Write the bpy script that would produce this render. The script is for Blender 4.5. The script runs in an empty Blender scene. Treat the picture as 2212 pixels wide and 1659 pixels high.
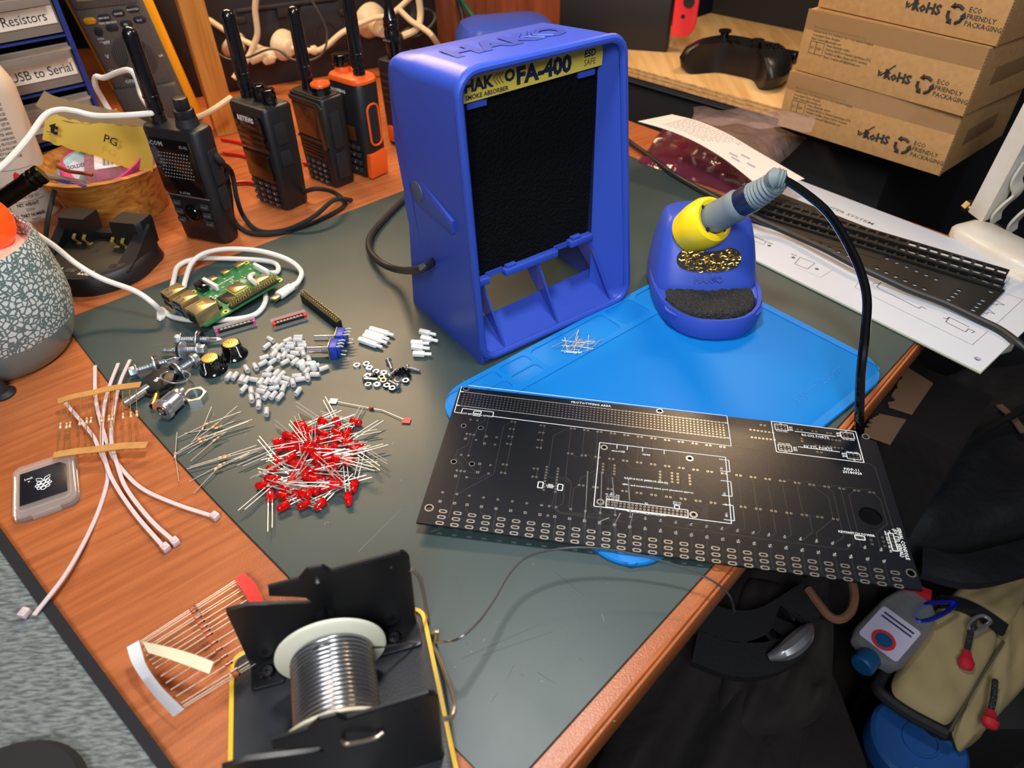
import bpy, bmesh, math, random
from mathutils import Matrix, Vector
C = bpy.context.scene.collection
S = 0.001                      # everything below is written in millimetres
rad = math.radians
# ---------------------------------------------------------------- camera
FPX, PIT, ROLL, CZ, IW, IH = 1513.22, .713842, -.021381, 357.665, 2212, 1659
cF = Vector((0, math.cos(PIT), -math.sin(PIT))); _R = Vector((1, 0, 0)); _U = _R.cross(cF)
cR = _R*math.cos(ROLL) + _U*math.sin(ROLL); cU = _U*math.cos(ROLL) - _R*math.sin(ROLL); cC = Vector((0, 0, CZ))
cam = bpy.data.cameras.new('camera'); co = bpy.data.objects.new('camera', cam); C.objects.link(co)
cm = Matrix((cR, cU, -cF)).transposed().to_4x4(); cm.translation = cC*S; co.matrix_world = cm
cam.sensor_width = 36; cam.lens = FPX/IW*36; cam.clip_start = .02; cam.clip_end = 20
cam.dof.use_dof = True; cam.dof.focus_distance = .53; cam.dof.aperture_fstop = 9.0
bpy.context.scene.camera = co
vs = bpy.context.scene.view_settings
vs.view_transform = 'Standard'; vs.look = 'None'; vs.gamma = 1; vs.use_curve_mapping = False; vs.exposure = 0.0
# ---------------------------------------------------------------- light: dim room, cool desk lamp above the bench, warm shelf lights behind
w = bpy.data.worlds.new('World'); bpy.context.scene.world = w; w.use_nodes = True
w.node_tree.nodes['Background'].inputs[0].default_value = (.75, .72, .8, 1); w.node_tree.nodes['Background'].inputs[1].default_value = .13
def area(name, loc, target, size, power, col, sy=None, spread=180):
    l = bpy.data.lights.new(name, 'AREA'); l.energy = power; l.color = col; l.size = size*S; l.spread = rad(spread)
    if sy: l.shape = 'RECTANGLE'; l.size_y = sy*S
    else: l.shape = 'DISK'
    o = bpy.data.objects.new(name, l); C.objects.link(o); o.location = Vector(loc)*S
    o.rotation_euler = (Vector(target)-Vector(loc)).to_track_quat('-Z', 'Y').to_euler(); return o
area('lamp_light', (16, 372, 640), (20, 400, 0), 90, 3.3, (1, .985, .97))
area('shelf_light', (-330, 1010, 560), (-200, 600, 0), 420, 6.0, (1, .66, .36), 40)
area('wall_light', (420, 1000, 620), (300, 700, 0), 160, 2.6, (1, .68, .4), 60)
area('fill_light', (-60, -420, 830), (60, 520, 100), 420, 10.5, (.93, .96, 1))  # fill added behind the camera to brighten faces turned towards the viewer
# ---------------------------------------------------------------- pixel -> place on a known plane
def ray(x, y): return cF + cR*((x-IW/2)/FPX) - cU*((y-IH/2)/FPX)
def at(x, y, z=0.0):
    d = ray(x, y); return cC + d*((z-CZ)/d.z)
def atp(x, y, o, n):
    d = ray(x, y); return cC + d*((Vector(o)-cC).dot(n)/d.dot(n))
def frame(x, y, yaw, z=0, lean=0):
    return Matrix.Translation((x, y, z)) @ Matrix.Rotation(rad(yaw), 4, 'Z') @ Matrix.Rotation(-rad(lean), 4, 'X')
def T(x, y, z): return Matrix.Translation((x, y, z))
def RX(a): return Matrix.Rotation(rad(a), 4, 'X')
def RY(a): return Matrix.Rotation(rad(a), 4, 'Y')
def RZ(a): return Matrix.Rotation(rad(a), 4, 'Z')
def along(p, q, roll=0):       # frame at p with its X axis towards q
    p, q = Vector(p), Vector(q); x = (q-p).normalized(); up = Vector((0, 0, 1)) if abs(x.z) < .98 else Vector((0, 1, 0))
    y = up.cross(x).normalized(); z = x.cross(y); m = Matrix((x, y, z)).transposed().to_4x4(); m.translation = p
    return m @ RX(roll)
# ---------------------------------------------------------------- materials
MT = {}
def lin(h):
    h = h.lstrip('#'); c = [int(h[i:i+2], 16)/255 for i in (0, 2, 4)]
    return tuple(x/12.92 if x <= .04045 else ((x+.055)/1.055)**2.4 for x in c)+(1,)
def mat(name, col, rough=.5, metal=0, bump=None, var=None, trans=0, sss=0, coat=0, ior=1.5, alpha=1, emit=0, spec=None, stretch=None, rvar=None):
    m = bpy.data.materials.new(name); m.use_nodes = True; nt = m.node_tree; b = nt.nodes['Principled BSDF']; I = b.inputs
    I['Base Color'].default_value = lin(col); I['Roughness'].default_value = rough; I['Metallic'].default_value = metal; I['IOR'].default_value = ior
    if trans: I['Transmission Weight'].default_value = trans
    if sss: I['Subsurface Weight'].default_value = sss; I['Subsurface Scale'].default_value = .002; I['Subsurface Radius'].default_value = (1, .9, .8)
    if coat: I['Coat Weight'].default_value = coat; I['Coat Roughness'].default_value = .05
    if alpha < 1: I['Alpha'].default_value = alpha
    if emit: I['Emission Color'].default_value = lin(col); I['Emission Strength'].default_value = emit
    if spec is not None: I['Specular IOR Level'].default_value = spec
    if bump or var or rvar:
        tc = nt.nodes.new('ShaderNodeTexCoord'); mp = nt.nodes.new('ShaderNodeMapping'); nt.links.new(tc.outputs['Object'], mp.inputs[0])
        if stretch: mp.inputs['Rotation'].default_value = stretch[0]; mp.inputs['Scale'].default_value = stretch[1]
        def noise(sc, det=4):
            n = nt.nodes.new('ShaderNodeTexNoise'); n.inputs['Scale'].default_value = sc; n.inputs['Detail'].default_value = det; nt.links.new(mp.outputs[0], n.inputs[0]); return n
        if var:     # var = (scale, second colour[, contrast lo, hi])
            n = noise(var[0]); r = nt.nodes.new('ShaderNodeValToRGB'); lo, hi = (var[2], var[3]) if len(var) > 2 else (.35, .65)
            r.color_ramp.elements[0].position = lo; r.color_ramp.elements[1].position = hi
            r.color_ramp.elements[0].color = lin(col); r.color_ramp.elements[1].color = lin(var[1])
            nt.links.new(n.outputs[0], r.inputs[0]); nt.links.new(r.outputs[0], I['Base Color'])
        if bump:
            n = noise(bump[0]); bp_ = nt.nodes.new('ShaderNodeBump'); bp_.inputs['Strength'].default_value = bump[1]; bp_.inputs['Distance'].default_value = bump[2] if len(bump) > 2 else .0005
            nt.links.new(n.outputs[0], bp_.inputs['Height']); nt.links.new(bp_.outputs[0], I['Normal'])
        if rvar:
            n = noise(rvar[0]); mr = nt.nodes.new('ShaderNodeMapRange'); mr.inputs[3].default_value = rvar[1]; mr.inputs[4].default_value = rvar[2]
            mr.inputs[1].default_value = .3; mr.inputs[2].default_value = .7; nt.links.new(n.outputs[0], mr.inputs[0]); nt.links.new(mr.outputs[0], I['Roughness'])
    MT[name] = m; return m
def wood(name, c1, c2, c3, ang, sc=1., rough=.38, bump=.25, axis='Z', bscale=900):
    m = bpy.data.materials.new(name); m.use_nodes = True; nt = m.node_tree; b = nt.nodes['Principled BSDF']; N = nt.nodes.new; L = nt.links.new
    tc = N('ShaderNodeTexCoord'); mp = N('ShaderNodeMapping'); L(tc.outputs['Object'], mp.inputs[0])
    mp.inputs['Rotation'].default_value = (0, 0, -rad(ang)) if axis == 'Z' else ((0, rad(90), 0) if axis == 'V' else (0, 0, 0))
    m2 = N('ShaderNodeMapping'); L(mp.outputs[0], m2.inputs[0]); m2.inputs['Scale'].default_value = (3*sc, 46*sc, 46*sc)
    n = N('ShaderNodeTexNoise'); n.inputs['Scale'].default_value = 1.4; n.inputs['Detail'].default_value = 6; n.inputs['Distortion'].default_value = .6; L(m2.outputs[0], n.inputs[0])
    r = N('ShaderNodeValToRGB'); e = r.color_ramp.elements; e[0].position = .32; e[1].position = .68; e[0].color = lin(c1); e[1].color = lin(c3)
    x = e.new(.5); x.color = lin(c2); L(n.outputs[0], r.inputs[0])
    n2 = N('ShaderNodeTexNoise'); n2.inputs['Scale'].default_value = 2.2*sc; L(mp.outputs[0], n2.inputs[0])
    mx = N('ShaderNodeMixRGB'); mx.blend_type = 'MULTIPLY'; r2 = N('ShaderNodeValToRGB'); r2.color_ramp.elements[0].color = (.86, .8, .76, 1); r2.color_ramp.elements[0].position = .35; r2.color_ramp.elements[1].position = .6
    L(n2.outputs[0], r2.inputs[0]); mx.inputs[0].default_value = .7; L(r.outputs[0], mx.inputs[1]); L(r2.outputs[0], mx.inputs[2]); L(mx.outputs[0], b.inputs['Base Color'])
    b.inputs['Roughness'].default_value = rough
    n3 = N('ShaderNodeTexNoise'); n3.inputs['Scale'].default_value = bscale; L(tc.outputs['Object'], n3.inputs[0])
    bu = N('ShaderNodeBump'); bu.inputs['Strength'].default_value = bump; bu.inputs['Distance'].default_value = .0004; L(n3.outputs[0], bu.inputs['Height']); L(bu.outputs[0], b.inputs['Normal'])
    MT[name] = m; return m
# ---------------------------------------------------------------- mesh builder (millimetres)
def rrect(w, d, r, n=5, cx=0, cy=0):
    r = max(min(r, w/2-1e-4, d/2-1e-4), 1e-4); P = []
    for sx, sy, a0 in ((1, 1, 0), (-1, 1, 90), (-1, -1, 180), (1, -1, 270)):
        for i in range(n+1):
            a = rad(a0+90*i/n); P.append((cx+sx*(w/2-r)+r*math.cos(a), cy+sy*(d/2-r)+r*math.sin(a)))
    return P
def circ(r, n=16, cx=0, cy=0, ry=None, a0=0): return [(cx+r*math.cos(2*math.pi*i/n+a0), cy+(ry or r)*math.sin(2*math.pi*i/n+a0)) for i in range(n)]
def slot(l, w, n=6, cx=0, cy=0): return rrect(l, w, w/2-.001, n, cx, cy)
def smooth_path(P, n=6, closed=False):
    P = [Vector(p) for p in P]; out = []; k = len(P)
    rng = range(k) if closed else range(k-1)
    for i in rng:
        p0 = P[(i-1) % k] if (closed or i) else P[0]*2-P[1]; p1 = P[i]; p2 = P[(i+1) % k]; p3 = P[(i+2) % k] if (closed or i+2 < k) else P[-1]*2-P[-2]
        for j in range(n):
            t = j/n; out.append(.5*((2*p1)+(p2-p0)*t+(2*p0-5*p1+4*p2-p3)*t*t+(3*p1-p0-3*p2+p3)*t**3))
    if not closed: out.append(P[-1])
    return out
_tc = {}
def textmesh(s, bold, res=2):
    k = (s, bold, res)
    if k not in _tc:
        cu = bpy.data.curves.new('t', 'FONT'); cu.body = s; cu.size = 1; cu.resolution_u = res; cu.offset = bold; cu.align_x = 'LEFT'
        o = bpy.data.objects.new('t', cu); me = bpy.data.meshes.new_from_object(o)
        _tc[k] = ([v.co.copy() for v in me.vertices], [tuple(p.vertices) for p in me.polygons])
        bpy.data.objects.remove(o); bpy.data.curves.remove(cu); bpy.data.meshes.remove(me)
    return _tc[k]
class MB:
    def __init__(s): s.v = []; s.f = []; s.m = []; s.mi = 0; s.M = Matrix()
    def mat(s, i): s.mi = i; return s
    def add(s, V, F):
        b = len(s.v); M = s.M; s.v += [M @ Vector(v) for v in V]; s.f += [tuple(b+i for i in f) for f in F]; s.m += [s.mi]*len(F); return s
    def rings(s, R, cap=(True, True), close=False):
        n = len(R[0]); V = [p for r in R for p in r]; F = []; k = len(R)
        for i in range(k if close else k-1):
            for j in range(n):
                a = i*n; b = ((i+1) % k)*n; F.append((a+j, a+(j+1) % n, b+(j+1) % n, b+j))
        if not close:
            if cap[0]: F.append(tuple(reversed(range(n))))
            if cap[1]: F.append(tuple(range((k-1)*n, k*n)))
        return s.add(V, F)
    def slab(s, poly, z0, z1, ch=0):     # convex-ish outline extruded, with chamfered rims
        cx = sum(p[0] for p in poly)/len(poly); cy = sum(p[1] for p in poly)/len(poly)
        if ch:
            mx = max(math.hypot(p[0]-cx, p[1]-cy) for p in poly)
            def ins(e):
                n = len(poly); o = []
                for i in range(n):
                    a = Vector(poly[i-1]); b = Vector(poly[i]); c = Vector(poly[(i+1) % n]); t = (c-a)
                    if t.length < 1e-9: o.append(poly[i]); continue
                    t.normalize(); o.append((b.x-t.y*e, b.y+t.x*e))
                return o
            # sign of area
            A = sum(poly[i-1][0]*poly[i][1]-poly[i][0]*poly[i-1][1] for i in range(len(poly))); sg = 1 if A > 0 else -1
            c1 = min(ch, (z1-z0)/2.01)
            R = []
            for e, z in ((c1, z0), (c1*.3, z0+c1*.3), (0, z0+c1), (0, z1-c1), (c1*.3, z1-c1*.3), (c1, z1)): R.append([(x, y, z) for x, y in ins(sg*e)])
        else: R = [[(x, y, z0) for x, y in poly], [(x, y, z1) for x, y in poly]]
        return s.rings(R)
    def box(s, cx, cy, z0, w, d, h, r=0, ch=0, n=4): return s.slab(rrect(w, d, r, n, cx, cy) if r else [(cx-w/2, cy-d/2), (cx+w/2, cy-d/2), (cx+w/2, cy+d/2), (cx-w/2, cy+d/2)], z0, z0+h, ch)
    def lathe(s, prof, n=24, M=None, sx=1, sy=1, cap=(True, True)):
        o = s.M
        if M is not None: s.M = o @ M
        s.rings([[(r*sx*math.cos(2*math.pi*i/n), r*sy*math.sin(2*math.pi*i/n), z) for i in range(n)] for r, z in prof], cap); s.M = o; return s
    def tube(s, P, r, n=8, closed=False, flat=None, cap=(True, True), up=None):   # r: number or list; flat=(a,b) half sizes of a flat section
        P = [Vector(p) for p in P]; k = len(P); R = []; ref = Vector(up) if up else None
        prev = None
        for i in range(k):
            t = (P[(i+1) % k]-P[i-1]) if closed or 0 < i < k-1 else (P[1]-P[0] if i == 0 else P[-1]-P[-2])
            if t.length < 1e-9: t = Vector((1, 0, 0))
            t.normalize()
            if ref is not None: b = t.cross(ref)
            elif prev is None: b = t.cross(Vector((0, 0, 1)) if abs(t.z) < .95 else Vector((0, 1, 0)))
            else: b = prev-t*prev.dot(t)
            if b.length < 1e-6: b = t.orthogonal()
            b.normalize(); prev = b; c = b.cross(t); rr = r[i] if isinstance(r, (list, tuple)) else r
            if flat: fx, fy = flat; R.append([P[i]+b*(fx*x)+c*(fy*y) for x, y in ((-1, -1), (1, -1), (1, 1), (-1, 1))])
            else: R.append([P[i]+b*(rr*math.cos(2*math.pi*j/n))+c*(rr*math.sin(2*math.pi*j/n)) for j in range(n)])
        return s.rings(R, cap, closed)
    def ball(s, c, r, n=16, m=8, sz=1):
        return s.lathe([(r*math.sin(math.pi*i/m) if 0 < i < m else r*.01, -r*sz*math.cos(math.pi*i/m)) for i in range(m+1)], n, T(*c))
    def text(s, t, size, M, align='C', bold=0., sx=1., lift=.12, res=2):
        V, F = textmesh(t, bold, res)
        if not V: return s
        x0 = min(v.x for v in V); x1 = max(v.x for v in V); y0 = min(v.y for v in V); y1 = max(v.y for v in V)
        ox = {'C': (x0+x1)/2, 'L': x0, 'R': x1}[align]; o = s.M; s.M = o @ M
        s.add([((v.x-ox)*size*sx, (v.y-(.35))*size, lift) for v in V], F); s.M = o; return s
    def sheet(s, outer, holes, z0, z1):   # flat plate with holes, via a filled 2-D curve
        cu = bpy.data.curves.new('h', 'CURVE'); cu.dimensions = '2D'; cu.fill_mode = 'BOTH'; cu.extrude = abs(z1-z0)/2
        for P in [outer]+list(holes):
            sp = cu.splines.new('POLY'); sp.points.add(len(P)-1); sp.use_cyclic_u = True
            for q, p in zip(sp.points, P): q.co = (p[0], p[1], 0, 1)
        o = bpy.data.objects.new('h', cu); me = bpy.data.meshes.new_from_object(o); zm = (z0+z1)/2
        s.add([(v.co.x, v.co.y, v.co.z+zm) for v in me.vertices], [tuple(p.vertices) for p in me.polygons])
        bpy.data.objects.remove(o); bpy.data.curves.remove(cu); bpy.data.meshes.remove(me); return s
    def sheetd(s, outer, holes, z0, z1):  # same, seams welded
        return s.sheet(outer, holes, z0, z1)
def link(name, me, parent=None, M=None):
    o = bpy.data.objects.new(name, me); C.objects.link(o)
    if parent is not None: o.parent = parent
    if M is not None: m = M.copy(); m.translation = m.translation*S; o.matrix_local = m
    return o
def build(name, mb, mats, parent=None, M=None, ang=35, **kw):
    me = bpy.data.meshes.new(name); me.from_pydata([v*S for v in mb.v], [], mb.f)
    if not isinstance(mats, (list, tuple)): mats = [mats]
    for m in mats: me.materials.append(MT[m])
    me.polygons.foreach_set('material_index', mb.m)
    bm = bmesh.new(); bm.from_mesh(me); bmesh.ops.remove_doubles(bm, verts=bm.verts, dist=1e-7); bmesh.ops.recalc_face_normals(bm, faces=bm.faces); bm.to_mesh(me); bm.free()
    me.polygons.foreach_set('use_smooth', [True]*len(me.polygons)); me.set_sharp_from_angle(angle=rad(ang)); me.update()
    o = link(name, me, parent, M)
    for k, v in kw.items(): o[k] = v
    return o
def thing(name, label, cat, M=None, group=None):
    o = bpy.data.objects.new(name, None); o.empty_display_size = .01; C.objects.link(o)
    if M is not None: m = M.copy(); m.translation = m.translation*S; o.matrix_world = m
    o['label'] = label; o['category'] = cat
    if group: o['group'] = group
    return o
def one(name, label, cat, mb, mats, M=None, group=None, ang=35, **kw):
    o = build(name, mb, mats, None, M, ang, label=label, category=cat, **kw)
    if group: o['group'] = group
    return o
def dup(root, M, label=None, group=None):
    r = root.copy(); C.objects.link(r); m = M.copy(); m.translation = m.translation*S; r.matrix_world = m
    if label: r['label'] = label
    if group: r['group'] = group
    for ch in list(root.children):
        c = ch.copy(); C.objects.link(c); c.parent = r
        for g in ch.children: d = g.copy(); C.objects.link(d); d.parent = c
    return r
# plain colours
mat('black_plastic', '#17181a', .42, bump=(2500, .15)); mat('black_gloss', '#08090b', .12, coat=.5); mat('black_matte', '#101113', .7)
mat('black_rubber', '#1a1b1e', .5); mat('dark_grey', '#3b3d40', .55); mat('white', '#e9e6e0', .5); mat('white_gloss', '#efeae2', .25); mat('cream', '#e8d8b8', .4)
mat('chrome', '#dcdcde', .2, .9); mat('steel', '#b9bbbe', .3, .85); mat('tin', '#dcd9d2', .35, .65); mat('zinc', '#bcc6d0', .32, .85, bump=(1500, .2)); mat('brass', '#d8a64a', .25, 1); mat('gold', '#f0cf70', .35, .8)
mat('copper', '#b6653c', .4, 1); mat('print_white', '#e8ebec', .5); mat('print_black', '#141414', .5); mat('print_grey', '#8d9294', .5); mat('orange_plastic', '#e8591a', .35, bump=(1800, .1)); mat('red_plastic', '#c81f22', .4)
mat('green_led', '#3fae4a', .4); mat('screen', '#0b0c10', .1, coat=.3); mat('yellow_plastic', '#f2d21c', .35); mat('navy', '#17233f', .5); mat('red_print', '#c52a2c', .5); mat('dark_navy', '#0c1120', .8, bump=(900, .5))
# ================================================================ the setting
wood('cherry', '#9e5830', '#ac6236', '#b86c3e', 38, 3.0, .4, .55)
wood('cherry_edge', '#9e5a30', '#ae6438', '#ba7040', 45.8, 1, .34, .5)
wood('panel_wood', '#7e3a1c', '#9a4a25', '#a8562c', 0, 1.2, .4, .15, 'V')
wood('pine', '#b9752f', '#cf8b3e', '#d99a4c', 0, 1.6, .45, .15, 'V')
wood('ply', '#c09a62', '#cfac74', '#d9ba86', -45, .9, .5, .1); wood('ply_edge', '#a8794a', '#caa066', '#dcb884', -47, 2.2, .6, .1)
mat('wall_dark', '#15161c', .9, bump=(40, .2)); mat('floor_dark', '#17130f', .8, bump=(300, .4), var=(8, '#241b14'))
mat('cabinet_black', '#0b0c0f', .7, bump=(700, .15))
def struct(name, mb, mats, M=None): o = build(name, mb, mats, None, M); o['kind'] = 'structure'; return o
struct('floor', MB().box(0, 700, -705, 4200, 3600, 5), 'floor_dark')
b = MB(); b.M = frame(0, 1620, 6); struct('wall_back', b.box(0, 30, -700, 3200, 60, 1900), 'wall_dark')
b = MB(); b.M = frame(1000, 1000, -60); struct('wall_right', b.box(0, 30, -700, 2200, 60, 1900), 'wall_dark')
b = MB(); b.M = frame(-1000, 700, 90); struct('wall_left', b.box(0, 30, -700, 2600, 60, 1900), 'wall_dark')
# desk: corner bench top with a banded edge, legs below
E1 = Vector((.697, .717)); E2 = Vector((-.645, .764))
k0 = Vector((24, 132)); kc = Vector((474, 597))
desk = thing('desk', 'cherry wood laminate corner desk with a rounded edge, everything else standing on it', 'desk', T(0, 0, 0))
near = kc-E1*1000; far = kc+E2*985
outl = [tuple(near), tuple(kc-E1*22), tuple(kc-E1*12+E2*2), tuple(kc+E2*8-E1*3), tuple(kc+E2*22), tuple(far), (-300, 1362), (-940, 1362), (-940, -110)]
b = MB(); b.slab(outl, -25, 0, 2.2); build('desk_top', b, 'cherry', desk)
n_ = Vector((E1.y, -E1.x))
b = MB(); b.slab([tuple(near+n_*-26), tuple(near+n_*-2.6), tuple(kc-E1*24+n_*-2.6), tuple(kc-E1*24-n_*26)], 0, .12); b.slab([tuple(near), tuple(near+n_*2.0), tuple(kc-E1*22+n_*2.0), tuple(kc-E1*22)], -24, -1.4, .8)
build('edge_banding', b, 'cherry_edge', desk)
for lx, ly in ((-860, 1330), (380, 640), (-860, 60), (-100, 60)): b = MB(); b.box(lx, ly, -700, 50, 50, 675, 3, 1); build('leg', b, 'cherry', desk)
# hutch: upright wood panel, black divider, pine post
b = MB(); b.M = frame(-330, 1378, 3); b.box(250, 9, -700, 700, 18, 1500, 0, 1)
build('hutch', b, 'panel_wood', None, label='upright cherry wood hutch panel behind the blue machines at the back of the desk', category='hutch')
pe = MB(); pe.M = frame(-330, 1378, 3); pe.box(603.5, 9, -700, 6.5, 19.5, 1500, 0, .5); o = build('edge_strip', pe, 'black_matte', bpy.data.objects['hutch'])
# pine post
pf = at(470, 296); pm = frame(pf.x, pf.y, 28)
one('wooden_post', 'upright square pine post standing on the desk behind the radios', 'post', MB().box(15, 15, 0, 30, 30, 520, 1.5, 1), 'pine', pm)
# black cabinet + plywood shelf top
d0 = at(1354, 204); d1 = at(2094, 450); dd = (d1-d0); ya = math.degrees(math.atan2(dd.y, dd.x)); s0 = at(1352, 141, 32); s1 = at(1697, 236, 32); ya = math.degrees(math.atan2((s1-s0).y, (s1-s0).x)); shf = frame(s0.x, s0.y, ya)
cab = thing('cabinet', 'black low cabinet with a pale plywood top, standing past the back edge of the desk', 'cabinet', shf)
build('carcass', MB().box(162, 182, -700, 485, 340, 708, 0, 1), 'cabinet_black', cab)
b = MB(); b.box(162, 176, 8, 487, 344, 4, 0, 1); b.box(162, 6, 12, 487, 6, 6, 0, .5); build('rail', b, 'dark_grey', cab)
build('plywood_top', MB().box(162, 175, 18, 490, 350, 14, 0, 1).mat(1).box(162, -.3, 18.6, 490, .8, 3).box(162, -.3, 24, 490, .8, 2.4).box(162, -.3, 29, 490, .8, 2), ['ply', 'ply_edge'], cab)
build('back_panel', MB().box(162, 343, 32, 485, 14, 500), 'cabinet_black', cab)
# ---------------------------------------------------------------- big soldering mat (its near-left edge bows)
mat('esd', '#2f3f40', .42, bump=(1800, .06), var=(5, '#354646'), rvar=(9, .36, .46)); mat('esd_edge', '#0e1214', .6); mat('scratch', '#8e9a98', .5); mat('scuff', '#20292a', .6)
A = [at(*p) for p in ((135, 695), (240, 832), (360, 968), (445, 1062), (529, 1150), (600, 1222), (672, 1297))]
dv = (A[-1]-A[-3]).normalized(); A += [A[-1]+dv*80, A[-1]+dv*190]
Br = at(1537, 1225); Bd = (at(1965, 752)-Br).normalized(); corner = Br+Bd*(-330); far_r = Br+Bd*398
fl = at(1354, 336); fd = (at(1551, 421)-fl).normalized(); bl_ = at(870, 415); bdir = (bl_-A[0]).normalized()
import mathutils
X_ = mathutils.geometry.intersect_line_line_2d(fl.xy-fd.xy*600, fl.xy, bl_.xy, bl_.xy+bdir.xy*800)
Y_ = mathutils.geometry.intersect_line_line_2d(fl.xy, fl.xy+fd.xy*700, Br.xy, Br.xy+Bd.xy*900) or far_r.xy
Z_ = mathutils.geometry.intersect_line_line_2d(A[-1].xy-dv.xy*100, A[-1].xy+dv.xy*600, Br.xy-Bd.xy*800, Br.xy) or corner.xy
poly = [tuple(p.xy) for p in A[:-1]]+[tuple(Z_), tuple(Y_), tuple(X_)]
b = MB(); V = [(x, y, 0) for x, y in poly]; k = len(V)
b.sheet(poly, [], .02, 1.5)
b.mat(1); b.tube([(x, y, .75) for x, y in poly], .72, 6, closed=True)
random.seed(5)
def scratch(m, x0, y0, x1, y1, wd=.18):
    p = at(x0, y0); q = at(x1, y1); d = (q-p); nn = Vector((-d.y, d.x, 0)).normalized()*wd/2
    b.mat(m).add([(p-nn)+Vector((0, 0, 1.56)), (q-nn*.3)+Vector((0, 0, 1.56)), (q+nn*.3)+Vector((0, 0, 1.56)), (p+nn)+Vector((0, 0, 1.56))], [(0, 1, 2, 3)])
for s in ((1000, 1425, 1170, 1350), (1040, 1420, 1200, 1365), (1200, 1240, 1262, 1290), (986, 1248, 1000, 1300), (1110, 1440, 1090, 1480), (1250, 1425, 1262, 1432), (1300, 1330, 1306, 1350), (775, 1195, 870, 1100), (690, 1110, 720, 1140), (1076, 1500, 1060, 1520), (1160, 1455, 1200, 1480), (330, 750, 360, 742)): scratch(2 if random.random() < .6 else 3, *s)
for i in range(70):
    x = random.uniform(450, 1350); y = random.uniform(700, 1600); a = random.uniform(0, 6.3); l = random.uniform(1, 9)
    if x < 500+(y-1100)*.9 and y > 1000: continue
    scratch(2 if i % 3 else 3, x, y, x+l*math.cos(a), y+l*math.sin(a), .25)
one('desk_mat', 'large dark green-grey rubber bench mat with fine scratches, lying under the blue mat', 'mat', b, ['esd', 'esd_edge', 'scratch', 'scuff'])
# ---------------------------------------------------------------- blue silicone mat
mat('silicone', '#0878c8', .5, bump=(1200, .06), spec=.25); mat('silicone_deep', '#075fa6', .5)
BM = frame(-62.6+0, 392.3, 38.67, 1.52)
# local: x along the long side 297, y negative towards viewer 207
o0 = at(928, 869, 1.5)
BM = frame(149.3, 220.7, math.degrees(.675), 1.55) if False else frame(o0.x, o0.y, math.degrees(.675), 1.55)
Wm, Hm = 297, 207
def L(x, y, z=1.5+3): p = BM.inverted() @ at(x, y, z); return (p.x, p.y)
def cell(x0, y0, x1, y1, r=7): return rrect(x1-x0, y1-y0, r, 5, (x0+x1)/2, (y0+y1)/2)
yL = -32.5
cells = [cell(9, -31, 27, -5, 8), cell(31, -17.5, 58, -5, 4), cell(31, -31, 58, -19.5, 4), cell(62, -17.5, 89, -5, 4), cell(62, -31, 89, -19.5, 4), cell(94, -31, 176, -5, 5), cell(180, -31, 212, -5, 4), cell(216, -31, 286, -5, 6), cell(7, -200, 290, -37, 5)]
out = rrect(Wm, Hm, 30, 10, Wm/2, -Hm/2)
b = MB(); b.slab(rrect(Wm, Hm, 30, 10, Wm/2, -Hm/2), 0, 2.3, .3); b.sheet(rrect(Wm-1, Hm-1, 29.5, 10, Wm/2, -Hm/2), cells, 2.2, 3.0)
b.mat(1)
for c_ in cells[:-1]: b.tube([(x, y, 2.32) for x, y in c_], .32, 5, closed=True)
b.tube([(x, y, 2.32) for x, y in cells[-1]], .22, 5, closed=True)
b.mat(0); b.text('300mm*200mm', 10, T(238, -178, 2.3) @ RZ(0), 'C', .0, 1, .15)
one('silicone_mat', 'bright blue silicone soldering mat with moulded compartments along one side', 'mat', b, ['silicone', 'silicone_deep'], BM)
# ================================================================ black circuit board, back side up
mat('solder_mask', '#0a1018', .3, bump=(1400, .1), spec=.45); mat('silk', '#d9dee0', .5); mat('pad', '#b9b7ae', .3, .9); mat('trace', '#2b2a29', .35, bump=(1400, .1)); mat('pcb_edge', '#3c4438', .6)
PM = T(-61.12, 272.2, 10.4) @ RZ(math.degrees(-.173)) @ Matrix.Rotation(.021, 4, 'Y') @ Matrix.Rotation(.011, 4, 'X')
PI_ = PM.inverted(); Pn = (PM.to_3x3() @ Vector((0, 0, 1)))
def pl(x, y): q = PI_ @ atp(x, y, PM.translation, Pn); return (q.x, q.y)
def r1(x, y): return pl(900+x/4.88, 820+y/4.88)
def r2(x, y): return pl(1180+x/5.925, 900+y/5.925)
def r3(x, y): return pl(1400+x/5.925, 900+y/5.925)
def r4(x, y): return pl(1620+x/4.2526, 900+y/4.2526)
def lerp(a, b, t): return tuple(a[i]+(b[i]-a[i])*t for i in range(len(a)))
BW, BH = 297, 126.8
pads, sqs, holes = [], [], []
g = [r1(512, 131), r3(957, 78), r1(472, 276), r3(978, 270)]
nc = round((Vector(g[1])-Vector(g[0])).length/2.54)
grid = [(lerp(lerp(g[0], g[1], i/nc), lerp(g[2], g[3], i/nc), j/6)) for i in range(nc+1) for j in range(7)]
pads += [(p, .62) for p in grid]
s0, s1, sb0, sb1 = r1(278, 1388), r4(1334, 1434), r1(243, 1512), r4(1369, 1558)
ns = round((Vector(s1)-Vector(s0)).length/(Vector(r1(433, 1407))-Vector(s0)).length)
slots = [lerp(lerp(s0, s1, i/ns), lerp(sb0, sb1, i/ns), j/2) for i in range(ns+1) for j in range(3)]
def pairs(a, b, n):
    for i in range(n): p = lerp(a, b, i/(n-1)); pads.append((p, .85)); pads.append(((p[0]+2.54, p[1]), .85))
pairs(r2(317, 150), r3(926, 385), 12); pairs(r2(281, 471), r4(1100, 695), 22); pairs(r2(422, 876), r4(766, 940), 18)
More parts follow.
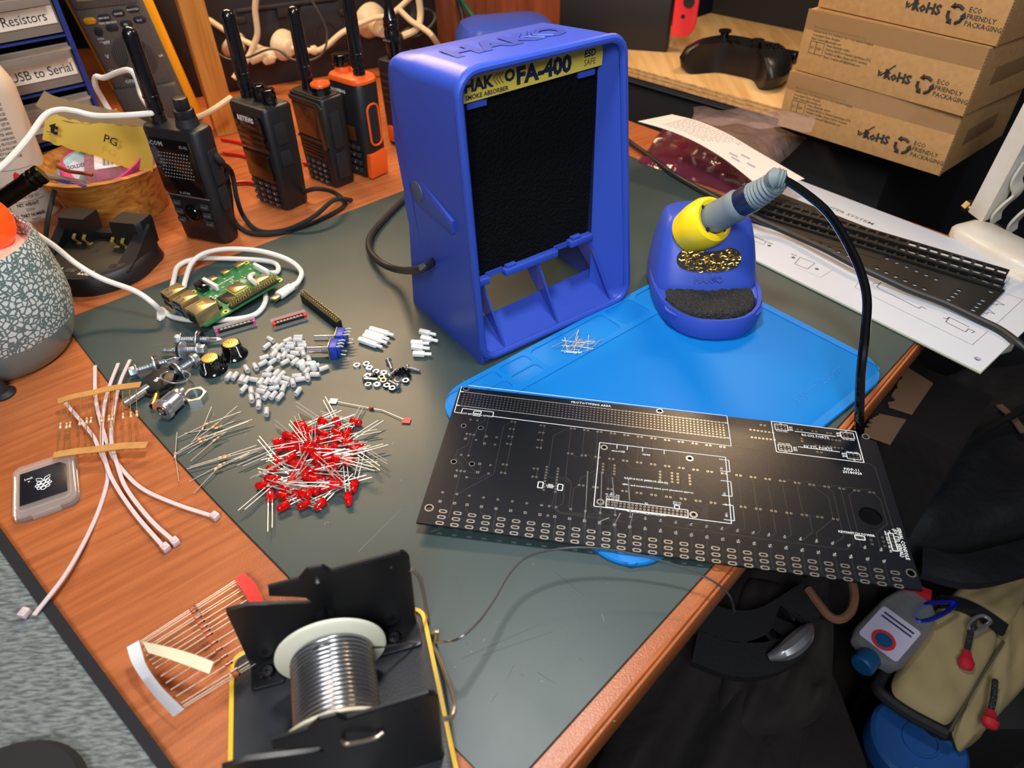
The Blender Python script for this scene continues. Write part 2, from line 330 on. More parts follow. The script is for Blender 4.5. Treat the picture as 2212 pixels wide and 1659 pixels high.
for q in ((1002, 444), (986, 519), (970, 598), (954, 677), (910, 894), (892, 981), (1309, 483), (1296, 557), (1282, 635), (1271, 716), (1236, 936), (1222, 1023)):
    p = r1(*q); pads.append((p, .85)); pads.append(((p[0]+2.54, p[1]), .85))
for q in ((569, 422), (641, 431), (530, 571), (566, 576), (603, 581), (626, 636), (843, 609), (825, 686), (470, 793), (546, 801), (778, 902), (758, 991), (426, 958), (465, 963), (504, 968), (527, 1030), (425, 1207), (274, 1188), (1320, 1325), (1397, 1334), (1384, 1434)): pads.append((r1(*q), .85))
for q in ((515, 624), (734, 598), (714, 675), (665, 888), (643, 977), (411, 1017), (247, 1283), (400, 1303)): sqs.append(r1(*q))
def col(a, b, n):
    for i in range(n): pads.append((lerp(a, b, i/(n-1)), .8))
col(r1(1373, 920), r1(1339, 1163), 9); col(r2(152, 665), r2(116, 962), 9); col(r2(729, 605), r2(722, 715), 4); col(r2(873, 625), r2(870, 735), 4)
col(r3(153, 704), r3(153, 815), 4); col(r3(305, 722), r3(307, 834), 4); col(r3(378, 732), r3(382, 845), 4); col(r3(530, 752), r3(537, 865), 4)
for a, b in ((r2(797, 1090), r3(478, 1222)), (r2(793, 1125), r3(477, 1262))): col(a, b, 20)
col(r2(797, 1045), r2(900, 1052), 3)
for a, b, n in ((r4(5, 120), r4(212, 148), 7), (r4(18, 190), r4(226, 213), 7), (r4(588, 192), r4(825, 221), 8), (r4(607, 264), r4(848, 292), 8), (r4(100, 76), r4(136, 82), 2), (r4(438, 118), r4(474, 123), 2), (r4(574, 133), r4(609, 139), 2), (r4(710, 150), r4(743, 155), 2), (r4(476, 201), r4(480, 225), 2), (r4(619, 323), r4(655, 328), 2), (r4(1103, 1096), r4(1124, 1173), 3), (r4(1217, 1110), r4(1240, 1189), 3), (r4(1298, 1090), r4(1330, 1215), 5), (r4(988, 1110), r4(1030, 1116), 2)): col(a, b, n)
conns = [r4(288, 98), r4(322, 288), r4(895, 173), r4(952, 364)]
for cx, cy in conns:
    for i in (-1, 0, 1):
        for j in (-.5, .5): pads.append(((cx+i*2.54, cy+j*2.54), .7))
ra0, ra1, rb0, rb1 = r1(555, 1224), r4(1205, 1225), r1(532, 1319), r4(1232, 1330)
nl = round((Vector(rb1)-Vector(rb0)).length/(Vector(s1)-Vector(s0)).length*ns)
rowA = [lerp(ra0, ra1, i/nl) for i in range(nl+1)]; rowB = [lerp(rb0, rb1, i/nl) for i in range(nl+1)]
pads += [(p, .85) for p in rowA]; sqs += rowB
mh = [(pl(1007, 840), 1.7), (pl(1425, 888), 1.7), (pl(1870, 943), 1.9), (pl(927, 1097), 2.1), (pl(1968, 1238), 2.1), (pl(1880, 1115), 7.2), (r2(740, 393), 1.4), (r3(532, 535), 1.4), (r2(693, 1092), 1.4), (r3(582, 1255), 1.4), (r1(495, 487), 1.5), (r1(677, 509), 1.5), (r1(392, 865), 1.6), (r1(583, 888), 1.6)]
body = MB()
outp = [(3, 0), (BW, 0), (BW, BH-8), (BW-11, BH-2), (BW-16, BH), (0, BH), (0, 0)]
outp = [(0, 0), (BW, 0), (BW, BH-9), (BW-9, BH-5), (BW-15, BH), (0, BH)]
body.sheet(outp, [circ(r, 14, *p) for p, r in mh]+[rrect(3.4, 1.1, .5, 2, *p) for p in slots], -1.6, 0)
ring = lambda p, ro, ri, n, z: body.add([(p[0]+r*math.cos(2*math.pi*i/n), p[1]+r*math.sin(2*math.pi*i/n), z) for r in (ro, ri) for i in range(n)], [(i, (i+1) % n, n+(i+1) % n, n+i) for i in range(n)])
body.mat(1)
for p, r in pads: ring(p, r, r*.5, 8 if r < .7 else 10, .05)
for p in sqs: body.add([(p[0]+a*k, p[1]+c*k, .05) for k in (.95, .42) for a, c in ((-1, -1), (1, -1), (1, 1), (-1, 1))], [(0, 1, 5, 4), (1, 2, 6, 5), (2, 3, 7, 6), (3, 0, 4, 7)])
for p in slots:
    A_ = rrect(5.4, 2.7, 1.34, 4, *p); B_ = rrect(3.4, 1.1, .5, 4, *p); n = len(A_)
    body.add([(x, y, .05) for x, y in A_]+[(x, y, .05) for x, y in B_], [(i, (i+1) % n, n+(i+1) % n, n+i) for i in range(n)])
for p, r in mh[:5]: ring(p, r+.8, r, 20, .05)
for p, r in mh[6:]: ring(p, r+(.5 if r > 1.45 else 1.2), r, 18, .04)
def seg(P, w, z=.06):
    for a, c in zip(P[:-1], P[1:]):
        d = Vector((c[0]-a[0], c[1]-a[1])); 
        if d.length < 1e-6: continue
        nn = Vector((-d.y, d.x)).normalized()*w/2; body.add([(a[0]-nn.x, a[1]-nn.y, z), (c[0]-nn.x, c[1]-nn.y, z), (c[0]+nn.x, c[1]+nn.y, z), (a[0]+nn.x, a[1]+nn.y, z)], [(0, 1, 2, 3)])
body.mat(2)      # traces
for P in ([r1(1002, 444), r1(918, 487), r1(812, 997), r1(425, 1207)], [r1(1040, 448), r1(932, 986)], [r1(603, 581), r1(590, 612), r1(546, 801)], [r1(566, 576), r1(538, 692), r1(430, 745), r1(410, 820), r1(482, 903), r1(342, 1440), r1(305, 1458)], [r1(641, 431), r1(641, 395)], [r1(725, 362), r1(718, 438), r1(655, 467), r1(608, 610)], [r1(770, 350), r1(706, 640), r1(714, 675)], [r1(470, 793), r1(625, 975)], [r1(665, 888), r1(676, 920), r1(662, 992), r1(535, 975)], [r1(758, 991), r1(655, 1047), r1(527, 1030)], [r1(530, 571), r1(515, 624)], [r1(426, 958), r1(411, 1017)],
          [r1(1347, 486), r1(1309, 721)], [r1(1275, 941), r1(1262, 1028)], [r1(840, 1360), r1(802, 1570), r1(820, 1590), r1(878, 1595)],
          [r2(317, 150), r2(281, 471), r2(250, 765), r2(315, 830)], [r2(290, 140), r2(92, 245), r2(20, 740)], [r2(487, 170), r2(462, 455), r2(485, 480), r2(515, 478), r2(727, 640)], [r2(655, 192), r2(632, 540), r2(727, 605)], [r2(827, 213), r2(805, 665), r2(615, 740), r2(605, 900)], [r2(1000, 236), r2(988, 560)], [r2(1172, 256), r2(1167, 585), r2(1260, 660), r2(1422, 670)], [r2(1346, 280), r2(1348, 608)], [r2(328, 478), r2(360, 506), r2(478, 518)], [r2(725, 640), r2(432, 790), r2(422, 876)], [r2(422, 876), r2(350, 920), r2(322, 1185)], [r2(722, 715), r2(797, 780), r2(790, 923)], [r2(605, 900), r2(540, 945)], [r2(988, 560), r2(935, 567), r2(835, 625), r2(825, 835), r2(925, 930), r2(977, 948)], [r2(988, 560), r2(1090, 660), r2(1422, 690)], [r2(870, 660), r2(1080, 860), r2(1085, 925)], [r2(870, 698), r2(1050, 870), r2(1048, 1050), r2(900, 1120)], [r2(870, 735), r2(1045, 940)], [r2(875, 625), r2(1130, 855), r2(1135, 1010), r2(1270, 1100)],
          [r2(10, 770), r2(230, 802), r2(288, 855)], [r2(140, 770), r2(240, 778), r2(320, 850), r2(290, 1180), r2(345, 1235), r2(895, 1265)], [r2(238, 853), r2(212, 1115), r2(132, 1158)], [r2(116, 962), r2(70, 1145), r2(165, 1235), r2(960, 1345), r2(1065, 1358), r2(1230, 1250)], [r2(150, 890), r2(110, 1145), r2(170, 1222), r2(950, 1330)], [r2(575, 1098), r2(568, 1135), r2(690, 1255)], [r2(620, 1155), r2(704, 1238)], [r2(780, 1150), r2(880, 1262)], [r2(118, 1290), r2(90, 1545), r2(115, 1565), r2(160, 1568)], [r2(310, 1315), r2(285, 1570), r2(305, 1588), r2(350, 1592)], [r2(503, 1345), r2(485, 1600), r2(505, 1615), r2(560, 1620)], [r2(697, 1370), r2(685, 1625), r2(710, 1645), r2(760, 1648)], [r2(890, 1395), r2(885, 1659)], [r2(1087, 1420), r2(1085, 1659)],
          [r3(42, 278), r3(45, 608), r3(105, 660), r3(150, 668), r3(190, 690), r3(190, 755), r3(155, 778)], [r3(218, 300), r3(235, 632), r3(232, 770), r3(50, 850), r3(48, 1000)], [r3(393, 322), r3(409, 655), r3(530, 752)], [r3(458, 662), r3(490, 690), r3(592, 695)], [r3(746, 365), r3(777, 690)], [r3(926, 385), r3(955, 715)], [r3(820, 710), r3(590, 825), r3(537, 830)], [r3(590, 825), r3(810, 1000), r3(822, 1100)], [r3(645, 665), r3(690, 700), r3(440, 815), r3(435, 990), r3(400, 1020), r3(405, 1060), r3(580, 1165), r3(640, 1195), r3(680, 1240), r3(680, 1290)], [r3(378, 770), r3(325, 870), r3(335, 1090)], [r3(305, 760), r3(180, 870), r3(175, 1010), r3(0, 1110)], [r3(305, 834), r3(200, 900), r3(190, 1040), r3(40, 1130)], [r3(460, 815), r3(455, 1030), r3(700, 1175), r3(710, 1290)], [r3(485, 840), r3(490, 1000), r3(720, 1160), r3(725, 1290)], [r3(510, 930), r3(620, 1077)], [r3(672, 1085), r3(740, 1145), r3(742, 1430)], [r3(815, 1103), r3(750, 1140)], [r3(866, 1108), r3(890, 1090), r3(1007, 1095)], [r3(763, 1160), r3(765, 1420)],
          [r3(0, 1075), r3(60, 1120)], [r3(180, 1350), r3(245, 1400), r3(700, 1465), r3(740, 1435), r3(780, 1470), r3(1422, 1555)], [r3(480, 1440), r3(520, 1370), r3(620, 1375), r3(720, 1320)], [r3(830, 1360), r3(950, 1460)], [r3(1050, 1395), r3(960, 1455)], [r3(1085, 60), r3(1055, 110), r3(1060, 185), r3(1105, 208)], [r3(1125, 68), r3(1175, 122), r3(1422, 150)], [r3(1068, 320), r3(1155, 395), r3(1422, 430)], [r3(1148, 760), r3(1200, 1150)], [r3(1335, 785), r3(1385, 1170)], [r3(1020, 745), r3(1070, 790), r3(1095, 1180)], [r3(1210, 1165), r3(1240, 1430), r3(1175, 1460)],
          [r4(25, 556), r4(68, 850), r4(96, 1050), r4(50, 1080)], [r4(158, 575), r4(208, 867), r4(240, 1070), r4(198, 1098)], [r4(293, 592), r4(347, 885), r4(382, 1085), r4(340, 1112)], [r4(330, 595), r4(350, 580), r4(410, 588), r4(428, 605)], [r4(428, 609), r4(478, 860), r4(545, 912), r4(627, 918)], [r4(545, 912), r4(576, 1060), r4(486, 1132)], [r4(465, 612), r4(485, 598), r4(560, 605), r4(575, 622)], [r4(563, 627), r4(720, 742), r4(766, 940)], [r4(766, 940), r4(608, 1068), r4(625, 1155)], [r4(697, 643), r4(762, 690), r4(860, 1105), r4(772, 1165)], [r4(831, 660), r4(956, 1165), r4(918, 1190)], [r4(966, 678), r4(908, 720), r4(1020, 1190), r4(1058, 1210)], [r4(1135, 700), r4(1200, 765), r4(1262, 985), r4(1160, 1072), r4(1205, 1225)], [r4(1050, 428), r4(1105, 432), r4(1150, 470), r4(1320, 1040)], [r4(0, 300), r4(240, 328)], [r4(0, 1108), r4(890, 1222), r4(918, 1195)], [r4(430, 140), r4(436, 190), r4(478, 225)], [r4(620, 640), r4(625, 632), r4(690, 640)], [r4(730, 648), r4(745, 632), r4(835, 640), r4(850, 658)], [r4(868, 662), r4(880, 648), r4(965, 655), r4(985, 675)], [r4(1000, 680), r4(1015, 665), r4(1105, 672), r4(1120, 690)]): seg(P, .42, .035)
for i, p in enumerate(rowB):     # from each square pad to the slot below
    if i < 2: q = (slots[(i+2)*3][0]-1.2, slots[(i+2)*3][1]+.8); seg([p, (p[0]-.2, p[1]-4), q], .32, .035)
    elif i >= 9: q = slots[min(i+2, ns)*3+2]; seg([p, (p[0]-.3, q[1]+2), (p[0]+.8, q[1]+.3), (q[0]-2.6, q[1])], .32, .035)
body.mat(3)      # printed legend
W1 = .55
seg([r1(473, 72), r1(398, 343), r1(468, 354), r1(487, 303), r1(811, 342), r1(803, 388), r3(1063, 378), r3(1008, -10), pl(1012, 832.5)], W1)
seg([g[0], g[1]], .25, .03); seg([g[2], g[3]], .25, .03)
ox, oy = 107.6, 30.3
seg([(ox, oy), (ox+85, oy), (ox+85, oy+56), (ox, oy+56), (ox, oy)], W1)
for x in (12, 19, 29.4, 44): seg([(ox+x, oy+56), (ox+x, oy+52)], .5)
for y0, y1 in ((2.5, 14.5), (22, 34.5), (43, 53.5)): seg([(ox+80.5, oy+y0), (ox+87, oy+y0), (ox+87, oy+y1), (ox+80.5, oy+y1)], .5)
ga, gb = r2(770, 1060), r3(512, 1290); gh = .6
seg([(ga[0], ga[1]), (gb[0], ga[1]-.3), (gb[0], ga[1]-6), (ga[0], ga[1]-6), (ga[0], ga[1])], .55)
ia, ib = r2(770, 1015), r2(928, 1070); seg([(ia[0], ia[1]), (ib[0], ia[1]), (ib[0], ib[1]), (ia[0], ib[1]), (ia[0], ia[1])], .3)
seg([r4(195, 43), r4(970, 137), r4(1048, 423), r4(243, 323), r4(195, 43)], .6)
seg([r4(410, 134), r4(788, 183)], .6); seg([r4(440, 276), r4(825, 325)], .6)
for cx, cy in conns: seg([(cx-4.4, cy-2.8), (cx+4.4, cy-2.8), (cx+4.4, cy+2.8), (cx-4.4, cy+2.8), (cx-4.4, cy-2.8)], .55)
def bx(c, w, h, t=.6): seg([(c[0]-w/2, c[1]-h/2), (c[0]+w/2, c[1]-h/2), (c[0]+w/2, c[1]+h/2), (c[0]-w/2, c[1]+h/2), (c[0]-w/2, c[1]-h/2)], t)
bx(r4(1010, 1112), 5.6, 2.9); bx(r4(1313, 1152), 3, 13); bx(r1(640, 347), 5.4, 2.4); bx(r1(1305, 1110), 3.2, 5); bx(r2(178, 905), 3.2, 5); bx(r3(368, 1160), 3, 3)
seg([r1(592, 378), r1(670, 388)], .35)
def st(s, p, size, a=0, al='C', bold=.02, sx=1.): body.text(s, size, T(p[0], p[1], 0) @ RZ(a), al, bold, sx, .07, 1)
st('PROTOTYPING AREA', pl(1277, 873), 2.9, 0, 'C', .02, 1.05); st('SOFT KEYSWITCH OPTION', r1(633, 372), 1.9); st('microUSB', r2(923, 443), 2.2); st('HDMI', r2(1280, 488), 2.1)
st('RASPI B PLUS (MIRROR IMAGE)', pl(1396, 1038), 2.1); st('GPIO and mount holes exact, port placement approx.', pl(1421, 1055), 2.1); st('FREE', r2(55, 873), 1.6); st('DRIVER', r2(52, 888), 1.6); st('LINES', r2(50, 905), 1.6)
st('I2C', r2(850, 982), 1.7); st('5V  SDA  SCL', r2(850, 1002), 1.6); st('P2', r2(1282, 1113), 2); st('RASPI_MODEL_B_PLUS_GPIO', pl(1397, 1109), 1.9); st('GPIO I/O', r3(370, 1098), 1.4); st('FREE I/O', r3(370, 1122), 1.4)
st('RJ', r3(940, 665), 2, -90); st('USB', r3(977, 995), 1.9, -90); st('USB', r3(1003, 1260), 1.9, -90)
st('RS-232 PORTS', r4(600, 180), 3); st('5V TTL PORTS', r4(625, 285), 3); st('#1', r4(372, 99), 2.5); st('#2', r4(378, 121), 2.5); st('#1', r4(412, 285), 2.5); st('#2', r4(418, 306), 2.5); st('#3', r4(808, 153), 2.5); st('#4', r4(815, 175), 2.5); st('#3', r4(860, 340), 2.5); st('#4', r4(867, 362), 2.5)
for p in ((292, 135), (315, 248), (905, 212), (940, 328)): st('TX RX GND', r4(*p), 1.5)
for s_, p in (('P4', (283, 66)), ('P5', (330, 322)), ('P7', (884, 136)), ('P6', (960, 400))): st(s_, r4(*p), 1.5)
st('PiDP-11', r4(932, 487), 3.1); st('20180320', r4(940, 515), 3.1); st('KEYSWITCH POWER', r4(980, 1075), 2.3); st('SERIAL CONSOLE', r4(1408, 1166), 3.0, -90, 'C', .02, 1.0); st('(5V TTL SERIAL)', r4(1365, 1160), 3.0, -90); st('P1', r4(1280, 1058), 1.8, -90)
st('GND GND 5V  RX  TX', r4(1268, 1148), 1.6, -90)
for c_ in (r1(480, 127), r1(438, 271), r3(1000, 82), r3(1020, 272)): seg([(c_[0]-1.3, c_[1]), (c_[0]+1.3, c_[1])], .8)
pcb = thing('circuit_board', 'large black circuit board with white legend, lying over the blue mat and the desk edge', 'circuit board', PM)
build('board', body, ['solder_mask', 'pad', 'trace', 'silk'], pcb)
# wire leads standing up through the board and the trimmed solder joints
def lead(p, tip, r=.28):
    a = Vector((p[0], p[1], -1.5)); bw = PM @ Vector((p[0], p[1], 0)); t = PI_ @ atp(tip[0], tip[1], bw, Vector((0, 1, 0)))
    b = MB(); b.tube([a, Vector((p[0], p[1], 1.2)), t], r, 6); b.lathe([(.9, .02), (.7, .5), (.3, 1.1)], 8, T(p[0], p[1], 0)); build('wire_lead', b, 'tin', pcb)
tall = [(1269.4, 1019), (1300, 1022), (1323, 1032.5), (1357.4, 1035.9)]; short = [(1264, 1106), (1316, 1118), (1339.5, 1109.5), (1366.8, 1110)]
ji = min(range(len(rowA)), key=lambda i: (Vector(rowA[i])-Vector(r2(512, 1213))).length)
for k in range(4): lead(rowA[ji+k], tall[k]); lead(rowB[ji+k], short[k])
jb = MB(); jb.lathe([(.95, .02), (.75, .5), (.42, 1.0), (.3, 1.7), (.1, 1.8)], 8)
jo = None
for i in range(ji+4, nl+1):
    for p in (rowA[i], rowB[i]):
        if jo is None: jo = build('solder_joint', jb, 'tin', pcb); o = jo
        else: o = jo.copy(); C.objects.link(o); o.parent = pcb
        o.matrix_local = T(p[0]*S, p[1]*S, 0) @ RZ(random.uniform(0, 90)) @ RX(random.uniform(-12, 12))
# the components on the hidden side carry the board
for i in range(0, 4):
    p = [(12, 14), (14, 110), (150, 14), (150, 116)][i]; h = [9, 9.5, 7.4, 4.6][i]
    pz = (PM @ Vector((p[0], p[1], -1.6))).z - (1.55 if i in (0, 2) else (4.6))
    build('spacer', MB().lathe([(2.6, -1.6-max(pz, .8)), (2.6, -1.6)], 12, T(p[0], p[1], 0)), 'black_plastic', pcb)
# ================================================================ smoke absorber
mat('blue_body', '#314cb0', .4, bump=(1500, .08), spec=.4); mat('blue_deep', '#263f98', .45); mat('label_yellow', '#e9cc4c', .35); mat('label_navy', '#15233d', .5)
mat('foam', '#0c0d0f', .95, bump=(420, 1.0, .004), spec=.1); mat('grey_dot', '#4a5468', .5)
def aty(x, y, Y): return atp(x, y, (0, Y, 0), Vector((0, 1, 0)))
FM = frame(-24.3, 435.8, 34.6, 1.5)
fa = thing('smoke_absorber', 'blue desktop smoke absorber with a black foam filter and a yellow label across its front', 'smoke absorber', FM)
xl = lambda z, y=0: -7.4*z/226-.075*y*z/226; xr = lambda z, y=0: 156.2-27.2*z/226-.16*y*z/226
def arch(y, zt, t=0, zb=0, r=13):      # inverted U as a list of points from left foot over the top to right foot, inset by t
    r = max(r-t, 2); zt -= t; P = []
    for z in (zb, zb+(zt-r-zb)*.5): P.append((xl(z, y)+t, y, z))
    a0 = xl(zt, y)+t; b0 = xr(zt, y)-t
    for i in range(7): a = rad(180-15*i); P.append((a0+r+r*math.cos(a), y, zt-r+r*math.sin(a)))
    for i in range(7): a = rad(90-15*i); P.append((b0-r+r*math.cos(a), y, zt-r+r*math.sin(a)))
    for z in (zb+(zt-r-zb)*.5, zb): P.append((xr(z, y)-t, y, z))
    return P
b = MB(); R = []
for y, zt in ((0, 226), (20, 225.2), (50, 223.5), (70, 221), (76, 218), (78.5, 212), (82, 190), (86, 167), (84.5, 141), (75, 138), (75.5, 128), (87, 122), (88, 112)):
    rr = 13 if y < 70 else 8
    o_ = arch(y, zt, 0, 0, rr); i_ = arch(y, zt, 3.2, 0, rr); R.append(o_+i_[::-1])
R2 = [arch(y, zt, 0, 0, 13) for y, zt in ((0, 226), (20, 225.2), (50, 223.5), (70, 221), (76, 218), (78.5, 212), (82, 190), (86, 167), (84.5, 141), (75, 138), (75.5, 128), (87, 122), (88, 100))]
b.rings(R)
for sx in (0, 1):      # side feet behind
    for ya, za, yb, zb in ((88, 112, 111, 0),):
        X0, X1 = (xl(0)+0, xl(0)+3.2) if not sx else (xr(0)-3.2, xr(0))
        dx = (xl(112)-xl(0)) if not sx else (xr(112)-xr(0))
        V = [(X0, 86, 0), (X1, 86, 0), (X1, yb, zb), (X0, yb, zb), (X0+dx, 86, 112), (X1+dx, 86, 112), (X1+dx, 89, 112), (X0+dx, 89, 112)]
        b.add(V, [(0, 1, 2, 3), (4, 5, 6, 7), (0, 1, 5, 4), (1, 2, 6, 5), (2, 3, 7, 6), (3, 0, 4, 7)])
build('housing', b, 'blue_body', fa)
# rounded rim round the front opening and the funnel behind it
def loopf(ins, y, z0, r, zt=226, xa=0, xb=0):
    P = []; zt = zt-ins
    c = [(xl(zt)+ins+xa, zt, 180, 1, -1), (xr(zt)-ins-xb, zt, 90, -1, -1), (xr(z0)-ins-xb, z0, 0, -1, 1), (xl(z0)+ins+xa, z0, 270, 1, 1)]
    for cx, cz, a0, sx, sz in c:
        for i in range(6): a = rad(a0-18*i); P.append((cx+sx*r+r*math.cos(a), y, cz+sz*r+r*math.sin(a)))
    return P
b = MB(); b.tube(loopf(1.6, -.5, 3.6, 14), 3.1, 10, closed=True, up=(0, 1, 0)); build('rim', b, 'blue_body', fa)
b = MB(); R = [loopf(3.4, 0, 5, 12)]; 
inn = lambda y, xa, xb, z0, zt: [(xl(z)+ (xa if s else 0), y, z) for z, s in ()]
def inner(y, k): # k 0..1 towards the foam frame
    P = loopf(3.4, y, 5, 12-6*k, 226-6*k); out = []
    for x, yy, z in P:
        m = (x-60)/70; out.append((x-(13.5*k if x < 60 else 0)*1.0-0 if False else (x+13*k*.8 if x < 60 else x-(6+22*(1-z/226))*k), yy, z))
    return out
R.append(inner(8, .5)); R.append(inner(16, 1)); b.rings(R, (False, False)); build('funnel', b, 'blue_body', fa)
# filter, frame bars, louvre shelf
b = MB(); b.M = RX(90)
random.seed(2)
b.sheet([(5.5+random.uniform(-.4, .4) if i in (0,) else x, z) for i, (x, z) in enumerate([(9.5, 67.5)]+[(9.5+109*t/40, 67.5+3*t/40+random.uniform(-.7, .7)) for t in range(1, 40)]+[(119, 70.5), (120.3, 204), (5.2, 202)])], [], -24, -16)
build('foam_filter', b, 'foam', fa)
b = MB(); b.M = RX(90); b.slab([(3, 201), (119.7, 203.4), (119.9, 218.4), (3, 217.2)], -13.4, -12, .2); b.mat(1)
lm = T(0, 0, -12) @ RZ(1.0)
def ft(s, x, z, size, sx=1., bold=.03, al='L'): b.text(s, size, T(x, z, -12), al, bold, sx, .12)
ft('HAK', 6.5, 211.3, 10.3, 1.02, .045); ft('O', 37, 211.9, 10, 1.0, .045)
for dx in (0, 2.4, 4.8): b.tube([(31.6+dx, 215.3, -11.9), (28.4+dx, 211.6, -11.9), (31.2+dx, 208.0, -11.9)], .25, 4)
ft('SMOKE ABSORBER', 6.8, 204.3, 4.0, 1.0, .03); ft('FA-400', 46.5, 210.3, 14.6, 1.06, .05); ft('ESD', 103.4, 213.6, 6.4, .95, .03); ft('SAFE', 103.3, 207.8, 5.6, .9, .0)
build('brand_label', b, ['label_yellow', 'label_navy'], fa)
for x0, x1, z in ((5, 18, 64.6), (33, 84, 64.8), (97, 120, 67.6)):
    b = MB(); b.box((x0+x1)/2, 13, z, x1-x0, 6.5, 5.2, .4, .3); build('filter_catch', b, 'blue_body', fa)
b = MB()
b.box(40, 14, 69.5, 9, 4, 2.8, 0, .4); b.box(104, 13.2, 72.5, 9, 4, 3, 0, .4)
for x0, x1 in ((18, 33), (84, 97)): b.box((x0+x1)/2, 16, 66.8, x1-x0+.4, 2, 4.5)
for x0, z in ((8, 199.5), (99, 201)): b.slab([(x0, 12.4), (x0+15, 12.4), (x0+14, 15.5), (x0+1, 15.5)], z-2.8, z+.8)
build('filter_bar', b, 'blue_body', fa)
b = MB(); b.rings([[(3, 1, 5.2), (3, 3.4, 3), (3, 25, 24), (3, 22.6, 26.4)], [(152, 1, 5.2), (152, 3.4, 3), (137, 25, 28), (137, 22.6, 30.4)]]); b.rings([[(4, 0, 1), (4, 4, 1), (4, 4, 5), (4, 0, 6)], [(152, 0, 1), (152, 4, 1), (152, 4, 5), (152, 0, 6)]]); build('lower_shelf', b, 'blue_body', fa)
for x0, x1 in ((13, 24), (66, 79), (119, 138)):
    b = MB(); V = []
    for dx in (-.9, .9): V += [(x0+dx, 13, 66), (x1+dx, 1.6, 7), (x1-2+dx, 26, 26), (x0-1+dx, 38, 66)]
    b.add(V, [(0, 1, 2, 3), (7, 6, 5, 4), (0, 4, 5, 1), (1, 5, 6, 2), (2, 6, 7, 3), (3, 7, 4, 0)]); build('rib', b, 'blue_body', fa)
# swivel lug with its grey cap on the left side
LM = Matrix(((0, 0, -1, -4.1), (-1, 0, 0, 63.5), (0, 1, 0, 126.7), (0, 0, 0, 1)))
b = MB(); b.M = LM; P = circ(13, 20, a0=math.pi/2)
cap_ = [(13*math.cos(rad(a)), 13*math.sin(rad(a))) for a in range(80, 281, 12)]+[(46, -15), (47, -5)]
b.slab(cap_, -1, 3.4, 1.2); build('swivel_lug', b, 'blue_body', fa)
b = MB(); b.M = LM; b.slab(circ(7.6, 28, 0, 0), 2, 4.2, .5); build('cap', b, 'grey_dot', fa)
# moulded name on the top
b = MB(); b.M = T(58, 34, 222.8) @ RX(.8); b.tube([(0, 0, 0)]*0 or [(-62, -12, .9), (60, -12, .9)], .01, 3)
b = MB(); b.M = T(56, 36, 224.3) @ RX(-1.9)
b.text('HAK', 31, T(-46, 0, 0), 'L', .045, 1.05, .6); b.text('O', 31, T(47, 0, 0), 'R', .045, 1.0, .6)
for dx in (0, 7): b.tube([(24+dx, 10, .4), (15+dx, 0, .4), (24+dx, -10, .4)], .8, 4)
build('moulded_name', b, 'blue_deep', fa)
# mains cable, leaves the left side and loops behind
P = [FM @ Vector(p) for p in ((1, 57, 69), (-4, 57.1, 69))]+[aty(905, 582, 470), at(862, 583, 22), at(822, 567, 14), at(798, 538, 10), at(803, 505, 7), at(835, 468, 5), at(872, 432, 4.9), at(915, 395, 4.9), at(960, 365, 4.9)]
b = MB(); b.tube([FM.inverted() @ p for p in smooth_path(P, 6)], 3.3, 10); build('mains_cable', b, 'black_rubber', fa)
b = MB(); b.lathe([(6.2, 0), (6.2, .6), (4.2, .6), (4.2, 0)], 24, T(-2.7, 57.1, 69) @ RY(-88), cap=(False, False)); build('grommet', b, 'blue_deep', fa)
# ---------------------------------------------------------------- second blue machine behind it
c2 = at(1092, 42, 95); M2 = frame(c2.x, c2.y+6, 12)
b = MB(); R = []
for z, k in ((0, .96), (4, 1), (50, .98), (78, .93), (90, .84), (95, .66), (96.5, .4)): R.append([(x*k, y*k, z) for x, y in rrect(150, 96, 26, 6)])
b.rings(R); m2 = thing('soldering_station', 'rounded blue-violet machine with moulded vents, half hidden behind the smoke absorber', 'soldering station', M2)
build('body', b, 'blue_body', m2); b = MB()
for i in range(6): b.tube(smooth_path([(-52+i*3.4, -30, 83), (-50+i*3.4, -22, 91), (-46+i*3.4, -8, 93.5)], 4), .8, 6)
build('vent', b, 'blue_deep', m2)
# ================================================================ iron holder
SMx = frame(169, 455, -1, 4.6)
st_ = thing('iron_stand', 'blue soldering iron stand with brass wool and a black sponge tray, on the blue mat', 'iron stand', SMx)
def foot(hw, y0, y1, n=28, p=2.4):   # super-elliptic outline
    P = []; cy = (y0+y1)/2; ry = (y1-y0)/2
    for i in range(n):
        a = 2*math.pi*i/n; c, s_ = math.cos(a), math.sin(a); P.append((hw*abs(c)**(2/p)*(1 if c > 0 else -1), cy+ry*abs(s_)**(2/p)*(1 if s_ > 0 else -1)))
    return P
def lvl(z, hw, yf, yb, flat=0, n=28): return [(x, max(y, yf+flat) if flat else y, z) for x, y in foot(hw, yf, yb, n)]
b = MB()
R = [lvl(0, 41, 4, 128), lvl(1.5, 44, 1, 131), lvl(9, 46, 0, 132), lvl(16, 46.5, 2, 131), lvl(18.5, 45.8, 3.2, 130)]
R += [lvl(18, 43, 6, 128), lvl(16, 41, 8, 52), lvl(6, 40, 9.5, 50)]
b.rings(R, (True, True)); 
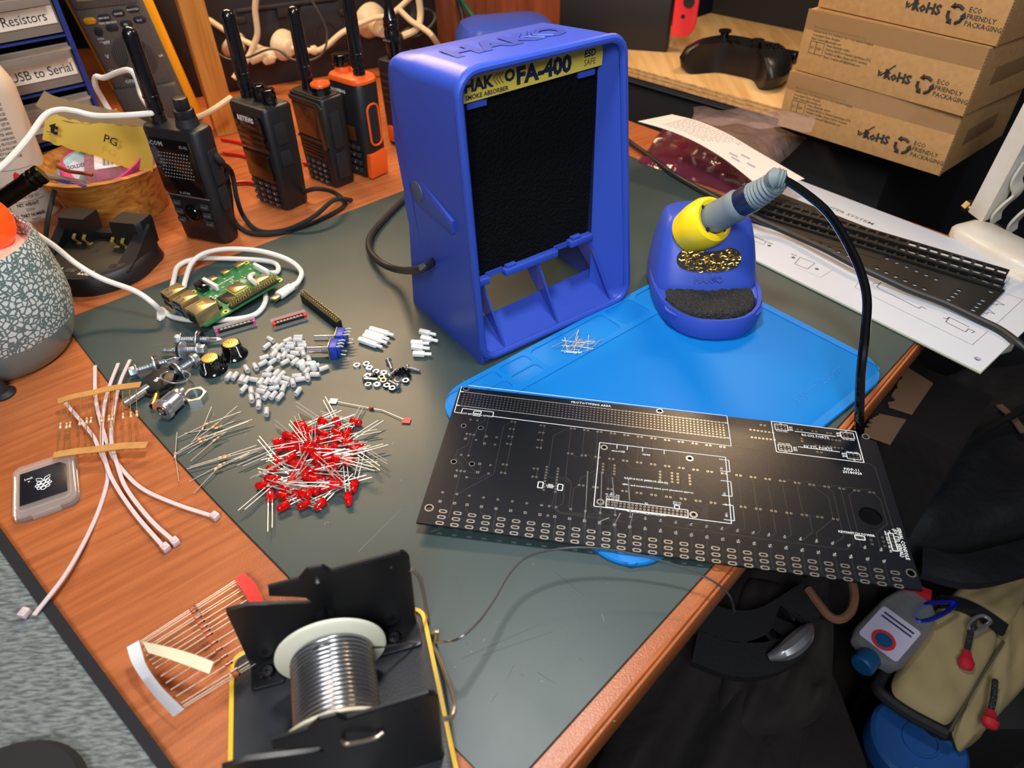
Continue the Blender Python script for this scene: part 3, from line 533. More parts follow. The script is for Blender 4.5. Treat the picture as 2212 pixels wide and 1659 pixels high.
# raised back with a sloping panel
def up(z, hw, yf, yb, n=28):
    P = []
    for i in range(n):
        a = 2*math.pi*i/n; c, s_ = math.cos(a), math.sin(a); x = hw*abs(c)**(1/1.6)*(1 if c > 0 else -1); y = (yf+yb)/2+(yb-yf)/2*abs(s_)**(1/(1.2 if s_ > 0 else 3.2))*(1 if s_ > 0 else -1); P.append((x, y, z))
    return P
R = [up(6, 45, 46, 131), up(17, 45, 47, 131), up(24, 44.5, 50, 130), up(36, 43, 57, 128), up(48, 41, 64, 125), up(58, 38.5, 70, 122), up(66, 36, 75, 119), up(69, 33, 80, 114)]
b.rings(R); build('base', b, 'blue_body', st_)
pn = Vector((0, -(88-32), (80-60))).normalized()
slope = math.degrees(math.atan2(20, 34))
PMx = T(-1, 60.4, 42) @ RX(90-slope)     # panel frame: x right, y up the panel, z outwards
b = MB(); b.M = T(-1, 60.4, 42) @ RX(90-slope)
kid = [(-29+0, 0)]
def bean(w, h, dip):
    P = []
    for i in range(40):
        a = 2*math.pi*i/40; c, s_ = math.cos(a), math.sin(a); x = w*abs(c)**.8*(1 if c > 0 else -1); y = h*abs(s_)**.8*(1 if s_ > 0 else -1)
        if s_ > 0: y -= dip*max(0, 1-(x/w)**2*2.2)
        P.append((x, y))
    return P
b.slab(bean(27, 11, 5), -6, .75); build('brass_pocket', b, 'black_matte', st_)
random.seed(9); b = MB(); b.M = T(-1, 60.4, 42) @ RX(90-slope)
bp_ = bean(25.5, 10.5, 5)
for i in range(260):
    while True:
        x, y = random.uniform(-26, 26), random.uniform(-11, 9)
        if (x/26)**2+(y/11)**2 < .93 and y < 8-4*max(0, 1-(x/18)**2): break
    a = random.uniform(0, 6.3); r_ = random.uniform(1, 3); P = [(x+r_*math.cos(a+t*1.3), y+r_*.6*math.sin(a+t*1.3), .5+random.uniform(-.2, .9)) for t in range(3)]
    b.tube(P, None or .0, 3, flat=(.32, .07))
o = build('brass_wool', b, 'brass', st_); o['kind'] = 'stuff'
b = MB(); b.M = T(-1, 60.4, 42) @ RX(90-slope); b.text('HAK', 7.5, T(-12.5, -17, 0), 'L', .045, 1.05, .9); b.text('O', 7.5, T(12.5, -17, 0), 'R', .045, 1, .9)
for dx in (0, 2.4): b.tube([(5.5+dx, -14.5, .8), (3+dx, -17, .8), (5.5+dx, -19.5, .8)], .35, 4)
build('moulded_name', b, 'blue_deep', st_)
# sponge
mat('sponge', '#1b1c1e', .75, bump=(520, 1., .003), var=(700, '#3a3b3e', .5, .72), spec=.5)
b = MB(); random.seed(4); nx, ny = 46, 30; V = []; F = []
Q = foot(38, 13, 83, 64)
def inside(x, y): return (abs(x)/38)**2.4+(abs(y-44)/33)**2.4 < 1
for j in range(ny+1):
    for i in range(nx+1):
        x = -37+74*i/nx; y = 11+38*j/ny; 
        k = min(1, (1-((abs(x)/38)**2.6+(abs(min(y, 47)-47)/36)**2.6))*6); z = 15+4.6*max(0, k)**.5+random.uniform(-.8, .8)-2.2*math.exp(-((x-2)**2+(y-40)**2)/60)
        if k < 0: s_ = 1/((abs(x)/38)**2.6+(abs(min(y, 47)-47)/36)**2.6)**(1/2.6); x *= s_; y = 47+(y-47)*s_ if y < 47 else y; z = 8
        V.append((x, y, z))
for j in range(ny):
    for i in range(nx): a = j*(nx+1)+i; F.append((a, a+1, a+nx+2, a+nx+1))
b.add(V, F); build('sponge', b, 'sponge', st_, ang=80)
# collar with three slots
cA = Vector((3, 86, 92)); iron_tip = SMx @ cA
H1 = aty(1690, 390, 488); Cc = aty(1527, 480, 526)
CM = along(Cc, H1); 
def onst(M): return SMx.inverted() @ M
b = MB(); b.M = onst(CM) @ RY(90)
prof = [(11, -26), (19, -20), (21.5, -8), (21.8, 2), (20, 7), (17, 8.5), (13.5, 7), (12.5, 0), (12, -10)]
b.lathe(prof, 40, None, .95, 1.12, (False, False)); build('collar', b, 'yellow_plastic', st_)
b = MB(); b.M = onst(CM) @ RY(90)
b.lathe([(12.6, -12), (12.6, 0.5)], 30, None, .95, 1.12, (True, True))
for a in (20, 110, 200, 290): b.M = onst(CM) @ RY(90) @ RZ(a); b.box(15.0, 0, 3, 6, 3.2, 4.9, 1.4, .3)
build('collar_slot', b, 'black_matte', st_)
# the iron itself
mat('iron_grey', '#6d7a80', .55, bump=(900, .1)); mat('iron_blue', '#1d2440', .28, coat=.3)
L_ = (H1-Cc).length; sd = onst
iron = thing('soldering_iron', 'soldering iron with grey grip, dark blue barrel and ribbed relief, resting in the stand', 'soldering iron', CM)
b = MB(); b.M = RY(90); b.lathe([(3, -40), (3, -14), (9, -6), (12.2, 2), (12.8, 14), (12.2, 22), (12.6, 30), (12.8, 34), (11, 37)], 28); build('grip', b, 'iron_grey', iron)
k1 = L_*.66
b = MB(); b.M = RY(90); b.lathe([(11, 34), (11.2, k1-2), (10.8, k1)], 28); b.mat(1); b.M = T(0, 0, 0) @ RX(-68)
b.text('HAKKO', 5, T(42, 0, 11) @ RZ(90), 'C', .02, 1, .2); b.text('SOLDERING IRON', 2.4, T(48, 0, 11) @ RZ(90), 'C', 0, 1, .2)
build('barrel', b, ['iron_blue', 'print_grey'], iron)
IM = CM.inverted()
bend = [Vector((k1-2, 0, 0)), Vector((k1+8, 0, 0)), Vector((k1+20, .0, 1.2)), IM @ aty(1675, 386, 489), IM @ aty(1694, 389, 487)]
bs = smooth_path(bend, 7); rr = [10.4-3.9*i/(len(bs)-1)+(.9 if i % 2 else 0) for i in range(len(bs))]
b = MB(); b.tube(bs, rr, 20); build('strain_relief', b, 'iron_grey', iron)
P = [bend[-1]+Vector((-4, 0, 0)), bend[-1]]+[IM @ Vector(q) for q in (aty(1740, 418, 478), aty(1790, 462, 464), aty(1832, 528, 444), aty(1860, 590, 422), aty(1873, 650, 402), aty(1868, 730, 380), aty(1860, 800, 366), aty(1857, 870, 356), aty(1856, 932, 352), (262, 352, -45), (275, 372, -140), (300, 420, -300))]
b = MB(); b.tube(smooth_path(P, 7), 3.2, 10); build('cord', b, 'black_gloss', iron)
# ================================================================ handheld radios
mat('radio_dark', '#15161a', .45, bump=(2600, .2)); mat('radio_side', '#1b1d22', .5); mat('antenna_rub', '#0d0f13', .22, coat=.3); mat('lcd_dark', '#0b0a0b', .12, coat=.5); mat('lcd_amber', '#4a2a16', .15, coat=.5); mat('key_grey', '#2b2d31', .5)
mat('gunmetal', '#4a463f', .35, .7); mat('dust', '#2a2722', .7, bump=(3000, .4), var=(3200, '#5a4c3a', .55, .8)); mat('braid', '#16171a', .8, bump=(1400, 1, .001)); mat('orange_hi', '#e0581c', .4)
def taperbox(w, d, h, wb=1, db=1, r=5, ch=2.5, n=4):   # d grows backwards from y=0
    R = []
    for z, k, e in ((0, 0, ch), (ch*.3, 0, ch*.3), (ch, 0, 0), (h*.4, .55, 0), (h-ch, 1, 0), (h-ch*.3, 1, ch*.3), (h, 1, ch)):
        ww = w*(wb+(1-wb)*k)-2*e; dd = d*(db+(1-db)*k)-2*e; R.append([(x, y+d/2, z) for x, y in rrect(ww, dd, r, n)])
    return R
def antenna(root, x, y, z, h, r=7.2, script=True, col_='antenna_rub'):
    b = MB(); b.lathe([(r*.95, 0), (r*.95, 6), (r*.8, 7), (r*.8, 9), (r, 9.5), (r, 16), (r*.95, 17), (r*.95, 22), (r*1.03, 22.5), (r*1.03, 24), (r*.98, 24.5), (r*.92, h-r), (r*.84, h-r*.55), (r*.6, h-r*.2), (r*.25, h)], 24, T(x, y, z))
    o = build('antenna', b, col_, root)
    if script: b = MB(); b.text('RECEIVING COVERAGE', 3.2, T(x-r*.55, y-r*.78, z+44) @ RZ(-35) @ RX(90) @ RZ(90), 'C', 0, .8, .6, 1); build('lettering', b, 'print_grey', o)
def knob(root, x, y, z, r, h, n=14, m='black_gloss', rib=.5, name='knob'):
    b = MB(); P = [((r+(rib if i % 2 else -rib*.4))*math.cos(math.pi*i/n), (r+(rib if i % 2 else -rib*.4))*math.sin(math.pi*i/n)) for i in range(2*n)]
    b.M = T(x, y, z); b.slab(P, 0, h, .7); return build(name, b, m, root)
def face_panel(root, name, pts, z, m, th=.8, ch=.3):   # flat piece on the front face, x/z outline
    b = MB(); b.M = RX(90); b.slab(pts, -.2, th, ch); return build(name, b, m, root)
def ftx(b, s, size, x, z, al='C', bold=.02, sx=1., y=0.): b.text(s, size, T(x, -y, z) @ RX(90), al, bold, sx, .15, 1)
def side_panel(root, name, w, d, y0, z0, ww, hh, m, r=3, th=1.2):
    b = MB(); b.M = T(w/2, y0, z0) @ RZ(90) @ RX(90); b.slab(rrect(ww, hh, r, 4), -.6, th, .5); return build(name, b, m, root)
def keys(root, cols, rows, x0, x1, z0, z1, labels=None, special={}, kw=None, name='key'):
    for j in range(rows):
        for i in range(cols):
            x = x0+(x1-x0)*i/(cols-1); z = z1-(z1-z0)*j/(rows-1); w_ = (x1-x0)/(cols-1)*.74; h_ = (z1-z0)/(rows-1)*.6
            b = MB(); b.M = T(x, 0, z) @ RX(90); b.slab(rrect(w_, h_, 1.2, 3), -.3, 1.1, .35); m = 'key_grey'
            b.M = Matrix(); b.mat(1)
            if labels: ftx(b, labels[j*cols+i], 3.0, x, z, 'C', .01, 1, 1.1)
            build(name, b, ['key_grey', special.get((i, j), 'print_white')], root)
# --- the big one in front
RM = frame(-314, 646, -21)
rd = thing('handheld_radio', 'nearest black handheld radio with a large screen, standing by the white cable and wooden bowl', 'radio', RM, None)
w_, d_, h_ = 66, 27, 118
b = MB(); b.rings(taperbox(w_, d_, h_, .86, .9, 9, 3.5)); build('body', b, 'radio_dark', rd)
face_panel(rd, 'screen', rrect(50, 56, 5, 4, -2, 80), 0, 'lcd_dark', .6)
b = MB(); ftx(b, 'iCOM', 6, -18, 103, 'C', .03, 1.1, .7); ftx(b, 'ID-52', 4, 14, 102, 'C', .01, 1, .7); ftx(b, 'D-STAR', 3.4, -2, 54.6, 'C', .01, 1.1, .7); b.mat(0)
for i in range(11):
    for j in range(8): b.box(-19+i*3.3+(j % 2)*1.6, -.7, 70+j*3.4, 1.5, .1, .9)
build('print', b, 'print_grey', rd)
face_panel(rd, 'trim_strip', [(-27, 50.5), (25, 50.5), (25, 51.6), (-27, 51.6)], 0, 'steel', .9, .2)
b = MB(); b.M = T(-1, 0, 33) @ RX(90); b.lathe([(9.5, 0), (9.5, 1.1), (8.4, 1.5), (6.4, 1.3), (5.8, 2), (0.2, 2.1)], 28); build('dial_pad', b, 'black_gloss', rd)
for s_ in (-1, 1):
    for k in range(3):
        b = MB(); b.M = T(-1+s_*17, 0, 42-k*9.2) @ RX(90); b.slab(rrect(10, 6.2, 1.8, 3), -.2, 1.2, .4); b.mat(1); b.M = Matrix(); ftx(b, [['MENU', 'RX>CS', 'MAIN'], ['MODE', 'QUICK', 'SCAN']][s_ > 0][k], 2.5, -1+s_*17, 42-k*9.2, 'C', 0, 1, 1.2); build('key', b, ['key_grey', 'print_grey'], rd)
b = MB(); b.M = Matrix()
for j in range(7):
    for i in range(14): b.box(-20+i*3.0+(j % 2)*1.5, -.15, 4+j*1.8, 1.2, .4, .7)
build('speaker_grille', b, 'black_gloss', rd)
side_panel(rd, 'side_button', w_-1.2, d_, 14, 80, 13, 34, 'radio_side'); side_panel(rd, 'side_button', w_-3.6, d_, 14, 48, 12, 24, 'radio_side')
antenna(rd, -19, 14, h_, 82, 7.4)
b = MB(); b.lathe([(11, 0), (10.5, 2), (9.6, 8)], 28, T(14, 14, h_-.5)); build('knob_base', b, 'radio_side', rd); knob(rd, 14, 14, h_+7, 8.8, 8, 30, 'black_plastic', .35, 'knob'); knob(rd, 14, 14, h_+15, 6.3, 10, 26, 'black_plastic', .3, 'knob')
# its wrist strap, lying out across the desk
RI = RM.inverted()
P = [RM @ Vector((32, 17, 92)), RM @ Vector((37, 17, 84)), aty(500, 372, 690), aty(512, 430, 680), at(528, 470, 6), at(560, 499, 3.5), at(615, 497, 4.5), aty(675, 470, 668), aty(722, 432, 692), at(758, 432, 2.6)]
b = MB(); b.tube([RI @ p for p in smooth_path(P, 8)], 2.5, 8); build('wrist_strap', b, 'braid', rd)
P = [RM @ Vector((33, 19, 88)), aty(486, 360, 700), aty(497, 420, 690), at(505, 475, 4), at(540, 503, 2.6), at(600, 504, 2.6), at(660, 488, 2.6), at(718, 462, 2.6), at(745, 440, 2.6), at(722, 416, 9), aty(680, 408, 712), at(640, 422, 4)]
b = MB(); b.tube([RI @ p for p in smooth_path(P, 8)], 2.5, 8); build('wrist_strap', b, 'braid', rd)
# --- second
R2M = frame(-264.5, 723, -38)
r2_ = thing('handheld_radio', 'black handheld radio with two top knobs and a sixteen-key pad, second from the left', 'radio', R2M)
w_, d_, h_ = 60.5, 36, 112; b = MB(); b.rings(taperbox(w_, d_, h_, .88, .9, 6, 4)); b.mat(1); b.box(0, 18, h_-.05, 52, 28, .35, 4); build('body', b, ['radio_dark', 'dust'], r2_)
b = MB(); ftx(b, 'RETEVIS', 7.2, -4, 97, 'C', .04, 1.05, .3); build('lettering', b, 'print_white', r2_)
for k in range(4): face_panel(r2_, 'speaker_slot', rrect(42, 2.0, .9, 3, -2, 88-k*6.6), 0, 'gunmetal', .5, .2)
face_panel(r2_, 'screen', rrect(43, 30, 2, 3, -1, 48), 0, 'lcd_dark', .9)
for s_ in (-1,): b = MB(); b.M = RX(90); b.slab([(-24, 101), (23, 103), (25, 95), (24, 66), (-23, 64), (-25, 90)], -.2, .25, .1); build('front_plate', b, 'black_gloss', r2_)
keys(r2_, 4, 4, -17.5, 15.5, 7, 27, list('PAVX123A456B789C'), {(0, 0): 'green_led', (3, 0): 'red_print'})
side_panel(r2_, 'side_button', w_-2, d_, 15, 84, 14, 22, 'radio_side'); side_panel(r2_, 'side_button', w_-3.5, d_, 15, 58, 13, 16, 'radio_side')
antenna(r2_, -17, 18, h_, 82, 7.4); knob(r2_, 4, 18, h_, 6.6, 16, 10, 'black_gloss', .5); knob(r2_, 20, 17, h_, 6.8, 15, 10, 'black_gloss', .5)
# --- third, rugged with an amber screen
R3M = frame(-219, 781, -42)
r3_ = thing('handheld_radio', 'grey and black handheld radio with an amber screen and an orange-ringed knob', 'radio', R3M)
w_, d_, h_ = 60.5, 31, 101; b = MB(); b.rings(taperbox(w_, d_, h_, .9, .92, 5, 2.5)); build('body', b, 'radio_dark', r3_)
b = MB(); b.M = RX(90); b.slab([(-29, 97), (24, 97), (29, 92), (30, 50), (22, 44), (18, 60), (18, 92), (-27, 92)], -1, 1.4, .4); build('front_frame', b, 'gunmetal', r3_)
face_panel(r3_, 'screen', rrect(40, 34, 1.5, 3, -4, 73), 0, 'lcd_amber', .8); face_panel(r3_, 'trim_strip', [(-26, 51), (18, 51), (18, 53.5), (-26, 53.5)], 0, 'gunmetal', 1.1, .3)
for k in range(4): face_panel(r3_, 'speaker_slot', rrect(34, 1.2, .5, 3, -3, 46-k*4), 0, 'black_gloss', .4, .1)
keys(r3_, 4, 4, -17, 14, 6, 26, list('123A456B789C*0#D'))
side_panel(r3_, 'side_button', w_-1, d_, 14, 66, 13, 40, 'radio_side'); side_panel(r3_, 'side_button', w_-3, d_, 14, 26, 15, 30, 'radio_side', 2, 1.6)
b = MB(); b.M = T(0, 15, h_-.4); b.slab(rrect(54, 27, 7, 4), 0, 1.8, .6); build('top_plate', b, 'gunmetal', r3_)
antenna(r3_, -11, 15, h_+1.4, 82, 7.2)
o = knob(r3_, 14, 14, h_+1.4, 10.2, 8, 9, 'black_gloss', .5); b = MB(); b.lathe([(10.4, 8), (10.8, 9.5), (10.2, 11), (7, 10.6), (6.6, 9.6)], 28, T(14, 14, h_+1.4), cap=(False, False)); b.lathe([(6.8, 9.4), (6.8, 9.9)], 24, T(14, 14, h_+1.4)); build('knob_ring', b, 'orange_plastic', r3_)
# --- fourth, orange top and foot
R4M = frame(-181, 801, -40)
r4_ = thing('handheld_radio', 'black and orange handheld radio with an orange top, beside the smoke absorber', 'radio', R4M)
w_, d_, h_ = 55, 33, 108; b = MB(); b.rings(taperbox(w_, d_, h_, .92, .95, 11, 3.5)); build('body', b, 'radio_dark', r4_)
b = MB(); R = []
for z, k in ((h_-1, 1.02), (h_+2, 1.02), (h_+4.5, .95), (h_+6, .78)): R.append([(x*k, y*k+16.5, z) for x, y in rrect(w_, d_, 12, 5)])
b.rings(R); b.lathe([(9.5, 0), (8.6, 5), (8, 7)], 20, T(-15, 17, h_+4)); build('orange_top', b, 'orange_hi', r4_)
knob(r4_, -15, 17, h_+11, 9.4, 12, 16, 'black_gloss', .4); antenna(r4_, 13, 17, h_+4, 86, 7.2, False)
b = MB(); ftx(b, 'BAOFENG', 4.8, -7, 98, 'C', .03, 1.15, .3); build('lettering', b, 'print_white', r4_)
face_panel(r4_, 'screen', rrect(22, 16, 1, 3, 0, 52), 0, 'lcd_amber', .5)
keys(r4_, 4, 4, -12, 12, 10, 36, list('..R.123.456.789.'), {(2, 0): 'red_print'})
b = MB(); b.M = T(w_/2-.4, 16, 62) @ RZ(90) @ RX(90); b.tube([(x, y, .6) for x, y in rrect(16, 46, 7, 5)], 1.3, 8, closed=True); b.mat(1); b.slab(rrect(12.5, 42, 5, 4), -.4, .9, .3); build('talk_button', b, ['orange_hi', 'radio_side'], r4_)
b = MB(); b.M = T(w_/2-2.5, 15, 16) @ RZ(90) @ RX(90); b.slab([(-13, -14), (12, -14), (14, 12), (10, 16), (-12, 14)], -6, 2.6, 1.2); build('orange_foot', b, 'orange_hi', r4_)
# --- fifth, mostly hidden behind the absorber
f5 = at(850, 335); R5M = frame(f5.x+8, f5.y+22, -38)
r5_ = thing('handheld_radio', 'dark handheld radio with a long whip antenna, half hidden behind the blue smoke absorber', 'radio', R5M)
w_, d_, h_ = 54, 31, 104; b = MB(); b.rings(taperbox(w_, d_, h_, .92, .95, 6, 3)); build('body', b, 'radio_dark', r5_)
for k in range(5): face_panel(r5_, 'speaker_slot', rrect(44, 3, 1, 3, 0, 88-k*8), 0, 'gunmetal', .7, .2)
face_panel(r5_, 'orange_foot', rrect(40, 20, 4, 4, 0, 16), 0, 'orange_hi', 1.5)
b = MB(); b.lathe([(8.2, 0), (8.4, 12), (9, 13), (9, 30), (8.4, 31), (8.4, 34), (9, 35), (9, 38), (8.4, 39), (8.8, 43), (7, 46), (5.2, 56), (4.4, 60), (3.6, 140), (3, 240)], 22, T(-9, 15, h_)); o = build('whip_antenna', b, 'antenna_rub', r5_)
b = MB(); b.text('abbree', 4.5, T(-9, 5.6, h_+22) @ RX(90), 'C', .0, 1, .4); build('lettering', b, 'print_grey', o)
knob(r5_, 14, 15, h_, 7, 12, 10); b = MB(); b.M = T(22, 15, h_-8) @ RY(90); b.slab(rrect(12, 20, 4, 4), 0, 8, 1); build('strap_lug', b, 'gunmetal', r5_)
# red and black cord showing between the radios
for k, (p0, p1, m_) in enumerate((((478, 300), (560, 326), 'red_plastic'), ((482, 330), (560, 350), 'red_plastic'), ((500, 395), (570, 402), 'red_plastic'), ((655, 352), (705, 372), 'red_plastic'))):
    a_ = at(*p0, 3); c_ = at(*p1, 3); mid = (a_+c_)/2+Vector((0, 6, 0)); b = MB(); b.tube(smooth_path([a_, mid, c_], 6), 2.2, 8)
    lab = ['red test lead lying behind the two left radios, uppermost run', 'red test lead run under the uppermost one, behind the left radios', 'red lead end low behind the second radio from the left', 'red lead end between the second and third radios'][k]
    one('test_lead', lab, 'cable', b, m_, group='red test leads')
# ================================================================ charging cradle
mat('cradle', '#131316', .45, bump=(1600, .3)); mat('cradle_top', '#1d1a18', .5, bump=(2200, .5))
CMx = frame(-402, 600, -12)
cr = thing('charging_cradle', 'empty black radio charging cradle with four sprung contacts, in front of the bowl', 'charger', CMx)
out_ = [(-52, -28), (-40, -44), (-8, -50), (26, -46), (50, -22), (54, 8), (40, 40), (-46, 40), (-54, 4)]
def sm2(P, n=4): return [(p.x, p.y) for p in smooth_path([(x, y, 0) for x, y in P], n, True)]
o2 = sm2(out_)
b = MB(); R = []
for z, k in ((0, 1), (3, 1.0), (13, .95), (16, .9)): R.append([(x*k, y*k, z) for x, y in o2])
b.rings(R); build('base', b, 'cradle', cr)
b = MB(); b.slab([(x*.8, y*.8-2) for x, y in o2], 15.6, 16.3, .3); build('top_plate', b, 'cradle_top', cr)
for s_ in (-1, 1):
    b = MB(); P = [(s_*14, 16), (s_*42, 16), (s_*46, 20), (s_*46, 38), (s_*14, 38)]; P = P if s_ > 0 else P[::-1]
    b.rings([[(x, y+dz*.12, 14+dz) for x, y in P] for dz in (0, 20, 24)]+[[(x*.95+s_, y*.96+4, 41) for x, y in P]]); build('guide_post', b, 'cradle', cr)
    b = MB(); P = [(s_*36, -26), (s_*50, -20), (s_*50, 30), (s_*40, 30)]; P = P if s_ > 0 else P[::-1]; b.rings([[(x, y, 13) for x, y in P], [(x*.98, y if y > 0 else y+18, 24+(12 if y > 0 else -6)) for x, y in P]]); build('side_wall', b, 'cradle', cr)
b = MB(); b.box(0, 32, 14, 34, 10, 10, 2, 1.5); build('back_bridge', b, 'cradle', cr)
for x in (-26, -15, 16, 27): b = MB(); b.tube(smooth_path([(x, 16, 16), (x, 13, 20), (x, 11, 24), (x, 15, 27)], 4), 1, 4, flat=(1.6, .4), up=(0, 1, 0)); b.box(x, 16, 16, 4, 5, 1); build('contact', b, 'gold', cr)
b = MB(); b.text('iCOM', 7, T(-20, -31, 16.35), 'C', .03, 1.1, .15); b.text('BC-202IP2', 4.4, T(-20, -37, 16.35), 'C', .03, 1, .15); b.text('LI-ION', 4.6, T(16, -30, 16.35), 'C', .03, 1, .15); b.text('RAPID', 4.6, T(16, -35.5, 16.35), 'C', .03, 1, .15); build('lettering', b, 'print_white', cr)
for x, y in ((34, -18), (-34, -18), (-2, 6)): b = MB(); b.lathe([(4 if x else 1.6, 16.35), (4 if x else 1.6, 16.5)], 18, T(x, y, 0)); build('screw_well', b, 'black_matte', cr)
b = MB(); b.box(-1, -32, 16.3, 11, 7, .5, 1, .2); build('lamp_window', b, 'dark_grey', cr)
# ================================================================ wooden bowl with odds and ends
wood('bowl_wood', '#8d5520', '#b57a33', '#cc944a', 0, 2.5, .45, .2)
BC = Vector((-432, 728, 0)); BMx = frame(BC.x, BC.y, 0)
bw = MB(); bw.lathe([(48, 0), (49, 3), (54, 26), (65, 50), (69, 57), (64, 58), (57, 46), (48, 22), (32, 8), (.5, 7)], 56, None, 1.04, 1.0)
one('wooden_bowl', 'turned light wood bowl holding odds and ends, behind the charging cradle', 'bowl', bw, 'bowl_wood', BMx)
mat('pink_rubber', '#d0447e', .35); mat('clear_pink', '#e9a8b8', .15, trans=.7, alpha=.75); mat('card_brown', '#8c7252', .8, bump=(600, .2)); mat('card_yellow', '#dcb84a', .6, bump=(200, .1)); mat('teal_plastic', '#7fb0a4', .3)
b = MB(); b.M = RX(20) @ RY(-8); b.lathe([(8, 0), (30, 8), (44, 28), (48, 44), (46, 44.5), (42, 29), (28, 10), (1, 4)], 48); one('pink_bowl', 'small pink rubber bowl tilted inside the wooden bowl', 'bowl', b, 'pink_rubber', T(BC.x+14, BC.y+6, 24))
bc = thing('parts_case', 'clear plastic parts case with a barcode label, inside the pink bowl', 'case', T(BC.x+20, BC.y+2, 48) @ RZ(12) @ RX(34) @ RY(-4))
b = MB(); b.box(0, 0, 0, 72, 44, 13, 5, 1.5); build('box', b, 'clear_pink', bc)
b = MB(); b.box(2, 3, 13.1, 54, 24, .3, 1); b.mat(1)
for i in range(26): b.box(-16+i*1.35, -1, 13.4, [.5, .9, .35][i % 3], 10, .1)
b.text('P/N: 1065', 4.6, T(2, 10, 13.4), 'C', .02, 1, .1); b.text('Programmer', 4.6, T(-4, 19, 13.2), 'C', .02, 1, .1); build('barcode_label', b, ['print_white', 'print_black'], bc)
for i in range(9): b = MB(); b.box(-32+i*2.6, -21.5, 3, 1.2, 1.4, 9, 0, .2); build('ridge', b, 'clear_pink', bc)
tr = thing('solder_tape_tin', 'teal plastic reel tin standing on edge at the left of the wooden bowl', 'tin', T(BC.x-24, BC.y+6, 30) @ RZ(28) @ RX(68))
b = MB(); b.lathe([(30, 0), (32, 2), (32, 14), (30, 16), (24, 16.4), (.5, 16.4)], 40); build('case', b, 'teal_plastic', tr)
b = MB(); b.lathe([(24, 16.5), (24, 16.9)], 36); b.mat(1); b.text('SOLDER WICK', 5, T(0, 17, 16.9), 'C', .03, 1, .1); b.text('60', 9, T(0, -16, 16.9), 'C', .03, 1, .1); b.mat(2); b.lathe([(11, 16.95), (9, 18.5), (.5, 19)], 26); build('paper_label', b, ['print_white', 'print_black', 'teal_plastic'], tr)
# torn yellow card draped over the top
def strip(P, Wd, th, n=7, jag=0, seed=1):    # ribbon of card through points P with width vectors Wd
    random.seed(seed); P2 = smooth_path(P, n); W2 = smooth_path(Wd, n); V = []
    for p, q in zip(P2, W2):
        j1 = random.uniform(-jag, jag); j2 = random.uniform(-jag, jag); u = q.normalized() if q.length else q; nrm = Vector((0, 0, th/2))
        V.append([p+u*j1-nrm, p+q+u*j2-nrm, p+q+u*j2+nrm, p+u*j1+nrm])
    return V
c0 = [aty(92, 300, 720), aty(150, 322, 716), aty(210, 338, 712), aty(270, 362, 706), aty(330, 372, 696)]
c1 = [aty(100, 236, 728), aty(150, 258, 728), aty(215, 268, 726), aty(280, 272, 720), aty(330, 282, 712)]
b = MB(); b.rings(strip(c0, [q-p for p, q in zip(c0, c1)], .5, 7, 1.2, 3)); b.mat(1)
fm = along(c0[2], c0[3]); mid = (c0[2]+c1[3])/2+Vector((2, -2.0, -2)); yv = ((c1[3]-c0[3])).normalized(); xv = (c0[3]-c0[2]).normalized(); zv = xv.cross(yv).normalized(); yv = zv.cross(xv)
tm = Matrix((xv, yv, zv)).transposed().to_4x4(); tm.translation = aty(240, 303, 705); b.text('PG', 11, tm, 'C', .01, 1.1, .6)
tm2 = tm.copy(); tm2.translation = aty(117, 276, 714); b.text('t', 15, tm2, 'C', .06, 1.4, .6); b.tube([aty(100, 284, 714), aty(124, 287, 713.5)], .35, 4)
mat('card_back', '#7d6a4e', .8, bump=(500, .2))
cd = thing('torn_card', 'torn strip of card, yellow inside and brown outside, draped over the bowl behind the cable', 'card', T(0, 0, 0))
build('yellow_side', b, ['card_yellow', 'print_black'], cd)
d0_ = [p+Vector((0, 1, 0)) for p in (aty(76, 228, 728), aty(140, 262, 726), aty(215, 270, 725), aty(290, 274, 718), aty(332, 280, 712))]; d1_ = [aty(95, 198, 742), aty(150, 218, 742), aty(215, 232, 740), aty(262, 242, 736), aty(330, 268, 716)]
b = MB(); b.rings(strip(d0_, [q-p for p, q in zip(d0_, d1_)], .5, 7, .9, 8)); build('brown_side', b, 'card_back', cd)
# tweezers, wire, blue tie lying across the bowl
b = MB(); b.tube([at(78, 372, 61), at(130, 383, 60), at(178, 392, 60)], None or 1, 4, flat=(2.2, .5)); b.tube([at(80, 378, 57), at(130, 388, 57), at(178, 392, 60)], 1, 4, flat=(2, .5)); one('tweezers', 'flat grey steel tweezers lying across the left of the wooden bowl', 'tweezers', b, 'steel')
b = MB(); b.tube(smooth_path([at(124, 360, 66), at(150, 370, 66), at(178, 374, 66), at(200, 378, 64)], 5), [1.8]*6+[2.2, 1.8]*5, 8) if False else b.tube(smooth_path([at(124, 360, 66), at(150, 370, 66), at(178, 374, 66), at(200, 378, 64)], 5), 1.9, 8); one('braid_scrap', 'frayed stub of copper braid resting on the bowl rim and tweezers', 'wire', b, 'copper')
b = MB(); b.tube(smooth_path([at(112, 385, 57), at(150, 396, 57), at(185, 402, 57.5)], 6), 1, 4, flat=(1.6, .5)); mat('blue_tie', '#2c3a9a', .4); one('blue_tie', 'blue plastic strip lying along the front rim of the wooden bowl', 'cable tie', b, 'blue_tie')
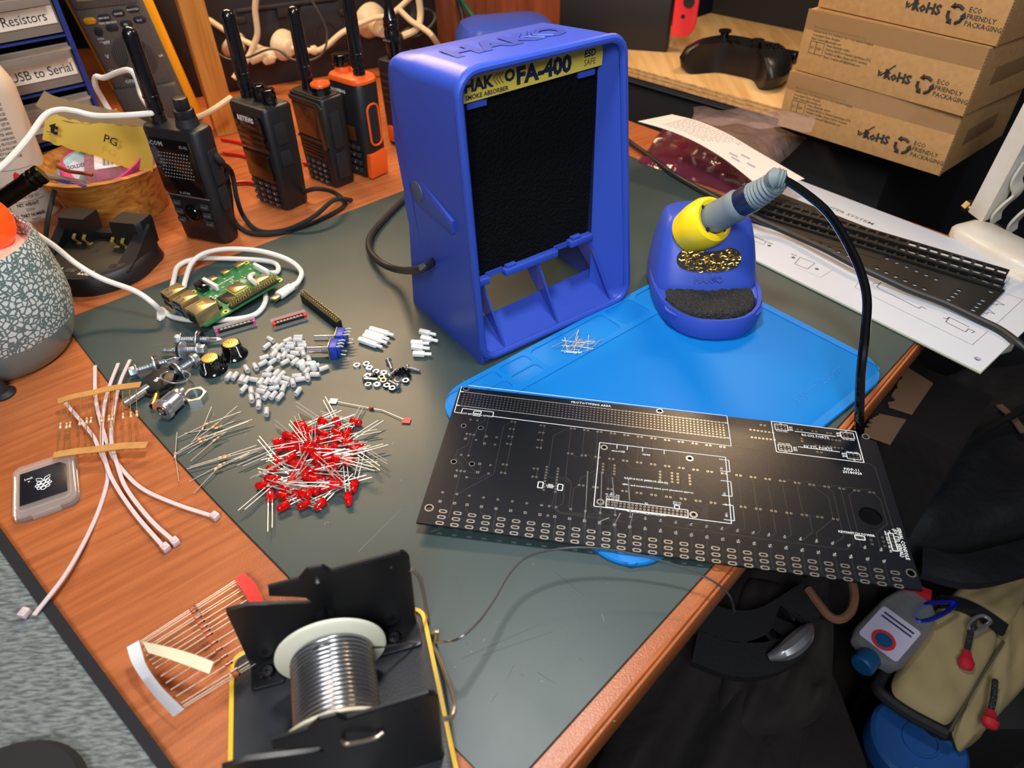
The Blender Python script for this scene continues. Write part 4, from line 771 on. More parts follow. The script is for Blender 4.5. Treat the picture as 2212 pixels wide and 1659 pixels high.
for k, (px_, c__) in enumerate((((214, 236), 'bowl_wood'), ((228, 232), 'green_led'), ((234, 234), 'orange_plastic'), ((250, 236), 'bowl_wood'))):
    q = aty(px_[0], px_[1], 760); b = MB(); b.tube([q+Vector((-3, 4, -34)), q], 1.6, 6); one('stick', ['bare wooden stick poking up behind the torn card, leftmost of four', 'green-tipped stick poking up behind the torn card', 'orange-tipped stick poking up behind the torn card', 'bare wooden stick poking up behind the torn card, rightmost of four'][k], 'stick', b, c__, group='sticks behind the card')
# ================================================================ drawers
mat('drawer_clear', '#a3978b', .25, alpha=.55, coat=.3); mat('frame_blue', '#24367e', .45); mat('drawer_in', '#6d5f52', .7, var=(30, '#3f372f')); mat('paper_label', '#efe6d6', .6)
DM = frame(-476.6, 836, 41)
dr = thing('drawer_cabinet', 'blue small-parts cabinet with clear labelled drawers at the left edge', 'drawer cabinet', DM)
b = MB(); b.box(0, 70, 0, 5, 140, 345, 0, 1); build('side_panel', b, 'frame_blue', dr); b = MB(); b.box(-150, 70, 0, 5, 140, 345, 0, 1); build('side_panel', b, 'frame_blue', dr)
b = MB(); b.box(-75, 138, 0, 150, 4, 345); build('back_panel', b, 'frame_blue', dr)
texts = ['', 'USB to Serial', 'Resistors', '', '']
for k in range(6):
    z0 = 18+k*52.5-20
    b = MB(); b.box(-75, 70, z0-4.5, 146, 136, 2, 0, .3); build('shelf', b, 'frame_blue', dr)
    b = MB(); x0, x1, f_, bk, hh = -146.5, -3.2, 2, 120, 42
    b.box(-75, 4, z0, 142, 2.4, hh, 0, .5); b.box(x0+1, 62, z0, 2, 116, hh-6); b.box(x1-1, 62, z0, 2, 116, hh-6); b.box(-75, 62, z0, 142, 116, 2)
    d_r = build('drawer', b, 'drawer_clear', dr)
    b = MB(); b.M = T(-75, 2.5, z0+hh-4) ; b.slab(rrect(141, 20, 8, 5, 0, -9), 0, 2.2, .7); b.box(0, -18.2, -7, 132, 1.6, 8, 0, .5); build('drawer_lip', b, 'drawer_clear', d_r)
    b = MB(); b.box(-75, 1.6, z0+10, 139, .5, 17); b.mat(1)
    t_ = {3: 'Resistors', 2: 'USB to Serial'}.get(k, '')
    if t_: b.text(t_, 13.2, T(-9 if k == 2 else -14, 1.2, z0+18.5) @ RX(90), 'R', 0, .9, .2, 3)
    build('name_label', b, ['paper_label', 'print_black'], d_r)
    b = MB(); b.box(-75, 60, z0+2.2, 134, 100, 14, 4, 3); build('contents', b, 'drawer_in', d_r)
# ================================================================ multimeter
mat('meter_grey', '#5a5148', .65, bump=(900, .5), var=(900, '#6a6056', .4, .6)); mat('meter_yellow', '#f0a41a', .4); mat('meter_lcd', '#a8a468', .2, coat=.3); mat('meter_lower', '#55504b', .5)
MM = T(-473.5, 978, 0) @ RZ(4.7) @ RX(9) @ RY(-4)
mm = thing('multimeter', 'grey and yellow digital multimeter standing between the drawers and the pine post', 'multimeter', MM)
b = MB(); b.rings(taperbox(100, 24, 215, 1.0, 1, 12, 4)); build('holster', b, 'meter_yellow', mm)
b = MB(); b.box(0, 6, 6, 90, 16, 205, 8, 2); b.M = T(0, 0, 0); build('body', b, 'meter_grey', mm)
b = MB(); b.M = RX(90); b.slab(rrect(76, 50, 4, 4, 0, 183), -4, 4, 1); b.mat(1); b.slab(rrect(62, 34, 2, 3, 0, 184), 3.5, 4.4, .2); build('display', b, ['meter_grey', 'meter_lcd'], mm)
def mbtn(x, z, w__, h__, m, s=''):
    b = MB(); b.M = T(x, -2, z) @ RX(90); b.slab(rrect(w__, h__, 4, 4), -2, 2, .8); b.mat(1); b.M = Matrix()
    if s: b.text(s, 3.0, T(x, -4, z) @ RX(90), 'C', .02, 1, .15, 1)
    build('button', b, [m, 'print_white'], mm)
mbtn(-28, 144, 15, 7.5, 'meter_yellow')
for x, z, s in ((-9, 146, 'MIN MAX'), (10, 149, 'RANGE'), (29, 152, 'AutoHOLD'), (-6, 133.5, ''), (13, 136, 'REL'), (31, 139, 'Hz %')): mbtn(x, z, 15, 7.5, 'key_grey', s)
b = MB(); b.M = T(-24, -2, 131) @ RX(90); b.lathe([(5, -1), (5, 2), (4, 2.4)], 20); build('button', b, 'key_grey', mm)
b = MB(); b.M = T(4, -2.2, 96) @ RX(90); b.lathe([(27, 0), (27, 1), (26, 1.4)], 44); b.mat(1)
for i in range(-11, 12):
    hl = math.sqrt(max(0, 25.5**2-(i*2.2)**2)); b.tube([Vector((i*2.2*.77-hl*.64, i*2.2*.64*-1-hl*.77, 1.5)), Vector((i*2.2*.77+hl*.64, i*2.2*.64*-1+hl*.77, 1.5))], .3, 4)
build('dial_plate', b, ['meter_lower', 'key_grey'], mm)
b = MB(); b.M = T(4, -3.6, 96) @ RX(90) @ RZ(50); b.slab(rrect(54, 11, 4, 4), 0, 8, 2); build('dial_knob', b, 'meter_lower', mm)
b = MB()
for s, x, z, sz in (('mV', -21, 117, 6), ('V', -29, 100, 7), ('V', -33, 81, 7), ('OFF', -17, 66, 7), ('A', -8, 34, 5), ('mA', 14, 34, 4), ('Hi Res', -26, 122, 3), ('1 Second', -24, 118, 3), ('PEAK MIN MAX', -8, 139.5, 3.2), ('VR', 33, 46, 4.5), ('uA', 37, 94, 5)): b.text(s, sz, T(x, -2.1, z) @ RX(90), 'C', .02, 1, .15, 1)
build('lettering', b, 'print_white', mm)
b = MB(); b.box(0, -6, 4, 84, 12, 56, 6, 2.5); build('lower_bulge', b, 'meter_lower', mm)
b = MB(); b.M = T(38, -13, 40) @ RX(90); b.lathe([(5, 0), (5, 6), (3, 7)], 18); build('plug', b, 'red_plastic', mm)
# ================================================================ spray bottle, lubricant can, torch, pot, ball
mat('bottle_cream', '#cfbfae', .5, bump=(60, .05)); mat('bottle_body', '#d6ccc4', .4)
def lathed(name, label, cat, prof, m, M, n=40): b = MB(); b.lathe(prof, n); return one(name, label, cat, b, m, M)
SB = T(-532, 722, 0) @ RZ(0) @ RY(4.5)
sb = thing('spray_can', 'cream solvent bottle with printed warnings and a red flammable diamond', 'bottle', SB)
b = MB(); b.lathe([(29, 0), (31.5, 3), (32, 6), (32, 132), (31, 140), (26, 152), (14, 160), (9, 163), (9, 172), (13, 173), (13, 190), (4, 192)], 48); build('bottle_body', b, 'bottle_cream', sb)
def wrap(b, s, size, a, z, r, bold=0, sx=1., step=None, al='C'):   # text bent round a cylinder
    V, F = textmesh(s, bold, 1)
    if not V: return
    x0 = min(v.x for v in V); x1 = max(v.x for v in V); ox = {'C': (x0+x1)/2, 'L': x0, 'R': x1}[al]
    b.add([((r+.25)*math.sin(rad(a)+(v.x-ox)*size*sx/r), -(r+.25)*math.cos(rad(a)+(v.x-ox)*size*sx/r), z+v.y*size) for v in V], F)
b = MB(); av = 33
for i, s in enumerate(('HIGHLY FLAMMABLE', 'LIQUID AND VAPOUR. CAUSES', 'SERIOUS EYE IRRITATION. MAY', 'CAUSE DROWSINESS OR DIZZINESS', 'KEEP AWAY FROM HEAT, SPARKS,', 'OPEN FLAMES, AND HOT SURFACES', 'NO SMOKING. KEEP CONTAINER', 'TIGHTLY CLOSED. DO NOT GET IN', 'EYES, ON SKIN, OR ON CLOTHING', 'WASH CONTACTED AREAS', 'THOROUGHLY AFTER HANDLING', 'WEAR PERSONAL PROTECTIVE', 'EQUIPMENT (PPE) AS REQUIRED', 'REFER TO SAFETY DATA SHEET', 'BEFORE USE. KEEP OUT OF THE', 'REACH OF CHILDREN.')): wrap(b, s, 3.9, av+26, 139-i*4.7, 32, .01, .62, al='R') if i < 15 else wrap(b, s, 3.9, av-18, 139-i*4.7, 32, .01, .62)
wrap(b, 'phone: 1300 738 555', 4.6, av+2, 30, 32, 0, .75); wrap(b, 'NET WEIGHT', 5, av+4, 22, 32, .03, .7); wrap(b, '250ml', 4.6, av+4, 16.5, 32, 0, .7); wrap(b, 'PART NUMBER', 5, av+6, 10, 32, .03, .7); wrap(b, 'NA355', 4.2, av+8, 5.2, 32, 0, .7)
wrap(b, 'UN 1219', 3.6, av+28, 46, 32, 0, .7); wrap(b, 'PG II', 3.6, av+28, 42, 32, 0, .7)
for a0, a1, z0, z1 in ((av-28, av+32, 4, 27), (av-30, av+36, 27, 62)):
    for z in (z0, z1): b.tube([((32.2)*math.sin(rad(a)), -32.2*math.cos(rad(a)), z) for a in range(int(a0), int(a1)+1, 6)], .22, 4)
    b.tube([(32.2*math.sin(rad(a0)), -32.2*math.cos(rad(a0)), z0), (32.2*math.sin(rad(a0)), -32.2*math.cos(rad(a0)), z1)], .22, 4)
build('printing', b, 'print_black', sb)
b = MB(); a_ = av+4; pts = []
for dx, dz in ((0, -14), (13, 0), (0, 14), (-13, 0)):
    aa = rad(a_)+dx/32; pts.append((32.35*math.sin(aa), -32.35*math.cos(aa), 46+dz))
cc = (33*math.sin(rad(a_)), -33*math.cos(rad(a_)), 46); b.add(pts+[cc], [(0, 1, 4), (1, 2, 4), (2, 3, 4), (3, 0, 4)]); b.mat(1); wrap(b, 'FLAMMABLE', 3.4, a_, 45, 33.1, .03, .75); wrap(b, 'LIQUID', 3.4, a_, 41, 33.0, .03, .75); wrap(b, '3', 4.4, a_, 35, 32.8, .03, .8)
build('hazard_diamond', b, ['red_print', 'print_white'], sb)
b = MB(); b.lathe([(20, 0), (22, 2), (22, 120), (18, 130), (8, 134), (8, 150)], 36); q = frame(-560, 640, 0); cn = thing('lubricant_can', 'white and lilac contact cleaner can at the left edge below the solvent bottle', 'can', q); build('can_body', b, 'white', cn)
mat('lilac', '#b9b4cc', .5); b = MB(); b.lathe([(22.2, 8), (22.2, 100)], 36, cap=(False, False)); b.mat(1); wrap(b, 'Cleaning', 9, 52, 72, 22.3, .05, .8); wrap(b, 'Cleaning lubricant', 8, 48, 58, 22.3, .05, .7); wrap(b, 'equipment', 8, 54, 22, 22.3, .05, .8); build('wrap_label', b, ['lilac', 'print_black'], cn)
PT = T(-417, 468, 0)
mat('pot_grey', '#6d8080', .35, coat=.3); mat('pot_glaze', '#cfd4d0', .3, coat=.4); mat('putty', '#e9c9b4', .55, sss=.3)
m = bpy.data.materials.new('pot_cell'); m.use_nodes = True; nt = m.node_tree; bs_ = nt.nodes['Principled BSDF']; tc = nt.nodes.new('ShaderNodeTexCoord')
nz = nt.nodes.new('ShaderNodeTexNoise'); nz.inputs['Scale'].default_value = 260; mxv = nt.nodes.new('ShaderNodeMixRGB'); mxv.inputs[0].default_value = .0035; nt.links.new(tc.outputs['Object'], mxv.inputs[1]); nt.links.new(tc.outputs['Object'], nz.inputs[0]); nt.links.new(nz.outputs['Color'], mxv.inputs[2])
vo = nt.nodes.new('ShaderNodeTexVoronoi'); vo.feature = 'DISTANCE_TO_EDGE'; vo.inputs['Scale'].default_value = 235; nt.links.new(mxv.outputs[0], vo.inputs['Vector'])
cr_ = nt.nodes.new('ShaderNodeValToRGB'); cr_.color_ramp.elements[0].position = .1; cr_.color_ramp.elements[1].position = .16; cr_.color_ramp.elements[0].color = lin('#5f7272'); cr_.color_ramp.elements[1].color = lin('#c6cdca')
nt.links.new(vo.outputs[0], cr_.inputs[0]); nt.links.new(cr_.outputs[0], bs_.inputs['Base Color']); bs_.inputs['Roughness'].default_value = .35
bu = nt.nodes.new('ShaderNodeBump'); bu.inputs['Strength'].default_value = .8; bu.inputs['Distance'].default_value = .0008; nt.links.new(cr_.outputs[0], bu.inputs['Height']); nt.links.new(bu.outputs[0], bs_.inputs['Normal']); MT['pot_cell'] = m
pt = thing('ceramic_pot', 'grey ceramic pot with a raised white cell pattern, at the left edge', 'pot', PT)
b = MB(); b.lathe([(41, 0), (45, 3), (52, 14), (57, 30)], 56, cap=(True, False)); build('lower_glaze', b, 'pot_grey', pt)
b = MB(); b.lathe([(57, 30), (59.5, 42), (60, 58), (58.5, 76), (56, 96), (54, 100), (51.5, 98), (51.5, 84), (51, 70)], 56, cap=(False, False)); build('patterned_wall', b, 'pot_cell', pt)
b = MB(); b.lathe([(51.3, 84), (30, 85), (.5, 86)], 48, cap=(False, False)); build('filling', b, 'putty', pt)
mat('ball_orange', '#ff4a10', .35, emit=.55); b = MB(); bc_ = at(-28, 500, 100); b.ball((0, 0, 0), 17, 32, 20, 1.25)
one('orange_egg', 'glowing orange plastic egg resting in the ceramic pot at the left edge', 'lamp', b, 'ball_orange', T(bc_.x, bc_.y+6, 104))
ta, tb = aty(-30, 455, 560), aty(90, 375, 585); TM = along(ta, tb); mat('torch_black', '#1d1712', .25, .8)
L2 = (tb-ta).length; th = thing('pen_torch', 'black metal pen torch leaning out across the left edge above the pot', 'torch', TM)
b = MB(); b.M = RY(90); b.lathe([(7.5, -60), (7.5, L2-16), (8.2, L2-14), (8.2, L2-11), (7.4, L2-10), (8.4, L2-9), (8.4, L2-6), (7.6, L2-5), (8.4, L2-4), (8.4, L2), (7, L2+1)], 28); build('barrel', b, 'torch_black', th)
b = MB(); b.lathe([(9, 0), (9, 1.5), (5.5, 4), (3.6, 14), (3, 15)], 24); one('rubber_foot', 'small black conical rubber foot on the desk at the left edge', 'rubber foot', b, 'black_rubber', T(*at(8, 852)))
b = MB(); b.tube(smooth_path([at(96, 540, 10), aty(104, 470, 640), aty(118, 410, 668)], 5), 2.2, 8); one('black_cable', 'short black cable rising behind the charging cradle and in front of the bowl', 'cable', b, 'black_rubber')
b = MB(); b.tube([at(86, 470, 2)+Vector((0, 20, 0)), aty(122, 400, 680)], 2.2, 8); one('black_rod', 'thin black rod leaning on the bowl beside the short black cable', 'rod', b, 'black_gloss')
# ================================================================ back of the desk: power board, plugs, cords
mat('board_dark', '#1c181b', .55, bump=(900, .1)); mat('plug_cream', '#d8c3a0', .4); mat('cord_cream', '#d2bd98', .45); mat('cord_grey', '#3c3636', .5)
pb0 = at(560, 190); pb1 = at(850, 142); yw = math.degrees(math.atan2((pb1-pb0).y, (pb1-pb0).x))
PBM = frame(pb0.x, pb0.y, yw); PBn = Vector((math.sin(rad(yw)), -math.cos(rad(yw)), 0))
pw = thing('power_unit', 'dark upright power unit with sockets and buttons behind the radios', 'power unit', PBM)
b = MB(); b.box(70, 42, 0, 470, 80, 240, 8, 3); build('case', b, 'board_dark', pw)
def onp(x, y, off=0): return PBM.inverted() @ atp(x, y, pb0+PBn*off, PBn)
def relief(name, x, y, w_, h_, th, m='board_dark', r=2): q = onp(x, y); b = MB(); b.M = T(q.x, 0, q.z) @ RX(90); b.slab(rrect(w_, h_, r, 3), -1, th, .8); return build(name, b, m, pw)
relief('socket_block', 515, 42, 20, 10, 6); relief('socket_block', 610, 22, 18, 16, 7); relief('button', 740, 25, 14, 9, 5)
for x, y in ((560, 70), (700, 60)): relief('socket_frame', x, y, 64, 70, 1.6, 'board_dark', 8)
relief('ledge', 620, 8, 150, 5, 8)
q = onp(705, 75); b = MB(); b.M = T(q.x, 0, q.z) @ RX(90); b.lathe([(20, -1), (20, 3), (17, 3), (16, .5)], 32, cap=(False, False)); build('socket_ring', b, 'board_dark', pw)
IP = PBM.inverted()
def plug(x, y, r, ln, label, dirv, m='plug_cream'):
    p = atp(x, y, pb0+PBn*.5, PBn); M = along(p, p+PBn*ln+Vector(dirv)); t = thing('mains_plug', label, 'plug', M, 'cream mains plugs')
    b = MB(); b.M = RY(90); b.lathe([(r*.92, 0), (r, 2), (r, ln*.35), (r*.8, ln*.55), (r*.55, ln*.75), (r*.5, ln), (r*.3, ln+2)], 28); build('body', b, m, t)
    return t, M
t1, m1 = plug(608, 95, 22, 22, 'round cream mains plug right behind the third radio antenna', (14, 0, -4))
b = MB(); e_ = m1.inverted(); P = [m1 @ Vector((20, 0, 0)), aty(690, 108, 1130), aty(740, 70, 1140), aty(800, 42, 1150), aty(845, 30, 1150), aty(890, -8, 1155), aty(930, -40, 1160)]; b.tube([e_ @ p for p in smooth_path(P, 6)], 4.0, 10); b.lathe([(6, 0), (7, 6), (4.5, 9)], 16, e_ @ along(P[1]-Vector((12, 0, 0)), P[1]) @ RY(90)); build('cord', b, 'cord_cream', t1)
t2, m2_ = plug(500, 92, 20, 18, 'cream mains plug hanging left behind the second radio antenna', (20, 0, -26))
b = MB(); e_ = m2_.inverted(); P = [aty(445, 38, 1110), aty(480, 62, 1105), aty(520, 85, 1100), aty(560, 103, 1095), aty(582, 112, 1092)]; b.tube([e_ @ p for p in smooth_path(P, 6)], 4.2, 10); build('cord', b, 'cord_cream', t2)
b = MB(); P = [aty(556, -20, 1085), aty(551, 20, 1085), aty(556, 70, 1085), aty(548, 98, 1083), aty(534, 128, 1078), aty(505, 170, 1060)]; b.tube([e_ @ p for p in smooth_path(P, 6)], 4.2, 10); build('cord', b, 'cord_cream', t2)
b = MB(); P = [aty(540, 130, 1085), aty(570, 112, 1090), aty(584, 122, 1090), aty(570, 134, 1088)]; b.tube([e_ @ p for p in smooth_path(P, 5)], [7, 8, 9, 9, 8, 7, 7, 8, 8, 8, 9, 9, 8, 7, 6, 5][:16], 12); build('strain_relief', b, 'plug_cream', t2)
t3, m3 = plug(795, 40, 26, 30, 'large cream transformer plug behind the fourth radio antenna', (10, 0, -10))
b = MB(); b.M = RY(90)
for k in range(5): b.lathe([(13-k, 30+k*3), (13-k, 31.4+k*3)], 20)
build('ribbed_neck', b, 'plug_cream', t3)
q0 = aty(820, 70, 1130); b = MB()
P = [aty(905, 90, 1130), aty(880, 60, 1140), aty(915, 55, 1150), aty(905, 20, 1150), aty(900, -20, 1150)]; b.tube([p for p in smooth_path([aty(870, 78, 1130), aty(900, 62, 1140), aty(908, 30, 1150), aty(902, -20, 1150)], 6)], 5, 8); one('cream_cord', 'cream cord rising out of frame left of the hutch panel', 'cord', b, 'cord_cream')
b = MB(); b.tube(smooth_path([aty(862, 20, 1140), aty(888, 45, 1135), aty(915, 62, 1130), aty(935, 80, 1120), at(962, 125, 20)], 6), 4.2, 8); one('cream_cord', 'cream cord sloping down towards the back corner of the smoke absorber', 'cord', b, 'cord_cream')
b = MB(); b.tube(smooth_path([aty(667, -10, 1060), aty(690, 30, 1060), aty(706, 70, 1060), aty(700, 110, 1050), aty(672, 130, 1045), aty(630, 128, 1045), aty(600, 108, 1045), aty(575, 108, 1045), aty(535, 124, 1045), aty(495, 128, 1045), aty(465, 112, 1045)], 6), 1.6, 6); one('thin_wire', 'thin grey twin wire looping in front of the power unit', 'wire', b, 'cord_grey')
b = MB(); b.tube(smooth_path([aty(985, -10, 1330), aty(998, 30, 1325), aty(1003, 70, 1300), at(1000, 130, 3)], 6), 4, 8); one('black_wire', 'black cord running down the hutch panel beside the green cord', 'cord', b, 'black_rubber')
mat('green_cord', '#1f6b45', .45); b = MB(); b.tube(smooth_path([aty(985, -14, 1340), aty(1008, 18, 1340), aty(1032, 52, 1330), aty(1050, 90, 1310)], 6), 4, 8); one('green_cord', 'green cord running down the hutch panel', 'cord', b, 'green_cord')
b = MB(); b.tube(smooth_path([aty(905, 20, 1170), aty(930, 22, 1168), aty(940, 40, 1160), aty(925, 62, 1150), aty(895, 78, 1140), aty(850, 70, 1150)], 6), 2.6, 8); b.tube(smooth_path([aty(890, -5, 1172), aty(894, 30, 1170), aty(885, 60, 1160), aty(860, 84, 1150)], 6), 5, 8); one('black_cables', 'tangle of black cables at the right end of the power unit', 'cables', b, 'black_rubber')
# cord crossing low behind the post
b = MB(); b.tube(smooth_path([at(400, 262, 40), aty(440, 248, 880), aty(468, 232, 885), aty(500, 210, 900)], 6), 3.4, 8); one('cream_cord', 'cream cord crossing in front of the pine post between two radios', 'cord', b, 'cord_cream')
b = MB(); b.M = frame(at(420, 180).x-30, at(420, 180).y+60, 20); b.box(0, 0, 0, 120, 60, 150, 6, 2); one('dark_adapter', 'dark power adapter standing behind the multimeter and the post', 'adapter', b, 'board_dark')
# ================================================================ white cable from the left to the little computer, and its own board
mat('cable_white', '#e4e0da', .4); mat('green_pcb', '#1d6b3c', .35, bump=(500, .2), var=(220, '#247a46', .45, .6)); mat('yellow_pad', '#c8c04a', .4)
Pi = T(-259.6, 485.1, 9.2) @ RZ(math.degrees(.895)) @ Matrix.Rotation(-.04, 4, 'Y') @ Matrix.Rotation(.018, 4, 'X')
sbc = thing('single_board_computer', 'small green single board computer with metal ports, resting on its coiled white cable', 'circuit board', Pi)
PII = Pi.inverted()
b = MB(); b.sheet(rrect(85, 56, 3, 4, 42.5, 28), [circ(1.35, 12, x, y) for x, y in ((23.5, 3.5), (81.5, 3.5), (23.5, 52.5), (81.5, 52.5))], -1.4, 0); b.mat(1)
for x, y in ((23.5, 3.5), (81.5, 3.5), (23.5, 52.5), (81.5, 52.5)): b.add([(x+r*math.cos(2*math.pi*i/16), y+r*math.sin(2*math.pi*i/16), .05) for r in (3, 1.4) for i in range(16)], [(i, (i+1) % 16, 16+(i+1) % 16, 16+i) for i in range(16)])
b.mat(2); b.text('Raspberry Pi 4 Model B', 2.6, T(48, 43, 0) @ RZ(0), 'C', .02, 1, .06); b.text('CE', 5, T(31, 30, 0), 'C', 0, 1, .06); b.text('FC', 4, T(55, 38, 0), 'C', 0, 1, .06)
for (x, y) in ((60, 31), (62.4, 31), (61.2, 29), (61.2, 33), (59.6, 29.6), (62.8, 29.6), (60, 27.3), (62.3, 27.3)): b.tube([(x+1.0*math.cos(a), y+1.0*math.sin(a), .06) for a in [k*math.pi/4 for k in range(8)]], .14, 4, closed=True)
build('board', b, ['green_pcb', 'yellow_pad', 'print_white'], sbc)
mat('port_metal', '#c9b88e', .28, .9); mat('usb_blue', '#1f62b0', .4); mat('chip_black', '#1a1714', .4); mat('pin_gold', '#d8b464', .3, .9)
def port(name, x, y, w_, d_, h_, m='port_metal', hole=None, hm='black_matte'):
    b = MB(); b.box(x, y, 0, w_, d_, h_, .4, .3); b.mat(1)
    if hole: b.box(x-w_/2-.05, y, hole[0], .5, d_*hole[2], hole[1])
    o = build(name, b, [m, hm], sbc); return o
port('ethernet_port', 7.5, 10.3, 21, 16, 13.5, hole=(2, 8, .7))
for yy, bl in ((29, 1), (47, 0)):
    o = port('usb_port', 5.5, yy, 17.4, 13.2, 15.6)
    for z in (1.8, 9.2): b = MB(); b.box(-3.3, yy, z, .6, 11.4, 5); b.mat(1); b.box(-3.4, yy, z+1.6, 1.2, 9.6, 1.6); build('socket', b, ['black_matte', 'usb_blue' if bl else 'black_plastic'], o)
    b = MB()
    for yy2 in (-3, 3): b.box(1.0, yy+yy2, 15.62, 4.5, .6, .05); b.box(3, yy+yy2+.9, 15.62, .6, 2.2, .05)
    build('spring_slot', b, 'black_matte', o)
b = MB(); 
for i in range(4): b.box(9, 10.3-3+i*2, 13.52, 7, .5, .08)
build('etched_mark', b, 'gold', sbc)
b = MB(); b.box(54, 3.5, 0, 51, 5, 2.4); b.mat(1)
for i in range(20):
    for j in range(2): b.box(54-24.13+i*2.54, 3.5-1.27+j*2.54, 2.4, .64, .64, 6, 0, .15)
build('pin_header', b, ['black_plastic', 'pin_gold'], sbc)
b = MB(); b.box(22.5, 12.5, 0, 5, 5, 2.4); b.mat(1)
for i in range(2):
    for j in range(2): b.box(21.2+i*2.54, 11.2+j*2.54, 2.4, .64, .64, 6)
build('pin_header', b, ['black_plastic', 'pin_gold'], sbc)
for nm, x, y, w_, d_, h_, m in (('processor', 50, 24, 15, 15, 1, 'yellow_pad'), ('heat_spreader', 50, 24, 13.6, 13.6, 2.3, 'port_metal'), ('memory_chip', 36, 19, 12, 14, 1.2, 'chip_black'), ('wireless_module', 73, 11+7, 12, 9, 1.8, 'port_metal'), ('usb_c_port', 73.5, 52.5, 9, 7.5, 3.2, 'port_metal'), ('hdmi_port', 58.5, 53, 7, 7, 3, 'port_metal'), ('hdmi_port', 45, 53, 7, 7, 3, 'port_metal'), ('audio_jack', 31, 49, 7, 13, 6, 'black_gloss'), ('camera_connector', 38.5, 46, 3, 21, 5.5, 'white'), ('display_connector', 81, 28, 3, 21, 5.5, 'white'), ('network_chip', 24, 27, 7, 7, 1, 'chip_black')):
    b = MB(); b.box(x, y, 0, w_, d_, h_, .5, .2); build(nm, b, m, sbc)
random.seed(12); b = MB()
for i in range(46): b.box(random.uniform(26, 82), random.uniform(8, 48), 0, random.uniform(.8, 2), random.uniform(.6, 1.4), .7)
o = build('small_components', b, 'tin', sbc); o['kind'] = 'stuff'
wc = thing('white_usb_cable', 'white cable from the left edge, coiling under the small green computer to a metal-tipped plug', 'cable', T(0, 0, 0))
P = [aty(-30, 425, 520), aty(0, 448, 525), aty(55, 490, 530), aty(115, 530, 530), aty(165, 570, 528), aty(220, 602, 522), aty(290, 628, 514), aty(330, 655, 508), at(352, 680, 3), at(345, 688, 3), at(348, 668, 3), at(372, 684, 3), at(420, 692, 3.5), at(500, 690, 3.5), at(550, 680, 3.5), at(572, 655, 4), at(570, 628, 4), aty(540, 600, 545), at(560, 590, 5), at(598, 588, 5), at(596, 570, 5), at(560, 562, 5), at(470, 558, 5), at(420, 560, 5), at(385, 575, 5), at(375, 605, 5), at(372, 620, 5)]
b = MB(); b.tube(smooth_path(P, 7), 2.35, 10); build('cord', b, 'cable_white', wc)
P = [at(372, 622, 5), at(395, 622, 4), at(400, 607, 6), at(413, 570, 10), at(440, 548, 14), at(490, 538, 16), at(560, 542, 14), at(620, 560, 10), at(650, 585, 7), at(645, 608, 6.5), at(628, 622, 6.5)]
b = MB(); b.tube(smooth_path(P, 7), 2.35, 10); build('cord', b, 'cable_white', wc)
pa, pb = at(641, 612, 6.6), at(590, 647, 6.6); PMm = along(pa, pb); LL = (pb-pa).length
b = MB(); R = []
for x, k in ((-2, .4), (0, .62), (6, .72), (7, 1), (LL-9, 1.12), (LL-7, 1.0)): R.append([(x, y*k, z*k) for y, z in rrect(9, 6, 2.8, 4)])
b.M = PMm; b.rings(R); build('plug', b, 'cable_white', wc)
b = MB(); b.M = PMm; b.box(LL-4, 0, -1.4, 8, 6.6, 2.8, 1.2, .2) if False else b.box(LL-3.5, 0, -1.4, 7.5, 6.6, 2.8, 0, .4); build('plug_tip', b, 'port_metal', wc)
b = MB(); P = [aty(-10, 372, 560), aty(20, 345, 575), aty(60, 300, 600), aty(95, 252, 625), aty(125, 238, 640), aty(160, 240, 650), aty(205, 250, 655), aty(260, 250, 655), aty(315, 246, 658), aty(328, 243, 660), aty(322, 232, 668), aty(305, 205, 690), aty(295, 170, 700), aty(280, 152, 705), aty(255, 156, 715), aty(225, 168, 725), aty(207, 166, 730), aty(206, 185, 735), aty(222, 215, 745), aty(236, 238, 745)]
b.tube(smooth_path(P, 6), 2.7, 10); one('white_cable', 'white cable arching across the bowl and hooking round the front radio antenna', 'cable', b, 'cable_white')
# ================================================================ right side
wp_ = [at(2119, 804, 4), at(2318, 614, 4), at(1690, 375, 4), at(1560, 525, 4)]
mat('panel_white', '#bfc6d2', .35, spec=.4); mat('panel_edge', '#8d9176', .6); mat('strip_black', '#151617', .4); mat('ink_grey', '#55585c', .6)
u = (wp_[3]-wp_[0]).normalized(); WM = Matrix((u, Vector((0, 0, 1)).cross(u).normalized(), Vector((0, 0, 1)))).transposed().to_4x4()
# orient: x from the near-left end towards the right corner
u = (wp_[0]-wp_[3]).normalized(); v = Vector((-u.y, u.x, 0)); WM = Matrix((u, v, Vector((0, 0, 1)))).transposed().to_4x4(); WM.translation = Vector((wp_[3].x, wp_[3].y, 4)); WI = WM.inverted()
def wl(x, y): q = WI @ at(x, y, 4); return (q.x, q.y)
pnl = thing('display_panel', 'white printed panel sheet lying across the back right of the desk past its edge', 'panel', WM)
op = [tuple((WI @ p).xy) for p in (wp_[3], wp_[0], wp_[1], wp_[2])]
b = MB(); b.sheet(op, [circ(2.6, 16, *wl(2112, 775))], -2.2, 0); b.mat(1); b.tube([(x, y, -1.2) for x, y in op], .9, 4, closed=True); b.mat(2)
def wseg(P, w_=.45):
    P = [wl(*p) for p in P]
    for a, c in zip(P[:-1], P[1:]):
        d = Vector((c[0]-a[0], c[1]-a[1])); nn = Vector((-d.y, d.x)).normalized()*w_/2
        b.add([(a[0]-nn.x, a[1]-nn.y, .06), (c[0]-nn.x, c[1]-nn.y, .06), (c[0]+nn.x, c[1]+nn.y, .06), (a[0]+nn.x, a[1]+nn.y, .06)], [(0, 1, 2, 3)])
c5 = lambda x, y: (1620+x/3.737, 420+y/3.737)
